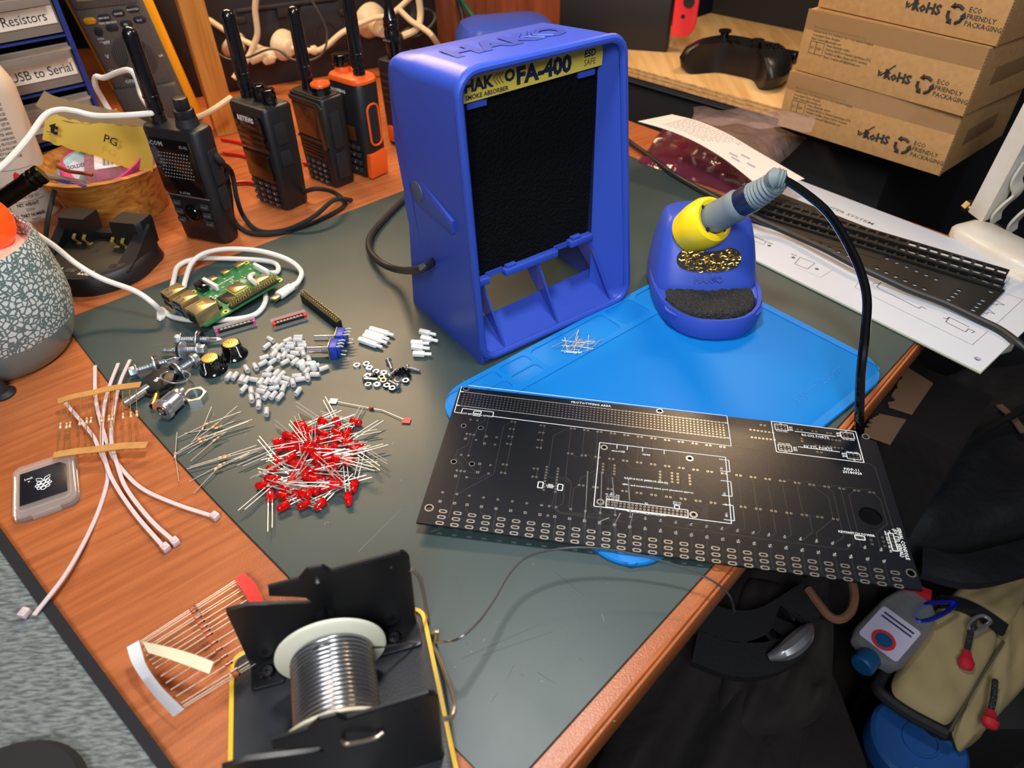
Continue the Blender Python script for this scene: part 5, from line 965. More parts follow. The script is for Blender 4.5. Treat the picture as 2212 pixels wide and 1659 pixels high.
wseg([c5(30, 340), c5(5, 365), c5(110, 405), c5(130, 380), c5(30, 340)], .5); wseg([c5(405, 508), c5(360, 560), c5(465, 603), c5(525, 555), c5(405, 508)], .7)
wseg([c5(880, 705), c5(845, 750), c5(1795, 1215), c5(1920, 1105)], .35); wseg([c5(1980, 1055), c5(2205, 848), c5(2065, 800)], .35); wseg([c5(570, 670), c5(668, 610)], .35); wseg([c5(380, 590), c5(570, 670)], .25)
wseg([c5(990, 720), c5(1020, 715), c5(1045, 722), c5(1055, 712), c5(1025, 745), c5(1040, 758), c5(1365, 920), c5(1385, 905), c5(1425, 925)], .8)
wseg([c5(1560, 995), c5(1585, 1005), c5(1610, 992), c5(1580, 1030), c5(1740, 1110), c5(1765, 1085), c5(1815, 1108), c5(1790, 1118)], .8); wseg([c5(1610, 992), c5(1770, 1070)], .8)
wseg([c5(1960, 850), c5(2010, 868), c5(2055, 895), c5(2000, 882), c5(1990, 895), c5(1950, 880)], .7); wseg([c5(1900, 915), c5(1935, 935), c5(1975, 965), c5(1925, 950), c5(1910, 965), c5(1880, 950)], .7)
for x, y in ((155, 414), (350, 510), (540, 602)): b.slab(circ(1.9, 12, *wl(*c5(x, y))), .02, .08)
def wtx(s, p0, p1, size, sx=1.):
    a = wl(*p0); c = wl(*p1); an = math.degrees(math.atan2(c[1]-a[1], c[0]-a[0])); b.text(s, size, T((a[0]+c[0])/2, (a[1]+c[1])/2, 0) @ RZ(an), 'C', .01, sx, .08)
wtx('COMPUTER SYSTEM', c5(430, 20), c5(1020, 250), 7.2, 1.25); wtx('MICRO SD CARD', c5(25, 335), c5(165, 395), 3.4); wtx('RJ45', c5(330, 480), c5(385, 497), 3)
build('sheet', b, ['panel_white', 'panel_edge', 'ink_grey'], pnl)
# black switch plates with round holes and slotted strips lying on it
def plate(label, corners, holes, z, th=1.6):
    P = [at(x, y, z) for x, y in corners]; q0 = P[0]; uu = (P[1]-P[0]).normalized(); vv = Vector((-uu.y, uu.x, 0)); M = Matrix((uu, vv, Vector((0, 0, 1)))).transposed().to_4x4(); M.translation = q0; I = M.inverted()
    b = MB(); b.sheet([tuple((I @ p).xy) for p in P], [circ(2.5, 14, *tuple((I @ at(x, y, z)).xy)) for x, y in holes], -th, 0); return one('switch_plate', label, 'plate', b, 'strip_black', M)
hl = [tuple(c5(565+(1410-565)*i/11, 395+(760-395)*i/11)) for i in range(12) if i not in (4, 5)]+[c5(1030+(1505-1030)*i/6, 482+(682-482)*i/6) for i in range(7)]+[c5(*q) for q in ((1608, 845), (1640, 820), (1665, 795), (1690, 770), (1805, 930), (1832, 905), (1855, 877), (1882, 852), (1948, 782))]
plate('black plate with rows of round holes on the white panel, nearest the thick black cable', [c5(497, 378), c5(1840, 992), c5(2062, 772), c5(700, 250)], hl, 6)
plate('black plate with a few round holes, far end, under the slotted strips', [(1600, 470), (1900, 560), (1960, 525), (1680, 415)], [c5(305, 55), c5(375, 83), c5(510, 137), c5(575, 165)], 6.3)
def strip_(label, p0, p1, z, w_, n, th=2.2):
    a, c = at(*p0, z), at(*p1, z); L_ = (c-a).length; M = along(a, c); pit = L_/n
    b = MB(); b.sheet([(0, -w_/2), (L_, -w_/2), (L_, w_/2), (0, w_/2)], [rrect(pit*.72, w_*.6, .4, 1, pit*(i+.5), 0) for i in range(n)], -th, 0); o = one('slotted_panel', label, 'frame', b, 'strip_black', M, 'slotted black frames on the white panel'); return o
strip_('slotted black frame on the white panel, the nearest of three', c5(-70, 95), c5(2050, 740), 8.6, 12, 27)
strip_('slotted black frame on the white panel, the middle of three', c5(-60, 50), c5(2060, 690), 11.2, 12, 27)
strip_('slotted black frame on the white panel, the farthest of three', c5(-10, 5), c5(2085, 632), 13.8, 13, 26)
b = MB(); b.tube(smooth_path([at(1300, 250, 5), at(1355, 302, 5), at(1400, 335, 5), at(1450, 372, 6), at(1500, 402, 6), at(1570, 440, 8), aty(1620, 466, 645), at(1700, 502, 12), at(1780, 538, 14), at(1847, 573, 14), at(1910, 602, 12), at(1968, 628, 10), at(2040, 655, 9), at(2115, 690, 8), at(2165, 715, 8), at(2212, 752, 8), at(2260, 800, -10)], 6), 3.0, 10); one('black_cable', 'thick black cable running from behind the smoke absorber over the white panel', 'cable', b, 'black_rubber')
# ---------------------------------------------------------------- cardboard boxes
mat('cardboard', '#a9814f', .75, bump=(260, .15), var=(160, '#b48b58')); mat('card_dark', '#8c6a45', .8, bump=(300, .2)); mat('tape', '#b08a5e', .2, alpha=.45, coat=.5); mat('ink', '#2a2724', .7); mat('corrug', '#7d6040', .8)
BXW, BXD, BXH = 195, 160, 64
def carton():
    t = thing('cardboard_box', '', 'box', T(0, 0, 0)); b = MB(); b.box(BXW/2, BXD/2, 0, BXW, BXD, BXH-.8, 0, .8); b.mat(1)
    build('carton', b, ['cardboard', 'card_dark'], t)
    b = MB(); P = [(BXW+.3, .2, z) for z in [BXH*i/44 for i in range(45)]]; P = [(BXW+.4, .6+(.9 if i % 2 else 0), p[2]*.98) for i, p in enumerate(P)]; b.tube(P, .7, 4); build('corrugated_edge', b, 'corrug', t)
    b = MB(); b.M = T(0, 0, 0)
    def tx(s, x, z, sz, bold=0, sx=1., al='L'): b.text(s, sz, T(x, 0, z) @ RX(90), al, bold, sx, .25, 1)
    tx('RoHS', 105, 20, 12.5, .05, 1.0); b.tube([(98, -.3, 22), (101, -.3, 17), (114, -.3, 30)], .7, 4); b.tube([(98, -.3, 22), (99, -.3, 16), (101.5, -.3, 21)], .6, 4)
    tx('ECO', 160, 25.5, 6.2, .01); tx('FRIENDLY', 160, 19.5, 6.2, .01); tx('PACKAGING', 160, 13.5, 6.2, .01)
    for a in (90, 210, 330):
        c = [(149+7.6*math.cos(rad(a+d)), -.3, 19+7.6*math.sin(rad(a+d))) for d in (-46, -10, 22)]; b.tube(c, 1.7, 4); q = c[-1]; dx, dz = math.cos(rad(a+110)), math.sin(rad(a+110)); b.tube([q, (q[0]+dx*4.5, -.3, q[2]+dz*4.5)], [3.2, .2], 4)
    for i, s in enumerate(('Manufacturer: Shenzhen Tuozhu Technology Co., Ltd', 'Address: Room 201, Building A, No. 1 First Qianhai Shengang', 'Cooperation Zone, Shenzhen', 'Email: Contact@bambulab.com')): tx(s, 12, 48-i*3.9, 3.5, .01, .82)
    for i, s in enumerate(('Name: Bambulab GmbH', 'Address: 4th Floor, Hanauer Landstrasse 291b,', 'Frankfurt am Main, Hessen 60314, Germany', 'Email: ComplianceEU@bambulab.com')): tx(s, 32, 32.6-i*3.9, 3.5, .01, .82)
    P = [(12, -.3, 33.5), (29, -.3, 33.5), (29, -.3, 21), (12, -.3, 21)]; b.tube(P, .3, 4, closed=True); b.tube([(19.5, -.3, 33.5), (19.5, -.3, 21)], .3, 4); tx('EC', 13.4, 27, 3.6); tx('REP', 21, 27, 3.6)
    build('printing', b, 'ink', t)
    b = MB(); b.box(BXW/2, -.15, BXH-20, BXW, .25, 20); b.M = T(BXW+.3, BXD*.45, BXH*.5); b.box(0, 0, -9, .4, BXD*.5, 17, 0, .1); o = build('tape', b, 'tape', t)
    return t
c1 = carton(); BP = [((329.7, 846, -50), 32), ((335.5, 848, -53.5), 96.3), ((346.5, 853, -55.5), 160.6), ((340, 850, -52), 224.9)]
labs = ['lowest cardboard box of the stack on the plywood shelf', 'second cardboard box from the bottom, tape peeling at its top left', 'third cardboard box from the bottom, only its lower half in view', 'topmost cardboard box, out of frame above the third']
for i in range(3):
    M = frame(BP[i][0][0], BP[i][0][1], BP[i][0][2], BP[i][1])
    if i == 0: m_ = M.copy(); m_.translation *= S; c1.matrix_world = m_; c1['label'] = labs[0]; c1['group'] = 'cardboard boxes in the stack'
    else: dup(c1, M, labs[i], 'cardboard boxes in the stack')
# ---------------------------------------------------------------- game console with a red controller, gamepad
mat('console_dark', '#1d1b1c', .5, bump=(800, .1)); mat('neon_red', '#f0353d', .45); mat('pad_black', '#0b0d12', .4, bump=(1500, .1))
j0 = at(1443, 112, 33); j1 = at(1290, 118, 33); jy = -18
CM2 = frame(j0.x, j0.y, jy, 32)
cs = thing('game_console', 'dark game console docked upright on the plywood shelf with a red controller on its right', 'game console', CM2)
b = MB(); b.box(-88, 12, 0, 172, 26, 108, 4, 2); build('dock', b, 'console_dark', cs)
b = MB(); b.M = T(18, 10, 24) @ RX(90)
P = [(-18, -2), (-18, 96), (6, 96), (18, 84), (18, 10), (10, -1), (4, -3)]
P = [(-17, 0), (3, -1), (11, 3), (16, 11), (18, 20), (18, 96), (-17, 96)]
b.slab(P, 0, 13, 3); build('controller', b, 'neon_red', cs); jc = cs.children[-1]
for nm, x, z, r_ in (('thumb_stick', 4, 49, 8.2), ('button', -2, 28, 3)): b = MB(); b.M = T(18+x, 10-13, 24+z) @ RX(90); b.lathe([(r_*.8, -1), (r_*.8, 3), (r_, 3.6), (r_*.9, 5), (.3, 4.6)] if r_ > 5 else [(r_, -1), (r_, .6), (.3, .7)], 24); build(nm, b, 'black_matte', jc)
for x, z in ((-2, 70), (8, 78)): b = MB(); b.M = T(18+x, -3, 24+z) @ RX(90); b.lathe([(3.2, -1), (3.2, 1.4), (.3, 1.6)], 18); build('button', b, 'black_matte', jc)
g0 = at(1600, 165, 36); GM = frame(g0.x+4, g0.y+22, -42, 32); gp = thing('gamepad', 'black gamepad lying on the plywood shelf between the console and the boxes', 'gamepad', GM)
b = MB(); R = []
op_ = [(-74, -44), (-62, -50), (-48, -34), (-30, -14), (0, -12), (30, -14), (48, -34), (62, -50), (74, -44), (78, -20), (66, 20), (48, 38), (18, 42), (0, 40), (-18, 42), (-48, 38), (-66, 20), (-78, -20)]
og = sm2(op_, 3)
for z, k in ((0, .84), (8, .96), (20, 1), (32, .93), (40, .78)): R.append([(x*k, y*k, z) for x, y in og])
b.rings(R); build('shell', b, 'pad_black', gp)
for x, y, r_ in ((-38, 12, 9), (20, -4, 9)): b = MB(); b.lathe([(6, 38), (6, 46), (r_, 47.5), (r_, 50), (.5, 49)], 24, T(x, y, 0)); build('thumb_stick', b, 'black_gloss', gp)
for x, y in ((38, 4), (46, 12), (30, 12), (38, 20)): b = MB(); b.lathe([(4, 38), (4, 42.5), (.5, 43)], 16, T(x, y, 0)); build('button', b, 'black_gloss', gp)
b = MB(); b.M = T(-16, -2, 40); b.slab([(-3, -9), (3, -9), (3, -3), (9, -3), (9, 3), (3, 3), (3, 9), (-3, 9), (-3, 3), (-9, 3), (-9, -3), (-3, -3)], -3, 2, .6); build('direction_pad', b, 'black_gloss', gp)
for x in (-50, 50): b = MB(); b.box(x, 38, 16, 30, 16, 16, 5, 3); build('trigger', b, 'black_gloss', gp)
# ---------------------------------------------------------------- antistatic bag, clear bag, folded paper
mat('bag_purple', '#6b2b42', .12, alpha=.62, coat=.7, bump=(25, .9, .01)); mat('bag_clear', '#b99a90', .1, alpha=.4, coat=.8, bump=(22, 1, .012)); mat('paper', '#dcd2cf', .6)
def crumple(corn, nx, ny, zf, seed):    # bilinear patch between four pixel corners with a bumpy height
    random.seed(seed); ph = [random.uniform(0, 6) for _ in range(8)]; V = []; F = []
    for j in range(ny+1):
        for i in range(nx+1):
            s_, t_ = i/nx, j/ny; x = (corn[0][0]*(1-s_)+corn[1][0]*s_)*(1-t_)+(corn[3][0]*(1-s_)+corn[2][0]*s_)*t_; y = (corn[0][1]*(1-s_)+corn[1][1]*s_)*(1-t_)+(corn[3][1]*(1-s_)+corn[2][1]*s_)*t_
            z = zf(s_, t_)+1.6*math.sin(9*s_+4*t_+ph[0])*math.sin(7*t_+ph[1])+1.0*math.sin(17*s_-12*t_+ph[2])+random.uniform(-.35, .35); V.append((x, y, max(z, .6)))
    return V, nx, ny
def patch(corn, zc, nx, ny, zf, seed):
    W = [at(c[0], c[1], z) for c, z in zip(corn, zc)]; V, _, _ = crumple([(w_.x, w_.y) for w_ in W], nx, ny, zf, seed)
    F = [(j*(nx+1)+i, j*(nx+1)+i+1, (j+1)*(nx+1)+i+1, (j+1)*(nx+1)+i) for j in range(ny) for i in range(nx)]; return V, F
hump = lambda h, e=.5: (lambda s_, t_: 1.5+h*(max(0, math.sin(math.pi*s_)*math.sin(math.pi*t_))**e))
bg = thing('antistatic_bag', 'crumpled purple antistatic bag of parts under the curled white paper', 'bag', T(0, 0, 0))
for k, zf in enumerate((hump(15), hump(1))):
    b = MB(); V, F = patch([(1378, 350), (1600, 425), (1640, 372), (1438, 268)], [2]*4, 30, 18, zf, 3+k); b.add(V, F); build('film', b, 'bag_purple', bg, ang=180)
random.seed(21)
for i in range(9):
    p = [(1425, 305), (1455, 318), (1470, 345), (1500, 348), (1535, 365), (1560, 380), (1580, 392), (1445, 290), (1520, 335)][i]; q = at(p[0], p[1], 5); a = random.uniform(0, 180)
    b = MB(); b.M = T(q.x, q.y, 2.2) @ RZ(a); 
    if i % 3 == 0: b.tube(smooth_path([(-9, 0, 2), (-2, 2, 5), (8, 0, 3)], 4), 2, 8)
    elif i % 3 == 1: b.box(0, 0, 0, 10, 5, 5, 1, .5)
    else: b.lathe([(3, 0), (3, 5), (1, 6)], 12)
    build('part_inside', b, ['cream', 'white', 'tin'][i % 3], bg)
cb = thing('zip_bag', 'clear zip bag with a shiny seal strip lying against the boxes', 'bag', T(0, 0, 0))
b = MB(); V, F = patch([(1480, 330), (1640, 395), (1745, 295), (1500, 250)], [2]*4, 30, 18, hump(20, .4), 8); b.add(V, F); build('film', b, 'bag_clear', cb, ang=180)
b = MB(); za, zb = aty(1495, 246, 850), aty(1758, 262, 730); N_ = 26; V = []
for i in range(N_+1):
    p = za.lerp(zb, i/N_)+Vector((0, 0, 2*math.sin(i*.7))); V += [p+Vector((0, 0, -10)), p+Vector((3, 3, 0)), p+Vector((0, 0, 8))]
b.add(V, [(3*i+j, 3*i+j+1, 3*i+j+4, 3*i+j+3) for i in range(N_) for j in (0, 1)]); build('seal_strip', b, 'bag_clear', cb, ang=180)
pc = thing('paper_slip', 'curled white paper slip with small print, arching over the purple bag', 'paper', T(0, 0, 0))
e0 = [aty(1378, 262, 800), aty(1440, 280, 775), aty(1500, 305, 750), aty(1560, 340, 720), aty(1612, 380, 690), aty(1650, 412, 668)]; e1 = [aty(1452, 247, 835), aty(1510, 262, 815), aty(1570, 288, 785), aty(1628, 322, 755), aty(1690, 358, 725), aty(1738, 386, 700)]
b = MB(); P0 = smooth_path(e0, 6); P1 = smooth_path(e1, 6); n = len(P0); b.add([p for pr in zip(P0, P1) for p in pr]+[p+Vector((0, 0, -.25)) for pr in zip(P0, P1) for p in pr], [(2*i, 2*i+1, 2*i+3, 2*i+2) for i in range(n-1)]+[(2*n+2*i, 2*n+2*i+2, 2*n+2*i+3, 2*n+2*i+1) for i in range(n-1)]+[(2*i, 2*i+2, 2*n+2*i+2, 2*n+2*i) for i in range(n-1)]+[(2*i+1, 2*n+2*i+1, 2*n+2*i+3, 2*i+3) for i in range(n-1)]); b.mat(1)
def onslip(s_, t_): k = min(int(s_*(n-1)), n-2); f = s_*(n-1)-k; a = P0[k].lerp(P0[k+1], f); c = P1[k].lerp(P1[k+1], f); return a.lerp(c, t_)+Vector((0, -.1, .35))
for r_ in range(9):
    t_ = .9-r_*.085; s_ = .12
    while s_ < .52-r_*.012: l_ = random.uniform(.012, .035); b.tube([onslip(s_, t_), onslip(s_+l_, t_)], .28, 3); s_ += l_+.008
for s0_, t0_ in ((.58, .3), (.62, .5), (.7, .35), (.62, .2)): b.tube([onslip(s0_, t0_), onslip(s0_+.05, t0_+.04)], 1.2, 4)
build('sheet', b, ['paper', 'print_grey'], pc, ang=60)
# ---------------------------------------------------------------- desk lamp clamp at the back right corner
mat('lamp_white', '#d9d6ce', .35, bump=(40, .05), var=(30, '#cfc9bc')); mat('worn_steel', '#8d8468', .4, .9, bump=(300, .5))
la = at(2056, 488, 12); lb = at(2190, 560, 12); LMx = Matrix.Translation((la.x, la.y, 0)) @ RZ(math.degrees(math.atan2((lb-la).y, (lb-la).x)))
lp = thing('desk_lamp', 'white desk lamp arm in a metal bracket, clamped to the back right desk corner', 'lamp', LMx)
b = MB(); R = []
for z, k in ((.3, 1), (9, 1), (13, .94), (15, .84)): R.append([(44+(x-44)*k, 16+(y-16)*k, z) for x, y in [(-2, 4), (10, -4), (70, -6), (92, 2), (92, 34), (70, 40), (10, 38), (-2, 30)]])
b.rings(R); build('clamp_top', b, 'lamp_white', lp)
b = MB(); b.box(85, 10, -90, 18, 46, 96, 4, 2); b.box(62, 12, -80, 58, 30, 12, 3, 1); build('clamp_jaw', b, 'lamp_white', lp)
LI = LMx.inverted(); pA = LI @ aty(2093, 447, 668); pB = LI @ aty(2215, 545, 590)
b = MB(); b.tube([pA, pB], 4.8, 16); build('pivot_pin', b, 'worn_steel', lp); b = MB(); b.tube([pA-(pB-pA).normalized()*4, pA+(pB-pA).normalized()*2], 6.5, 6); build('pin_nut', b, 'worn_steel', lp)
for k in range(2):
    s0_ = [aty(2119, 468, 655), aty(2235, 250, 640)][0]; s1_ = aty(2250, 212, 640)
a0, a1 = LI @ aty(2122, 462, 640), LI @ aty(2262, 200, 610)
b = MB(); b.tube([a0, a1], 1, 4, flat=(9, 9)); build('arm', b, 'lamp_white', lp)
for k, (x, y) in enumerate(((2150, 478), (2185, 500))):
    b = MB(); P = [LI @ aty(x, y, 632-k*8), LI @ aty(x+4, y-18, 630-k*8), LI @ aty(x+22, y-38, 626-k*8), LI @ aty(x+48, y-62, 622-k*8), LI @ aty(x+46, y-90, 620-k*8), LI @ aty(x+70, y-130, 616-k*8)]; b.tube(smooth_path(P, 6), None or 1, 4, flat=(1.2, 6)); build('bracket_plate', b, 'lamp_white', lp)
# ================================================================ small parts on the mat
def Z(ox, oy, sc): return lambda x, y: (ox+x/sc, oy+y/sc)
mat('nylon', '#e4e6e8', .25, trans=.45, sss=.3); mat('nylon_solid', '#e6e8e2', .45, sss=.3); mat('led_red', '#ff1c1c', .07, trans=.72, ior=1.52); mat('led_core', '#ff3a10', .4, emit=.12)
G0 = 1.55      # mat surface
def place(o, M): m = M.copy(); m.translation = m.translation*S; o.matrix_world = m
class Proto:
    def __init__(s, make, group): s.make = make; s.group = group; s.o = None
    def put(s, M, label):
        if s.o is None: s.o = s.make(); place(s.o, M); s.o['label'] = label; s.o['group'] = s.group; return s.o
        return dup(s.o, M, label, s.group)
# --- translucent spacers
def mk_sp():
    b = MB(); b.M = RY(90); n = 16; L_ = 7.4
    b.rings([[(r*math.cos(2*math.pi*i/n), r*math.sin(2*math.pi*i/n), z) for i in range(n)] for r, z in ((2.0, 0), (2.1, .25), (2.1, L_-.25), (2.0, L_), (1.25, L_), (1.2, L_*.5), (1.25, 0))], close=True)
    return one('led_spacer', '', 'spacer', b, 'nylon')
sp = Proto(mk_sp, 'translucent spacers heaped on the mat'); c1_ = Z(480, 710, 8.296)
SPL = [(800,150,940,240),(865,260,725,370),(1240,180,1100,240),(1280,150,1460,150),(1270,200,1450,200),(1000,290,890,380),(1160,275,1330,275),(1340,255,1520,255),(1355,310,1530,310),(1080,290,1000,350),(990,360,890,480),(1130,325,1300,325),(1070,380,1220,385),(1310,370,1480,375),(1230,430,1390,450),(1140,420,1070,530),(960,420,880,500),(1020,470,1000,550),(1440,400,1470,500),(1545,490,1560,600),(1200,500,1270,520),(670,540,840,490),(800,580,650,660),(960,550,830,640),(1200,560,1050,640),(1360,540,1240,640),(1460,570,1340,660),(400,660,470,780),(560,620,630,740),(1440,640,1600,620),(1580,680,1740,650),(1740,740,1900,680),(880,700,790,780),(1000,760,930,840),(1100,790,1020,870),(160,790,70,910),(270,790,180,910),(380,840,310,960),(470,870,390,980),(500,900,660,930),(720,830,900,830),(720,900,650,1010),(830,900,760,1000),(930,890,870,960),(1010,900,950,970),(1080,870,1230,920),(1260,850,1430,840),(1310,920,1490,890),(1590,820,1740,820),(1550,720,1480,800),(1520,800,1540,940),(1250,900,1280,1030),(1040,960,1190,1000),(440,1020,330,1140),(510,1060,530,1180),(510,1190,535,1310),(630,1150,650,1280),(660,1290,650,1430),(680,1040,820,1090),(620,1100,790,1140),(840,1080,1030,1040),(1110,1030,1070,1120),(840,1150,740,1260),(960,1140,870,1250),(1090,1160,980,1280),(1410,1060,1310,1190),(800,1420,790,1560)]
done = []
def level(c, done, rad_, dz, z0):
    z = z0
    while any((Vector(c[:2])-Vector(d[:2])).length < rad_ and abs(d[2]-z) < dz*.95 for d in done): z += dz
    done.append((c[0], c[1], z)); return z
for x0, y0, x1, y1 in SPL:
    a = at(*c1_(x0, y0), 3.7); c = at(*c1_(x1, y1), 3.7); m_ = (a+c)/2; z = level(m_, done, 4.0, 2.6, G0+2.1); d = (c-a).normalized()
    px_ = c1_((x0+x1)/2, (y0+y1)/2); m_ = at(px_[0], px_[1], z); 
    lab = 'translucent white tube spacer in the heap on the mat'
    if (x0, y0) == (1410, 1060): lab = 'translucent white tube spacer lying alone right of the heap'
    if (x0, y0) == (800, 1420): lab = 'translucent white tube spacer nearest the camera, below the heap'
    sp.put(along(m_-d*3.7, m_+d*3.7), lab)
# two stubby square-cut ones standing up
for k, (x, y) in enumerate(((1425, 700), (1630, 715))):
    q = at(*c1_(x, y), G0+3); b = MB(); b.lathe([(2.6, 0), (2.7, .3), (2.7, 7.2), (2.5, 7.5), (1.4, 7.5), (1.3, 5)], 16)
    one('standoff', ['stubby cream spacer standing upright at the right of the spacer heap, left one', 'stubby cream spacer standing upright at the right of the spacer heap, right one'][k], 'spacer', b, 'nylon_solid', T(q.x, q.y+2, G0+.02), 'upright stubby spacers')
# --- red LEDs
def mk_led(bend):
    t = thing('red_led', '', 'led', T(0, 0, 0)); b = MB(); b.M = RY(90)
    b.lathe([(2.9, 0), (2.9, 1), (2.5, 1.05), (2.5, 6.1), (2.35, 7), (1.9, 7.9), (1.2, 8.45), (.5, 8.65), (.05, 8.7)], 20); build('lens', b, 'led_red', t)
    b = MB(); b.add([(1.0, -1.9, -.2), (3.6, -1.9, -.2), (4.6, -.2, -.2), (3.4, .3, -.2), (2.4, -.3, -.2), (1.0, -.4, -.2), (1.0, -1.9, .2), (3.6, -1.9, .2), (4.6, -.2, .2), (3.4, .3, .2), (2.4, -.3, .2), (1.0, -.4, .2)], [(0, 1, 2, 3, 4, 5), (11, 10, 9, 8, 7, 6)]+[(i, (i+1) % 6, 6+(i+1) % 6, 6+i) for i in range(6)]); b.box(3, 1.3, -.2, 1.2, .8, .4); build('inner_anvil', b, 'led_core', t)
    for s_, L_ in ((-1, 24), (1, 27)): b = MB(); b.tube([(.6, s_*1.27, 0), (-3, s_*1.27, 0), (-4, s_*1.27, 0), (-L_, s_*(1.27+bend*.8), bend*2.2)], 1, 4, flat=(.26, .26)); b.box(-4, s_*1.27, -.3, 1.4, .9, .55); build('lead', b, 'tin', t)
    return t
leds = [Proto(lambda k=k: mk_led(k), 'red LEDs heaped on the mat') for k in (0, .6, -.5)]
z2, z3, z4, z5, zc = Z(530, 870, 11.85), Z(660, 870, 11.85), Z(530, 990, 11.85), Z(660, 990, 12.76), Z(360, 840, 4.254)
LED = [(z2, 1020,900,690,1040),(z2,985,790,1170,870),(z2,1160,820,1540,720),(z2,1210,570,1520,520),(z2,1070,1080,800,1200),(z2,1030,1190,1370,1210),(z2,1330,680,1520,600),(z2,1480,1100,1260,920),(z2,1560,720,1778,690),(z2,1750,1230,1480,1300),(z2,900,1560,780,1420),(z2,1080,1030,1300,1060),
  (z3,1460,530,1150,450),(z3,880,640,760,420),(z3,620,590,330,420),(z3,10,750,340,650),(z3,740,950,740,1220),(z3,1230,1000,1500,1180),(z3,900,1090,1180,930),(z3,340,1400,680,1330),(z3,360,760,560,830),(z3,1000,900,1100,720),(z3,660,930,960,880),(z3,80,1040,320,930),(z3,520,900,330,1000),(z3,300,1180,620,1150),(z3,1130,1130,1300,1260),(z3,1180,1380,1000,1560),(z3,820,1420,1130,1340),(z3,700,690,860,800),(z3,30,1200,270,1240),
  (z4,510,240,850,290),(z4,480,490,760,560),(z4,265,690,560,690),(z4,920,450,640,700),(z4,640,800,640,1080),(z4,830,690,1140,830),(z4,780,900,1090,1000),(z4,800,1320,1120,1150),(z4,1330,1270,1660,1120),(z4,1400,560,1190,420),(z4,1460,560,1770,410),(z4,1390,700,1120,600),(z4,1760,330,1460,340),(z4,1540,1000,1220,880),(z4,1100,180,1500,150),(z4,1690,960,1400,860),(z4,1250,330,1500,260),
  (z5,1200,1310,1170,950),(z5,1290,940,1370,620),(z5,250,1430,540,1140),(z5,350,880,700,780),(z5,930,340,610,540),(z5,1340,60,1060,130),(z5,0,330,230,360),(z5,620,100,880,100),(z5,700,240,400,330),(z5,1000,580,760,640),(z5,60,520,310,600),(z5,300,930,120,880),(z5,860,180,600,220),(z5,560,620,300,540),(z5,980,720,740,730)]
random.seed(31); done = []; j = 0
for Zf, x0, y0, x1, y1 in LED:
    px_ = Zf((x0+x1)/2, (y0+y1)/2); q = at(px_[0], px_[1], 4); z = level(q, done, 4.6, 3.2, G0+2.95)
    q = at(px_[0], px_[1], z); a = at(*Zf(x0, y0), z); c = at(*Zf(x1, y1), z); d = (a-c).normalized(); tilt = random.uniform(-.02, .1)
    d.z = -tilt if z < 6 else random.uniform(-.12, .06); d.normalize()
    lab = 'red LED with two silver leads in the heap on the mat'
    if (Zf, x0) == (z5, 1200): lab = 'red LED at the lower right of the heap, its leads pointing away from the camera'
    leds[j % 3 if z > 6 else 0].put(along(q-d*4.3, q+d*4.3) @ RX(random.uniform(-25, 25) if z < 6 else random.uniform(-70, 70)), lab); j += 1
for i in range(20):
    a = random.uniform(0, 6.28); r_ = random.uniform(0, .75); px_ = zc(1370+r_*300*math.cos(a), 620+r_*230*math.sin(a)); q = at(px_[0], px_[1], 6); z = level(q, done, 4.0, 3.0, G0+5.5); an = random.uniform(0, 6.28)
    d = Vector((math.cos(an), math.sin(an), random.uniform(-.15, .1))).normalized(); q = at(px_[0], px_[1], min(z, 15)); leds[i % 3].put(along(q-d*4.3, q+d*4.3) @ RX(random.uniform(-70, 70)), 'red LED with two silver leads in the heap on the mat')
# --- loose resistors
mat('res_body', '#c9b182', .4); mat('band_red', '#b5432a', .5); mat('band_gold', '#a8823c', .4); mat('band_white', '#e6ddd0', .5)
def res_body(b, M, s=1.):
    b.M = M @ RY(90); b.mat(0); b.lathe([(.3, -3.2*s), (.9*s, -3.1*s), (1.15*s, -2.5*s), (1.1*s, -1.8*s), (.9*s, -1.4*s), (.9*s, 1.4*s), (1.1*s, 1.8*s), (1.15*s, 2.5*s), (.9*s, 3.1*s), (.3, 3.2*s)], 12)
    for k, z in ((2, 2.2), (1, .9), (1, 0), (3, -.9)): r = (1.2 if abs(z) > 1.5 else .95)*s; b.mat(k); b.lathe([(r, (z-.25)*s), (r, (z+.25)*s)], 12, cap=(False, False))
    b.M = Matrix(); b.mat(0)
RB = ['res_body', 'band_red', 'band_gold', 'band_white']
RL = [((413,165),(335,355),(215,520)),((650,157),(437,340),(230,490)),((683,210),(385,315),(100,450)),((617,297),(477,353),(165,410)),((788,280),(350,443),(125,560)),((750,300),(320,455),(65,605)),((740,305),(460,413),(190,598)),((548,395),(330,480),(70,612)),((555,390),(453,463),(222,662)),((95,398),(78,610),(112,850)),((823,520),(510,625),(215,715)),((870,540),(555,625),(185,737)),((765,580),(508,692),(208,852)),((760,590),(470,728),(248,960))]
rl_l = {9: 'loose resistor lying across the edge of the mat with one lead on the wood', 10: 'loose resistor, upper of the two pairs below the main bunch', 13: 'loose resistor nearest the camera, its lead bent over the edge of the mat'}
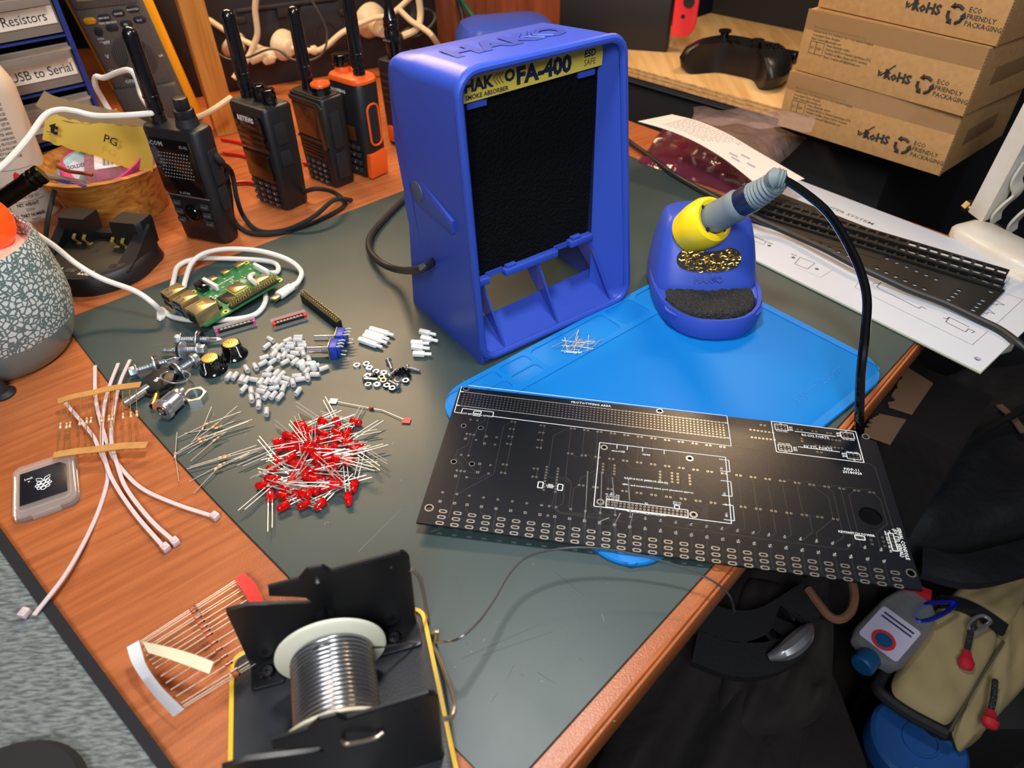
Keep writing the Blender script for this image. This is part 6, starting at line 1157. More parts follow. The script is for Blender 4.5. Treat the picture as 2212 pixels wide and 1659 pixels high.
for i, (a, m_, c) in enumerate(RL):
    z = 2.6+(i % 3)*.9; t = thing('resistor', rl_l.get(i, 'small tan resistor with long straight leads in the loose bunch left of the LEDs'), 'resistor', T(0, 0, 0), 'loose resistors on the mat')
    A_, M_, C_ = at(*zc(*a), z+1.5), at(*zc(*m_), z+.2), at(*zc(*c), z-.8 if i != 9 else 2.2); place(t, T(*M_)); I = -M_
    b = MB(); res_body(b, along(M_, A_), .8); b.v = [v+I for v in b.v]; build('body', b, RB, t)
    for e in (A_, C_): b = MB(); d = (e-M_).normalized(); b.tube([I+M_+d*1.5, I+M_+d*4, I+e], .28, 6); build('lead', b, 'tin', t)
# --- taped resistors, on the wood
mat('kraft_tape', '#b98a4c', .7, bump=(300, .3), var=(120, '#ad7d40')); zt = Z(0, 780, 3.95)
tt = [zt(495, 345), zt(600, 310), zt(780, 272), zt(950, 232), zt(1200, 200)]; bt = [zt(455, 805), zt(620, 775), zt(850, 750), zt(1050, 725), zt(1255, 717)]
tr_ = thing('resistor_strip', 'brown paper tape strip holding twelve resistors side by side, lying over the cable ties', 'resistors', T(0, 0, 0))
for P, zz, nm in ((tt, 13, 'paper_tape'), (bt, 9, 'paper_tape')):
    b = MB(); b.tube(smooth_path([at(x, y, zz) for x, y in P], 5), 1, 4, flat=(3.1, .35), up=(0, 0, 1)); build(nm, b, 'kraft_tape', tr_)
for (x0, y0), (xb, yb), (x1, y1) in (((530,350),(515,555),(485,790)),((585,345),(567,553),(545,775)),((632,325),(597,545),(600,765)),((692,310),(680,525),(672,750)),((748,300),(740,510),(735,745)),((808,290),(776,505),(798,735)),((868,285),(868,500),(865,725)),((932,275),(930,488),(925,715)),((985,265),(958,485),(985,705)),((1045,255),(1050,470),(1053,695)),((1105,245),(1117,460),(1122,690)),((1163,235),(1168,450),(1185,685))):
    A_, M_, C_ = at(*zt(x0, y0), 13), at(*zt(xb, yb), 11.5), at(*zt(x1, y1), 9); o = None
    b = MB(); res_body(b, along(M_, A_), .95); b.mat(4); b.tube([A_, A_.lerp(M_, .85), M_, M_.lerp(C_, .15), C_], .3, 6); build('resistor', b, RB+['pin_gold'], tr_)
# --- cable ties
mat('tie_nylon', '#e0cdd0', .4, trans=.15, sss=.4)
zb = Z(0, 1150, 3.259)
for k, (P, hd, lab) in enumerate((([zt(560,360),zt(780,620),zt(840,740),zt(915,920),zt(905,1080),zt(800,1380),zb(480,270),zb(240,585)], zb(215,615), 'white cable tie bending down left, its head on the grey fabric pad'),
        ([zt(812,40),zt(815,300),zt(860,520),zt(920,710),zt(1000,870),zt(1200,1080),zt(1500,1220),zt(1810,1322)], zt(1845,1345), 'white cable tie curving furthest right, its head alone near the mat edge'),
        ([zt(1010,20),zt(930,230),zt(880,450),zt(870,700),zt(900,850),zt(970,1030),zt(1150,1300),zt(1395,1585)], zt(1425,1612), 'white cable tie with the left head of the two lying side by side'),
        ([zt(1110,-10),zt(1030,170),zt(985,350),zt(955,550),zt(955,700),zt(1000,880),zt(1080,1090),zt(1280,1350),zt(1480,1535)], zt(1505,1562), 'white cable tie with the right head of the two lying side by side'))):
    t = thing('cable_tie', lab, 'cable tie', T(*at(*hd, 0)), 'white cable ties crossing under the resistor strip'); O = -at(*hd, 0)
    n_p = len(P); W = [at(x, y, 1.3+k*.9+(5.2 if k == 0 and i > n_p-3 else 0)+(3.0*(1-i/3) if i < 3 else 0)) for i, (x, y) in enumerate(P)]
    b = MB(); sp_ = smooth_path([w_+O for w_ in W], 6); b.tube(sp_, 1, 4, flat=(1.25, .55), up=(0, 0, 1)); build('strap', b, 'tie_nylon', t)
    hz = 1.3+(5.0 if k == 0 else .6); d = (at(*hd, 0)-at(*P[-1], 0)).normalized(); HM = along(Vector((0, 0, hz)), Vector((d.x, d.y, hz))); b = MB(); b.M = HM; b.box(0, 0, -1.3, 5.4, 4.6, 4.2, .8, .6); b.box(.3, 0, 2.9, 2.2, 2.6, .5, .3, .1); build('head', b, 'tie_nylon', t)
# --- memory card in its clear case
mat('case_clear', '#eadcd6', .12, trans=.5, alpha=.34, coat=.6); mat('card_black', '#191a22', .35, coat=.3)
ca = [at(24, 1018, 3), at(160, 980, 3), at(178, 1078, 3), at(33, 1134, 3)]; cc_ = sum(ca, Vector())/4; ux = ((ca[1]-ca[0])+(ca[2]-ca[3])).normalized(); KM = along(Vector((cc_.x, cc_.y, 0)), Vector((cc_.x, cc_.y, 0))+Vector((ux.x, ux.y, 0)))
KW = (ca[1]-ca[0]).length*.5+(ca[2]-ca[3]).length*.5; KH = (ca[0]-ca[3]).length*.5+(ca[1]-ca[2]).length*.5
kc_ = thing('card_case', 'rounded clear plastic case holding a black memory card, left of the cable ties', 'memory card case', KM)
b = MB(); b.slab(rrect(KW, KH, 6.5, 6), 0, 3, .8); b.slab(rrect(KW*.97, KH*.97, 6, 6), 3.2, 6.4, 1.2); b.tube([(x, y, 6.1) for x, y in rrect(KW*.8, KH*.8, 4, 5)], .5, 6, closed=True); build('case', b, 'case_clear', kc_)
b = MB(); b.box(0, -KH/2+1, 1, 17, 3, 3.6, 1, .5); build('latch', b, 'case_clear', kc_)
b = MB(); hw, hh = 14, 15.4; b.slab([(-hw, -hh), (hw, -hh), (hw, hh-4), (hw-4, hh), (-hw, hh)], 6.45, 7.0, .1); b.mat(1)
for (x, y, r_) in ((0, -4.6, 1.5), (-2.6, -3.5, 1.2), (2.6, -3.5, 1.2), (-1.6, -1.6, 1.35), (1.6, -1.6, 1.35), (-3.9, -.9, 1.0), (3.9, -.9, 1.0), (0, 1.0, 1.4), (-2.7, 1.4, 1.2), (2.7, 1.4, 1.2)): b.tube([(x+r_*math.cos(a), y-1+r_*math.sin(a), 7.1) for a in [k*math.pi/6 for k in range(12)]], .3, 4, closed=True)
for s_ in (-1, 1): b.tube([(0, 1.8, 7.1), (s_*1.2, 4.6, 7.1), (s_*4.4, 5.6, 7.1), (s_*3.9, 3.0, 7.1), (s_*1.4, 1.8, 7.1)], .3, 4, closed=True)
b.text('Lock', 2.6, T(-8.6, 8.4, 7.0), 'C', .02, 1, .08); b.add([(-9.4, 5.6, 7.1), (-7.8, 5.6, 7.1), (-8.6, 4.4, 7.1)], [(0, 1, 2)]); build('memory_card', b, ['card_black', 'print_white'], kc_)
# --- self-drilling screws with washers
zs = Z(250, 690, 6.913)
def mk_screw():
    t = thing('roofing_screw', '', 'screw', T(0, 0, 0)); b = MB(); b.M = RY(90)
    b.slab(circ(4.2, 6), -5, 0, .5); b.lathe([(5.6, 0), (5.8, .6), (5.6, 1.1)], 22); build('hex_head', b, 'zinc', t)
    b = MB(); b.M = RY(90); pr = [(2.1, 1)]
    for i in range(11): z = 1.6+i*1.9; pr += [(2.0, z), (2.85, z+.8), (2.0, z+1.6)]
    pr += [(2.1, 23)]; b.lathe(pr, 16); build('thread', b, 'zinc', t)
    b = MB(); b.M = RY(90); b.slab([(1.9*math.cos(a)*(1 if i % 2 == 0 else .55), 1.9*math.sin(a)*(1 if i % 2 == 0 else .55)) for i, a in enumerate([k*math.pi/4 for k in range(8)])], 23, 30, .1); b.lathe([(2.0, 29.5), (1.4, 32), (.1, 34)], 8); build('drill_tip', b, 'zinc', t)
    b = MB(); b.M = RY(90); b.lathe([(2.4, 11), (7.6, 13.2), (7.8, 14), (7.6, 14.6), (2.4, 13)], 28, cap=(False, False)); b.mat(1); b.lathe([(2.5, 13.4), (7.2, 15), (7.0, 17), (2.5, 15.8)], 28, cap=(False, False)); build('washer', b, ['zinc', 'black_rubber'], t); return t
scw = Proto(mk_screw, 'self-drilling screws with rubber washers')
for (x0, y0, x1, y1, zz, lab) in ((940,300,1470,300,9.5,'zinc self-drilling screw pointing right, farthest from the camera'),(1290,450,720,470,9.5,'zinc self-drilling screw pointing left, between the others'),(260,780,830,610,9.5,'zinc self-drilling screw at the left, above the black key'),(1190,600,820,840,9.5,'zinc self-drilling screw whose tip points through the key ring')):
    a = at(*zs(x0, y0), zz-2.2); c = at(*zs(x1, y1), zz-4); d = (c-a).normalized(); scw.put(along(a+d*2, a+d*30) @ RX(30), lab)
# --- pointer knobs
def mk_knob():
    t = thing('pointer_knob', '', 'knob', T(0, 0, 0)); b = MB(); n = 48
    def rg(r, z, am, k=8): return [((r+am*math.cos(k*2*math.pi*i/n))*math.cos(2*math.pi*i/n), (r+am*math.cos(k*2*math.pi*i/n))*math.sin(2*math.pi*i/n), z) for i in range(n)]
    b.rings([rg(10.6, 0, 0), rg(10.9, .6, 0), rg(10.2, 1.8, 0), rg(8.6, 3, .25), rg(8.1, 4.5, .5), rg(7.5, 10.5, .5), rg(7.1, 11.6, .3), rg(6.6, 12, .1)]); b.mat(1); b.tube([(0, -10.2, 2.4), (0, -8.7, 3.6), (0, -7.9, 10.6), (0, -7.0, 12)], .45, 4); build('skirt', b, ['black_gloss', 'print_white'], t)
    b = MB(); b.lathe([(6.2, 12), (6.2, 12.6), (5.6, 12.8), (.2, 12.7)], 32); b.mat(1)
    for i in range(12): a = math.pi*2*i/12; b.tube([(.8*math.cos(a), .8*math.sin(a), 12.85), (5.6*math.cos(a), 5.6*math.sin(a), 12.85)], .13, 4)
    build('gold_cap', b, ['gold', 'copper'], t); return t
kn = Proto(mk_knob, 'black pointer knobs with gold caps')
q = at(*zs(1440, 680), G0+5); kn.put(T(q.x, q.y, G0) @ RZ(-18), 'black pointer knob with a gold cap, the nearer and left one'); q = at(*zs(1750, 460), G0+5); kn.put(T(q.x, q.y, G0) @ RZ(52), 'black pointer knob with a gold cap, the farther and right one')
# --- key switch, keys, ring, nut
kb = at(*zs(700, 1400), 8); ke = at(*zs(930, 1190), 8); KSM = along(Vector((kb.x, kb.y, G0+8.4)), Vector((ke.x, ke.y, G0+8.4))); ks = thing('key_switch', 'chrome round key switch lock lying on its side beside the black key', 'lock', KSM)
b = MB(); b.M = RY(90); b.lathe([(7.9, -.2), (8.3, .4), (8.4, 3.6), (7.2, 5)], 36); build('face_collar', b, 'chrome', ks)
b = MB(); b.M = RY(90); pr = [(6.6, 4.8)]
for i in range(9): pr += [(7.1, 5.3+i*1.2), (6.7, 5.9+i*1.2)]
b.lathe(pr+[(6.4, 17), (6.4, 19), (4, 19.4)], 30); build('threaded_barrel', b, 'chrome', ks)
b = MB(); b.M = RY(90); b.lathe([(4.4, -.35), (4.4, .1), (3.2, .1), (3.2, -.35)], 28, cap=(False, False)); b.lathe([(2.4, -.5), (2.4, 0)], 20); b.mat(1); b.lathe([(4.2, -.25), (4.2, 0)], 28); build('key_slot', b, ['chrome', 'black_matte'], ks)
b = MB(); b.tube([(19, 0, 2), (24, 0, 2)], 1.3, 10); build('terminal', b, 'tin', ks)
q = at(*zs(600, 960), 6); k2 = at(*zs(150, 1250), 5); ky = thing('tube_key', 'black-headed tubular key on a steel split ring, beside the lock', 'key', along(Vector((q.x, q.y, 7)), Vector((k2.x, k2.y, 5))))
b = MB(); b.slab([(-14, -9), (-6, -12), (6, -11), (10, -5), (10, 4), (4, 11), (-8, 12), (-14, 6)], -2.5, 1.8, 1); b.mat(1); b.text('IM', 4.5, T(-2, 0, 1.8) @ RZ(200), 'C', .03, 1, .1); build('key_head', b, ['black_plastic', 'print_white'], ky)
b = MB(); b.M = RY(90); b.lathe([(3.4, 6), (3.4, 27), (2.7, 27.2), (2.6, 22)], 24, cap=(False, False)); build('key_barrel', b, 'chrome', ky)
ky2 = thing('tube_key', 'second tubular key under the first, only its dark head and short chrome barrel in view', 'key', along(Vector((q.x+3, q.y-3, 3.6)), Vector(at(*zs(520, 1400), 3.6))))
b = MB(); b.slab([(-13, -9), (-6, -11), (6, -10), (9, -5), (9, 4), (4, 10), (-8, 11), (-13, 6)], -1.6, 1.4, .8); build('key_head', b, 'black_plastic', ky2); b = MB(); b.M = RY(90); b.lathe([(2.9, 6), (2.9, 21), (2.3, 21), (2.2, 16)], 22, cap=(False, False)); build('key_barrel', b, 'brass', ky2)
rc = at(*zs(885, 830), 11); b = MB(); b.M = RX(-14) @ RY(10); b.tube([(10.5*math.cos(a), 10.5*math.sin(a), .35*math.sin(a*2)) for a in [k*math.pi/24 for k in range(48)]], .7, 8, closed=True); one('split_ring', 'thin steel split ring looped through the black key head', 'ring', b, 'chrome', T(rc.x, rc.y, 9.5))
q = at(423, 862, G0); b = MB(); O_ = circ(8.9, 6, a0=.3); b.sheet(O_, [circ(6.2, 28)], 0, 4.4); one('hex_nut', 'large thin chrome hexagon nut right of the key switch', 'nut', b, 'chrome', T(q.x, q.y+1, G0+.02))
# --- rotary encoders
mat('enc_blue', '#1f3fae', .4); ze = Z(440, 680, 4.254)
for k, (sh, pl_, lab) in enumerate((((955, 322), (1225, 318), 'blue rotary encoder with a silver shaft, the nearer one'), ((1020, 215), (1290, 212), 'blue rotary encoder with a silver shaft, the farther one'))):
    a = at(*ze(*sh), G0+6.2); c = at(*ze(*pl_), G0+6.2); en = thing('rotary_encoder', lab, 'encoder', along(a, c), 'blue rotary encoders'); LN = (c-a).length; s0 = LN*.5
    b = MB(); b.M = RY(90); b.lathe([(2.7, 0), (3, .4), (3, s0)], 20); b.box(-2.6, 0, 1, 1.2, 6, s0*.6) if False else None; build('shaft', b, 'chrome', en)
    b = MB(); b.M = RY(90); pr = [(3.2, s0)]
    for i in range(5): pr += [(3.6, s0+.5+i*1.1), (3.2, s0+1+i*1.1)]
    b.lathe(pr, 20); build('threaded_bush', b, 'steel', en)
    b = MB(); b.box(s0+6.4, 0, -6, 1.2, 12.4, 13, .2, .2); build('face_plate', b, 'port_metal', en)
    b = MB(); b.box(s0+10, 0, -5.8, 6, 12, 12.4, 1, .4); b.box(s0+14, 0, -5, 2, 9, 10, 1, .4); build('housing', b, 'enc_blue', en)
    for y in (-4, 0, 4): b = MB(); b.tube([(s0+13, y, 5.5), (s0+17, y, 6.3), (s0+19, y, 5.6)], 1, 4, flat=(.7, .2), up=(0, 1, 0)); build('pin', b, 'tin', en)
    for y in (-2.5, 2.5): b = MB(); b.tube([(s0+13, y, -3), (s0+19, y, -4)], 1, 4, flat=(.5, .2), up=(0, 1, 0)); build('pin', b, 'tin', en)
# --- white hex standoffs
z6 = Z(740, 700, 10.05)
def mk_so(L_, Lt):
    b = MB(); b.M = RY(90); b.slab(circ(2.7, 6), 0, L_, .3); b.lathe([(1.45, L_-.1), (1.45, L_+Lt-.4), (1.1, L_+Lt)], 14); return lambda: one('hex_standoff', '', 'standoff', b, 'nylon_solid')
ls = Proto(mk_so(18, 5.5), 'long white nylon standoffs'); ss = Proto(mk_so(9.5, 5.8), 'short white nylon standoffs')
for i, (x0, y0, x1, y1) in enumerate(((600,100,1040,225),(510,175,930,310),(460,250,880,385),(365,330,790,480))):
    a = at(*z6(x0, y0), G0+2.5); c = at(*z6(x1, y1), G0+2.5); ls.put(along(a, c), 'long white nylon standoff in the row of four, %s' % ['farthest from the camera', 'second farthest', 'second nearest', 'nearest the camera'][i])
for i, (x0, y0, x1, y1) in enumerate(((1680,150,1950,215),(1710,290,1980,350),(1490,400,1760,415),(1505,490,1785,520),(1530,640,1810,650))):
    a = at(*z6(x0, y0), G0+2.5); c = at(*z6(x1, y1), G0+2.5); ss.put(along(a, c), 'short white nylon standoff in the group of five, %s' % ['topmost', 'second from top', 'middle one', 'second from bottom', 'lowest one'][i])
# --- tiny nuts and screws
def mk_nut(m): 
    def f(): b = MB(); b.sheet(circ(2.9, 6), [circ(1.45, 14)], 0, 1.9); return one('small_nut', '', 'nut', b, m)
    return f
nn = Proto(mk_nut('chrome'), 'small silver nuts'); nb = Proto(mk_nut('black_gloss'), 'small black nuts')
for i, (x, y) in enumerate(((305,880),(515,850),(580,940),(725,1020),(895,1045),(545,1110),(555,1300),(745,1300),(885,1230),(1190,1200))):
    q = at(*z6(x, y), G0+2); nn.put(T(q.x, q.y, G0+.03+(1.2 if i == 8 else 0)) @ RZ(random.uniform(0, 60)) @ RX(random.uniform(-5, 8) if i else 0), 'small silver hexagon nut lying farthest left' if i == 0 else 'small silver hexagon nut among the tiny screws')
for x, y in ((850,1150),(1370,1225),(960,1330),(1080,1390)): q = at(*z6(x, y), G0+1.5); nb.put(T(q.x, q.y, G0+.03) @ RZ(random.uniform(0, 60)), 'small black hexagon nut among the tiny screws')
def mk_ms(m, L_, rh):
    def f():
        b = MB(); b.M = RY(90); b.lathe([(.4, -1.9), (rh*.75, -1.7), (rh, -.7), (rh, 0), (1.25, 0), (1.25, L_-.2), (1.05, L_)], 18); return one('machine_screw', '', 'screw', b, m)
    return f
ms = Proto(mk_ms('steel', 10, 2.6), 'small silver machine screws'); mb_ = Proto(mk_ms('black_gloss', 5.5, 2.7), 'small black machine screws')
for x0, y0, x1, y1, lab in ((990,780,1080,1010,'small silver screw pointing towards the camera, head farthest away'),(1000,1140,1170,990,'small silver screw pointing up and right over the nuts'),(1400,940,1700,1020,'small silver screw lying farthest right'),(455,1180,780,1200,'small silver screw at the left, lying level'),(1210,1350,990,1220,'small silver screw with its slotted head nearest the camera')):
    a = at(*z6(x0, y0), G0+2.4); c = at(*z6(x1, y1), G0+1.4); d = (c-a).normalized(); d.z = -.1; ms.put(along(a+d, a+d*8), lab)
for x0, y0, x1, y1, lab in ((1285,980,1310,1110,'small black screw, upper of the pair at the right'),(1400,1020,1460,1140,'small black screw, lower of the pair at the right'),(720,1100,620,1160,'small black screw under the silver nuts at the left')):
    a = at(*z6(x0, y0), G0+2.6); c = at(*z6(x1, y1), G0+1.4); d = (c-a).normalized(); d.z = -.15; mb_.put(along(a+d, a+d*8), lab)
q = at(*z6(1195, 1080), G0+3); mb_.put(along(Vector((q.x, q.y-1, G0+4.2)), Vector((q.x+.6, q.y+3, G0+1.8))), 'small black screw with its cross slot facing the camera')
# --- clear trays of chips
mat('tray_clear', '#e6dfe2', .1, trans=.6, alpha=.35, coat=.8); mat('tray_pink', '#d84a9c', .25, trans=.3)
for k, (p0, p1, cm_, lab) in enumerate((((468, 728), (556, 703), 'tray_pink', 'clear tray with pink end plugs holding a black chip row'), ((592, 712), (666, 690), 'red_plastic', 'clear tray with a red frame holding a black switch row'))):
    a = at(*p0, G0+.1); c = at(*p1, G0+.1); L_ = (c-a).length; M = along(a, c); t = thing('chip_tray', lab, 'tray', M)
    b = MB(); b.box(L_/2, 5, 0, L_, .5, 7.5); b.box(L_/2, 4, 0, L_, 9, .4); b.box(L_/2, -.3, 0, L_, .5, 2.6); b.box(L_/2, 7.5, 3.5, L_, 5.2, .5); b.box(L_/2, 10, 0, L_, .4, 4.5); build('tray', b, 'tray_clear', t)
    for x in (1.5, L_-1.5): b = MB(); b.box(x, 2.6, .5, 2.2, 4.6, 4.6, .3, .3); build('end_plug', b, cm_, t)
    b = MB(); b.box(L_/2, 2.5, .5, L_*.84, 4, 4.2, 0, .2); b.mat(1)
    for i in range(8): b.box(L_*.5+(i-3.5)*L_*.095, 2.2, 4.7, L_*.06, 2, .3)
    if k: b.mat(2); b.box(L_/2, 4.6, .5, L_*.84, .6, 5)
    build('chip', b, ['black_plastic', 'print_grey', 'red_plastic'], t)
# --- tall pin header
a = at(652, 652, G0); c = at(730, 714, G0); HMx = along(a, c); L_ = (c-a).length; hd = thing('pin_socket', 'long black double-row socket header with gold pins up, beside the smoke absorber', 'connector', HMx)
b = MB(); b.box(L_/2, 2.5, 0, L_, 5, 8.6, 0, .2); build('housing', b, 'black_plastic', hd)
for k in range(2): b = MB(); b.box(L_/2, 2.5, 8.6+k*0, L_, 5, .5); 
b = MB()
for i in range(20):
    for j_ in range(2): b.box(1.5+i*(L_-3)/19, 1.2+j_*2.54, 8.6, .6, .6, 3.2)
build('pins', b, 'pin_gold', hd)
# --- solder cut-offs on the blue mat, lone diode with flags
random.seed(8)
for i in range(30):
    r_ = random.uniform(0, 1); a = random.uniform(0, 6.28); x, y = 1244+r_*40*math.cos(a), 745+r_*20*math.sin(a); q = at(x, y, 4.3); an = random.gauss(.55, .55); L_ = random.uniform(12, 21); d = Vector((math.cos(an), math.sin(an), random.uniform(-.06, .06)))
    z = 4.3+random.uniform(0, 2.2)+abs(d.z)*L_/2; q.z = z; b = MB(); b.tube([(-L_/2, 0, 0), (0, 0, random.uniform(-.3, .3)), (L_/2, 0, 0)], .24, 5); one('lead_offcut', 'thin grey clipped lead in the small pile on the blue mat', 'wire', b, 'tin', along(q, q+d), 'clipped leads on the blue mat')
dz_ = thing('diode', 'lone glass diode on a bent wire between a white and a red paper flag', 'diode', T(*at(802, 882, G0)))
O = -at(802, 882, G0); W = [at(720, 866, 3)+O, at(802, 882, 2.8)+O, at(826, 886, 2.8)+O, at(872, 906, 3)+O]
b = MB(); b.tube(W, .3, 6); build('wire', b, 'tin', dz_)
mat('diode_glass', '#b8541c', .1, trans=.4)
def diode(b, M): b.M = M @ RY(90); b.mat(0); b.lathe([(.4, -2), (.95, -1.8), (.95, 1.8), (.4, 2)], 12); b.mat(1); b.lathe([(1.0, .7), (1.0, 1.5)], 12, cap=(False, False)); b.M = Matrix(); b.mat(0)
b = MB(); diode(b, along(W[1], W[2])); build('glass_body', b, ['diode_glass', 'black_gloss'], dz_)
for p, m_ in (((720, 867), 'white'), ((878, 909), 'red_plastic')): q = at(*p, 2.2)+O; b = MB(); b.M = T(*q) @ RZ(-8); b.box(0, 0, 0, 6, 5.4, .5); build('paper_flag', b, m_, dz_)
# --- bandolier of diodes
mat('tape_white', '#e4e2e4', .6); mat('tape_cream', '#d9cfae', .6); mat('tape_red', '#e23a34', .5)
ds = thing('diode_strip', 'row of glass diodes on long wires taped white and red at the ends, partly under the solder stand', 'diodes', T(0, 0, 0)); ds['label'] = 'row of glass diodes between white and red tapes, running under the solder stand'
Lf = [(302, 1386), (318, 1420), (352, 1468), (398, 1528)]; Rt = [(508, 1254), (532, 1288), (560, 1335), (604, 1402)]
def pick(P, t): f = t*(len(P)-1); i = min(int(f), len(P)-2); f -= i; return (P[i][0]*(1-f)+P[i+1][0]*f, P[i][1]*(1-f)+P[i+1][1]*f)
ts = [0, .03, .07, .16, .2, .3, .38, .44, .5, .62, .71, .79, .87, .95, .98, 1]
for i, t_ in enumerate(ts):
    A_ = at(*pick(Lf, t_), 15); B_ = at(*pick(Rt, t_), 5); f = .53; M_ = A_.lerp(B_, f); b = MB(); diode(b, along(M_, B_)); b.mat(2); b.tube([A_, M_, B_], .26, 6); build('diode', b, ['diode_glass', 'black_gloss', 'tin'], ds)
b = MB(); P = [at(x, y, z) for x, y, z in ((300, 1384, 17), (308, 1412, 17), (318, 1440, 17), (350, 1485, 16.5), (398, 1532, 16))]; Q_ = [at(x, y, z) for x, y, z in ((274, 1398, 15), (283, 1428, 13), (300, 1458, 11), (332, 1502, 9), (374, 1548, 7))]
b.rings(strip(P, [q_-p_ for p_, q_ in zip(P, Q_)], .35, 5)); build('white_tape', b, 'tape_white', ds)
b = MB(); P = [at(308, 1386, 17), at(365, 1398, 20), at(420, 1414, 20), at(462, 1430, 18)]; Q_ = [at(320, 1410, 16), at(360, 1422, 19), at(410, 1440, 18), at(452, 1456, 16)]; b.rings(strip(P, [q_-p_ for p_, q_ in zip(P, Q_)], .35, 5)); build('loose_tape', b, 'tape_cream', ds)
b = MB(); P = [at(506, 1250, 7), at(530, 1285, 7), at(548, 1318, 6), at(600, 1400, 5)]; Q_ = [at(527, 1238, 7), at(552, 1262, 8), at(570, 1300, 8), at(622, 1385, 5)]; b.rings(strip(P, [q_-p_ for p_, q_ in zip(P, Q_)], .35, 5)); build('red_tape', b, 'tape_red', ds)
# ================================================================ solder reel stand
zg = Z(460, 1170, 3.393)
g0_ = at(*zg(290, 925), 3); g1_ = at(*zg(1480, 612), 3); GX = Vector(((g1_-g0_).x, (g1_-g0_).y, 0)).normalized(); GN = Vector((GX.y, -GX.x, 0))   # towards the viewer
SM = Matrix((GX, -GN, Vector((0, 0, 1)))).transposed().to_4x4(); SM.translation = Vector((g0_.x, g0_.y, G0)); SI = SM.inverted(); BWd = (g1_-g0_).length
mat('stand_black', '#111216', .38, bump=(1600, .12)); mat('stand_base', '#34373d', .4, bump=(900, .2), var=(30, '#2a2c31')); mat('trim_yellow', '#d8b02c', .5); mat('wire_steel', '#b8aa98', .35, .8, bump=(900, .4))
sd_ = thing('solder_stand', 'black metal solder reel stand with a yellow-edged base, in the front centre', 'stand', SM)
b = MB(); bl0 = SI @ at(*zg(205, 940), 3); br0 = SI @ at(*zg(1545, 560), 3); base = rrect(BWd+14, 140, 6, 4, BWd/2-2, -62)
b.slab(base, 0, 3.2, .6); build('base_plate', b, 'stand_base', sd_)
b = MB(); b.tube([(x, y, 2.4) for x, y in rrect(BWd+15.5, 141.5, 7, 4, BWd/2-2, -62)], 1, 4, closed=True, flat=(1.1, 2.0), up=(0, 0, 1)); build('rubber_trim', b, 'trim_yellow', sd_)
def gp_(x, y, off=0): return SI @ atp(*zg(x, y), SM.translation+GN*off, GN)
Bp = [(405,330),(410,385),(600,392),(690,400),(740,440),(250,455),(95,500),(290,925),(1480,612),(1422,110),(1400,80),(1375,74),(860,215),(800,180),(700,200),(640,270)]
Bl = [(lambda q: (q.x, q.z))(gp_(*p)) for p in Bp]; hq = gp_(1305, 178); sq = gp_(765, 275)
D = 75
# distance of the front bracket: match its hole
best = min(range(40, 110), key=lambda d: abs((lambda p: (p-cC).dot(cR)/(p-cC).dot(cF)*FPX+IW/2)(SM @ Vector((hq.x, -d, hq.z)))-917)+abs((lambda p: IH/2-(p-cC).dot(cU)/(p-cC).dot(cF)*FPX)(SM @ Vector((hq.x, -d, hq.z)))-1528)); D = best
for k, yy in enumerate((0, -D)):
    b = MB(); b.M = T(0, yy, 0) @ RX(90); b.sheet(Bl, [circ(1.2, 10, hq.x, hq.z)], -1.1, 1.1); b.M = T(0, yy, 0)
    for p_, q_ in zip(Bl[8:], Bl[9:]+Bl[:1]): b.tube([(p_[0], 0, p_[1]), (q_[0], 0, q_[1])], 1.25, 6)
    o = build('bracket', b, 'stand_black', sd_)
    for x0, x1 in ((Bl[7][0], Bl[7][0]+17), (Bl[8][0]-26, Bl[8][0]+2)):
        b = MB(); b.box((x0+x1)/2, yy-(7 if k == 0 else -7), 3.2, x1-x0, 15, 1.8, 2, .5); build('bracket_foot', b, 'stand_black', o)
        b = MB(); b.lathe([(4, 0), (4.2, .8), (3, 2), (.3, 2.3)], 20, T((x0+x1)/2, yy-(7 if k == 0 else -7), 5)); b.mat(1); b.box((x0+x1)/2, yy-(7 if k == 0 else -7), 7.1, 3.4, .7, .3); b.box((x0+x1)/2, yy-(7 if k == 0 else -7), 7.1, .7, 3.4, .3); build('screw', b, ['black_gloss', 'black_matte'], o)
b = MB(); b.lathe([(1.2, 0), (1, 1.2), (.3, 1.5)], 12, T(sq.x, -1, sq.z) @ RX(90)); build('rivet', b, 'steel', sd_)
ax = gp_(800, 432); AX = (ax.x, ax.z-4)
b = MB(); b.M = T(AX[0], 3, AX[1]-4) @ RX(90); b.slab([(4.6*math.cos(a)*(1 if i % 2 == 0 else .45), 4.6*math.sin(a)*(1 if i % 2 == 0 else .45)) for i, a in enumerate([k*math.pi/4 for k in range(8)])], 0, D+4, .2); b.lathe([(6, 1), (6, 4)], 24); build('axle', b, 'black_plastic', sd_)
P = [gp_(1432, 205), gp_(1470, 215), gp_(1520, 280), gp_(1555, 450), gp_(1585, 620), gp_(1600, 680, 6), gp_(1640, 650, 14), gp_(1632, 740, 14), gp_(1585, 735, 10), gp_(1620, 770, 16)]
P += [gp_(1680, 900, 30), gp_(1740, 1080, 50), gp_(1770, 1200, D-8), gp_(1750, 1285, D-2), gp_(1690, 1300, D)]
b = MB(); b.tube(smooth_path(P, 6), 1.15, 8); b.tube(smooth_path([gp_(1250, 1395, D+2), gp_(1180, 1440, D+3), gp_(1050, 1470, D+4), gp_(975, 1480, D+4), gp_(950, 1455, D+1)], 5), 1.1, 8); build('wire_guide', b, 'wire_steel', sd_)
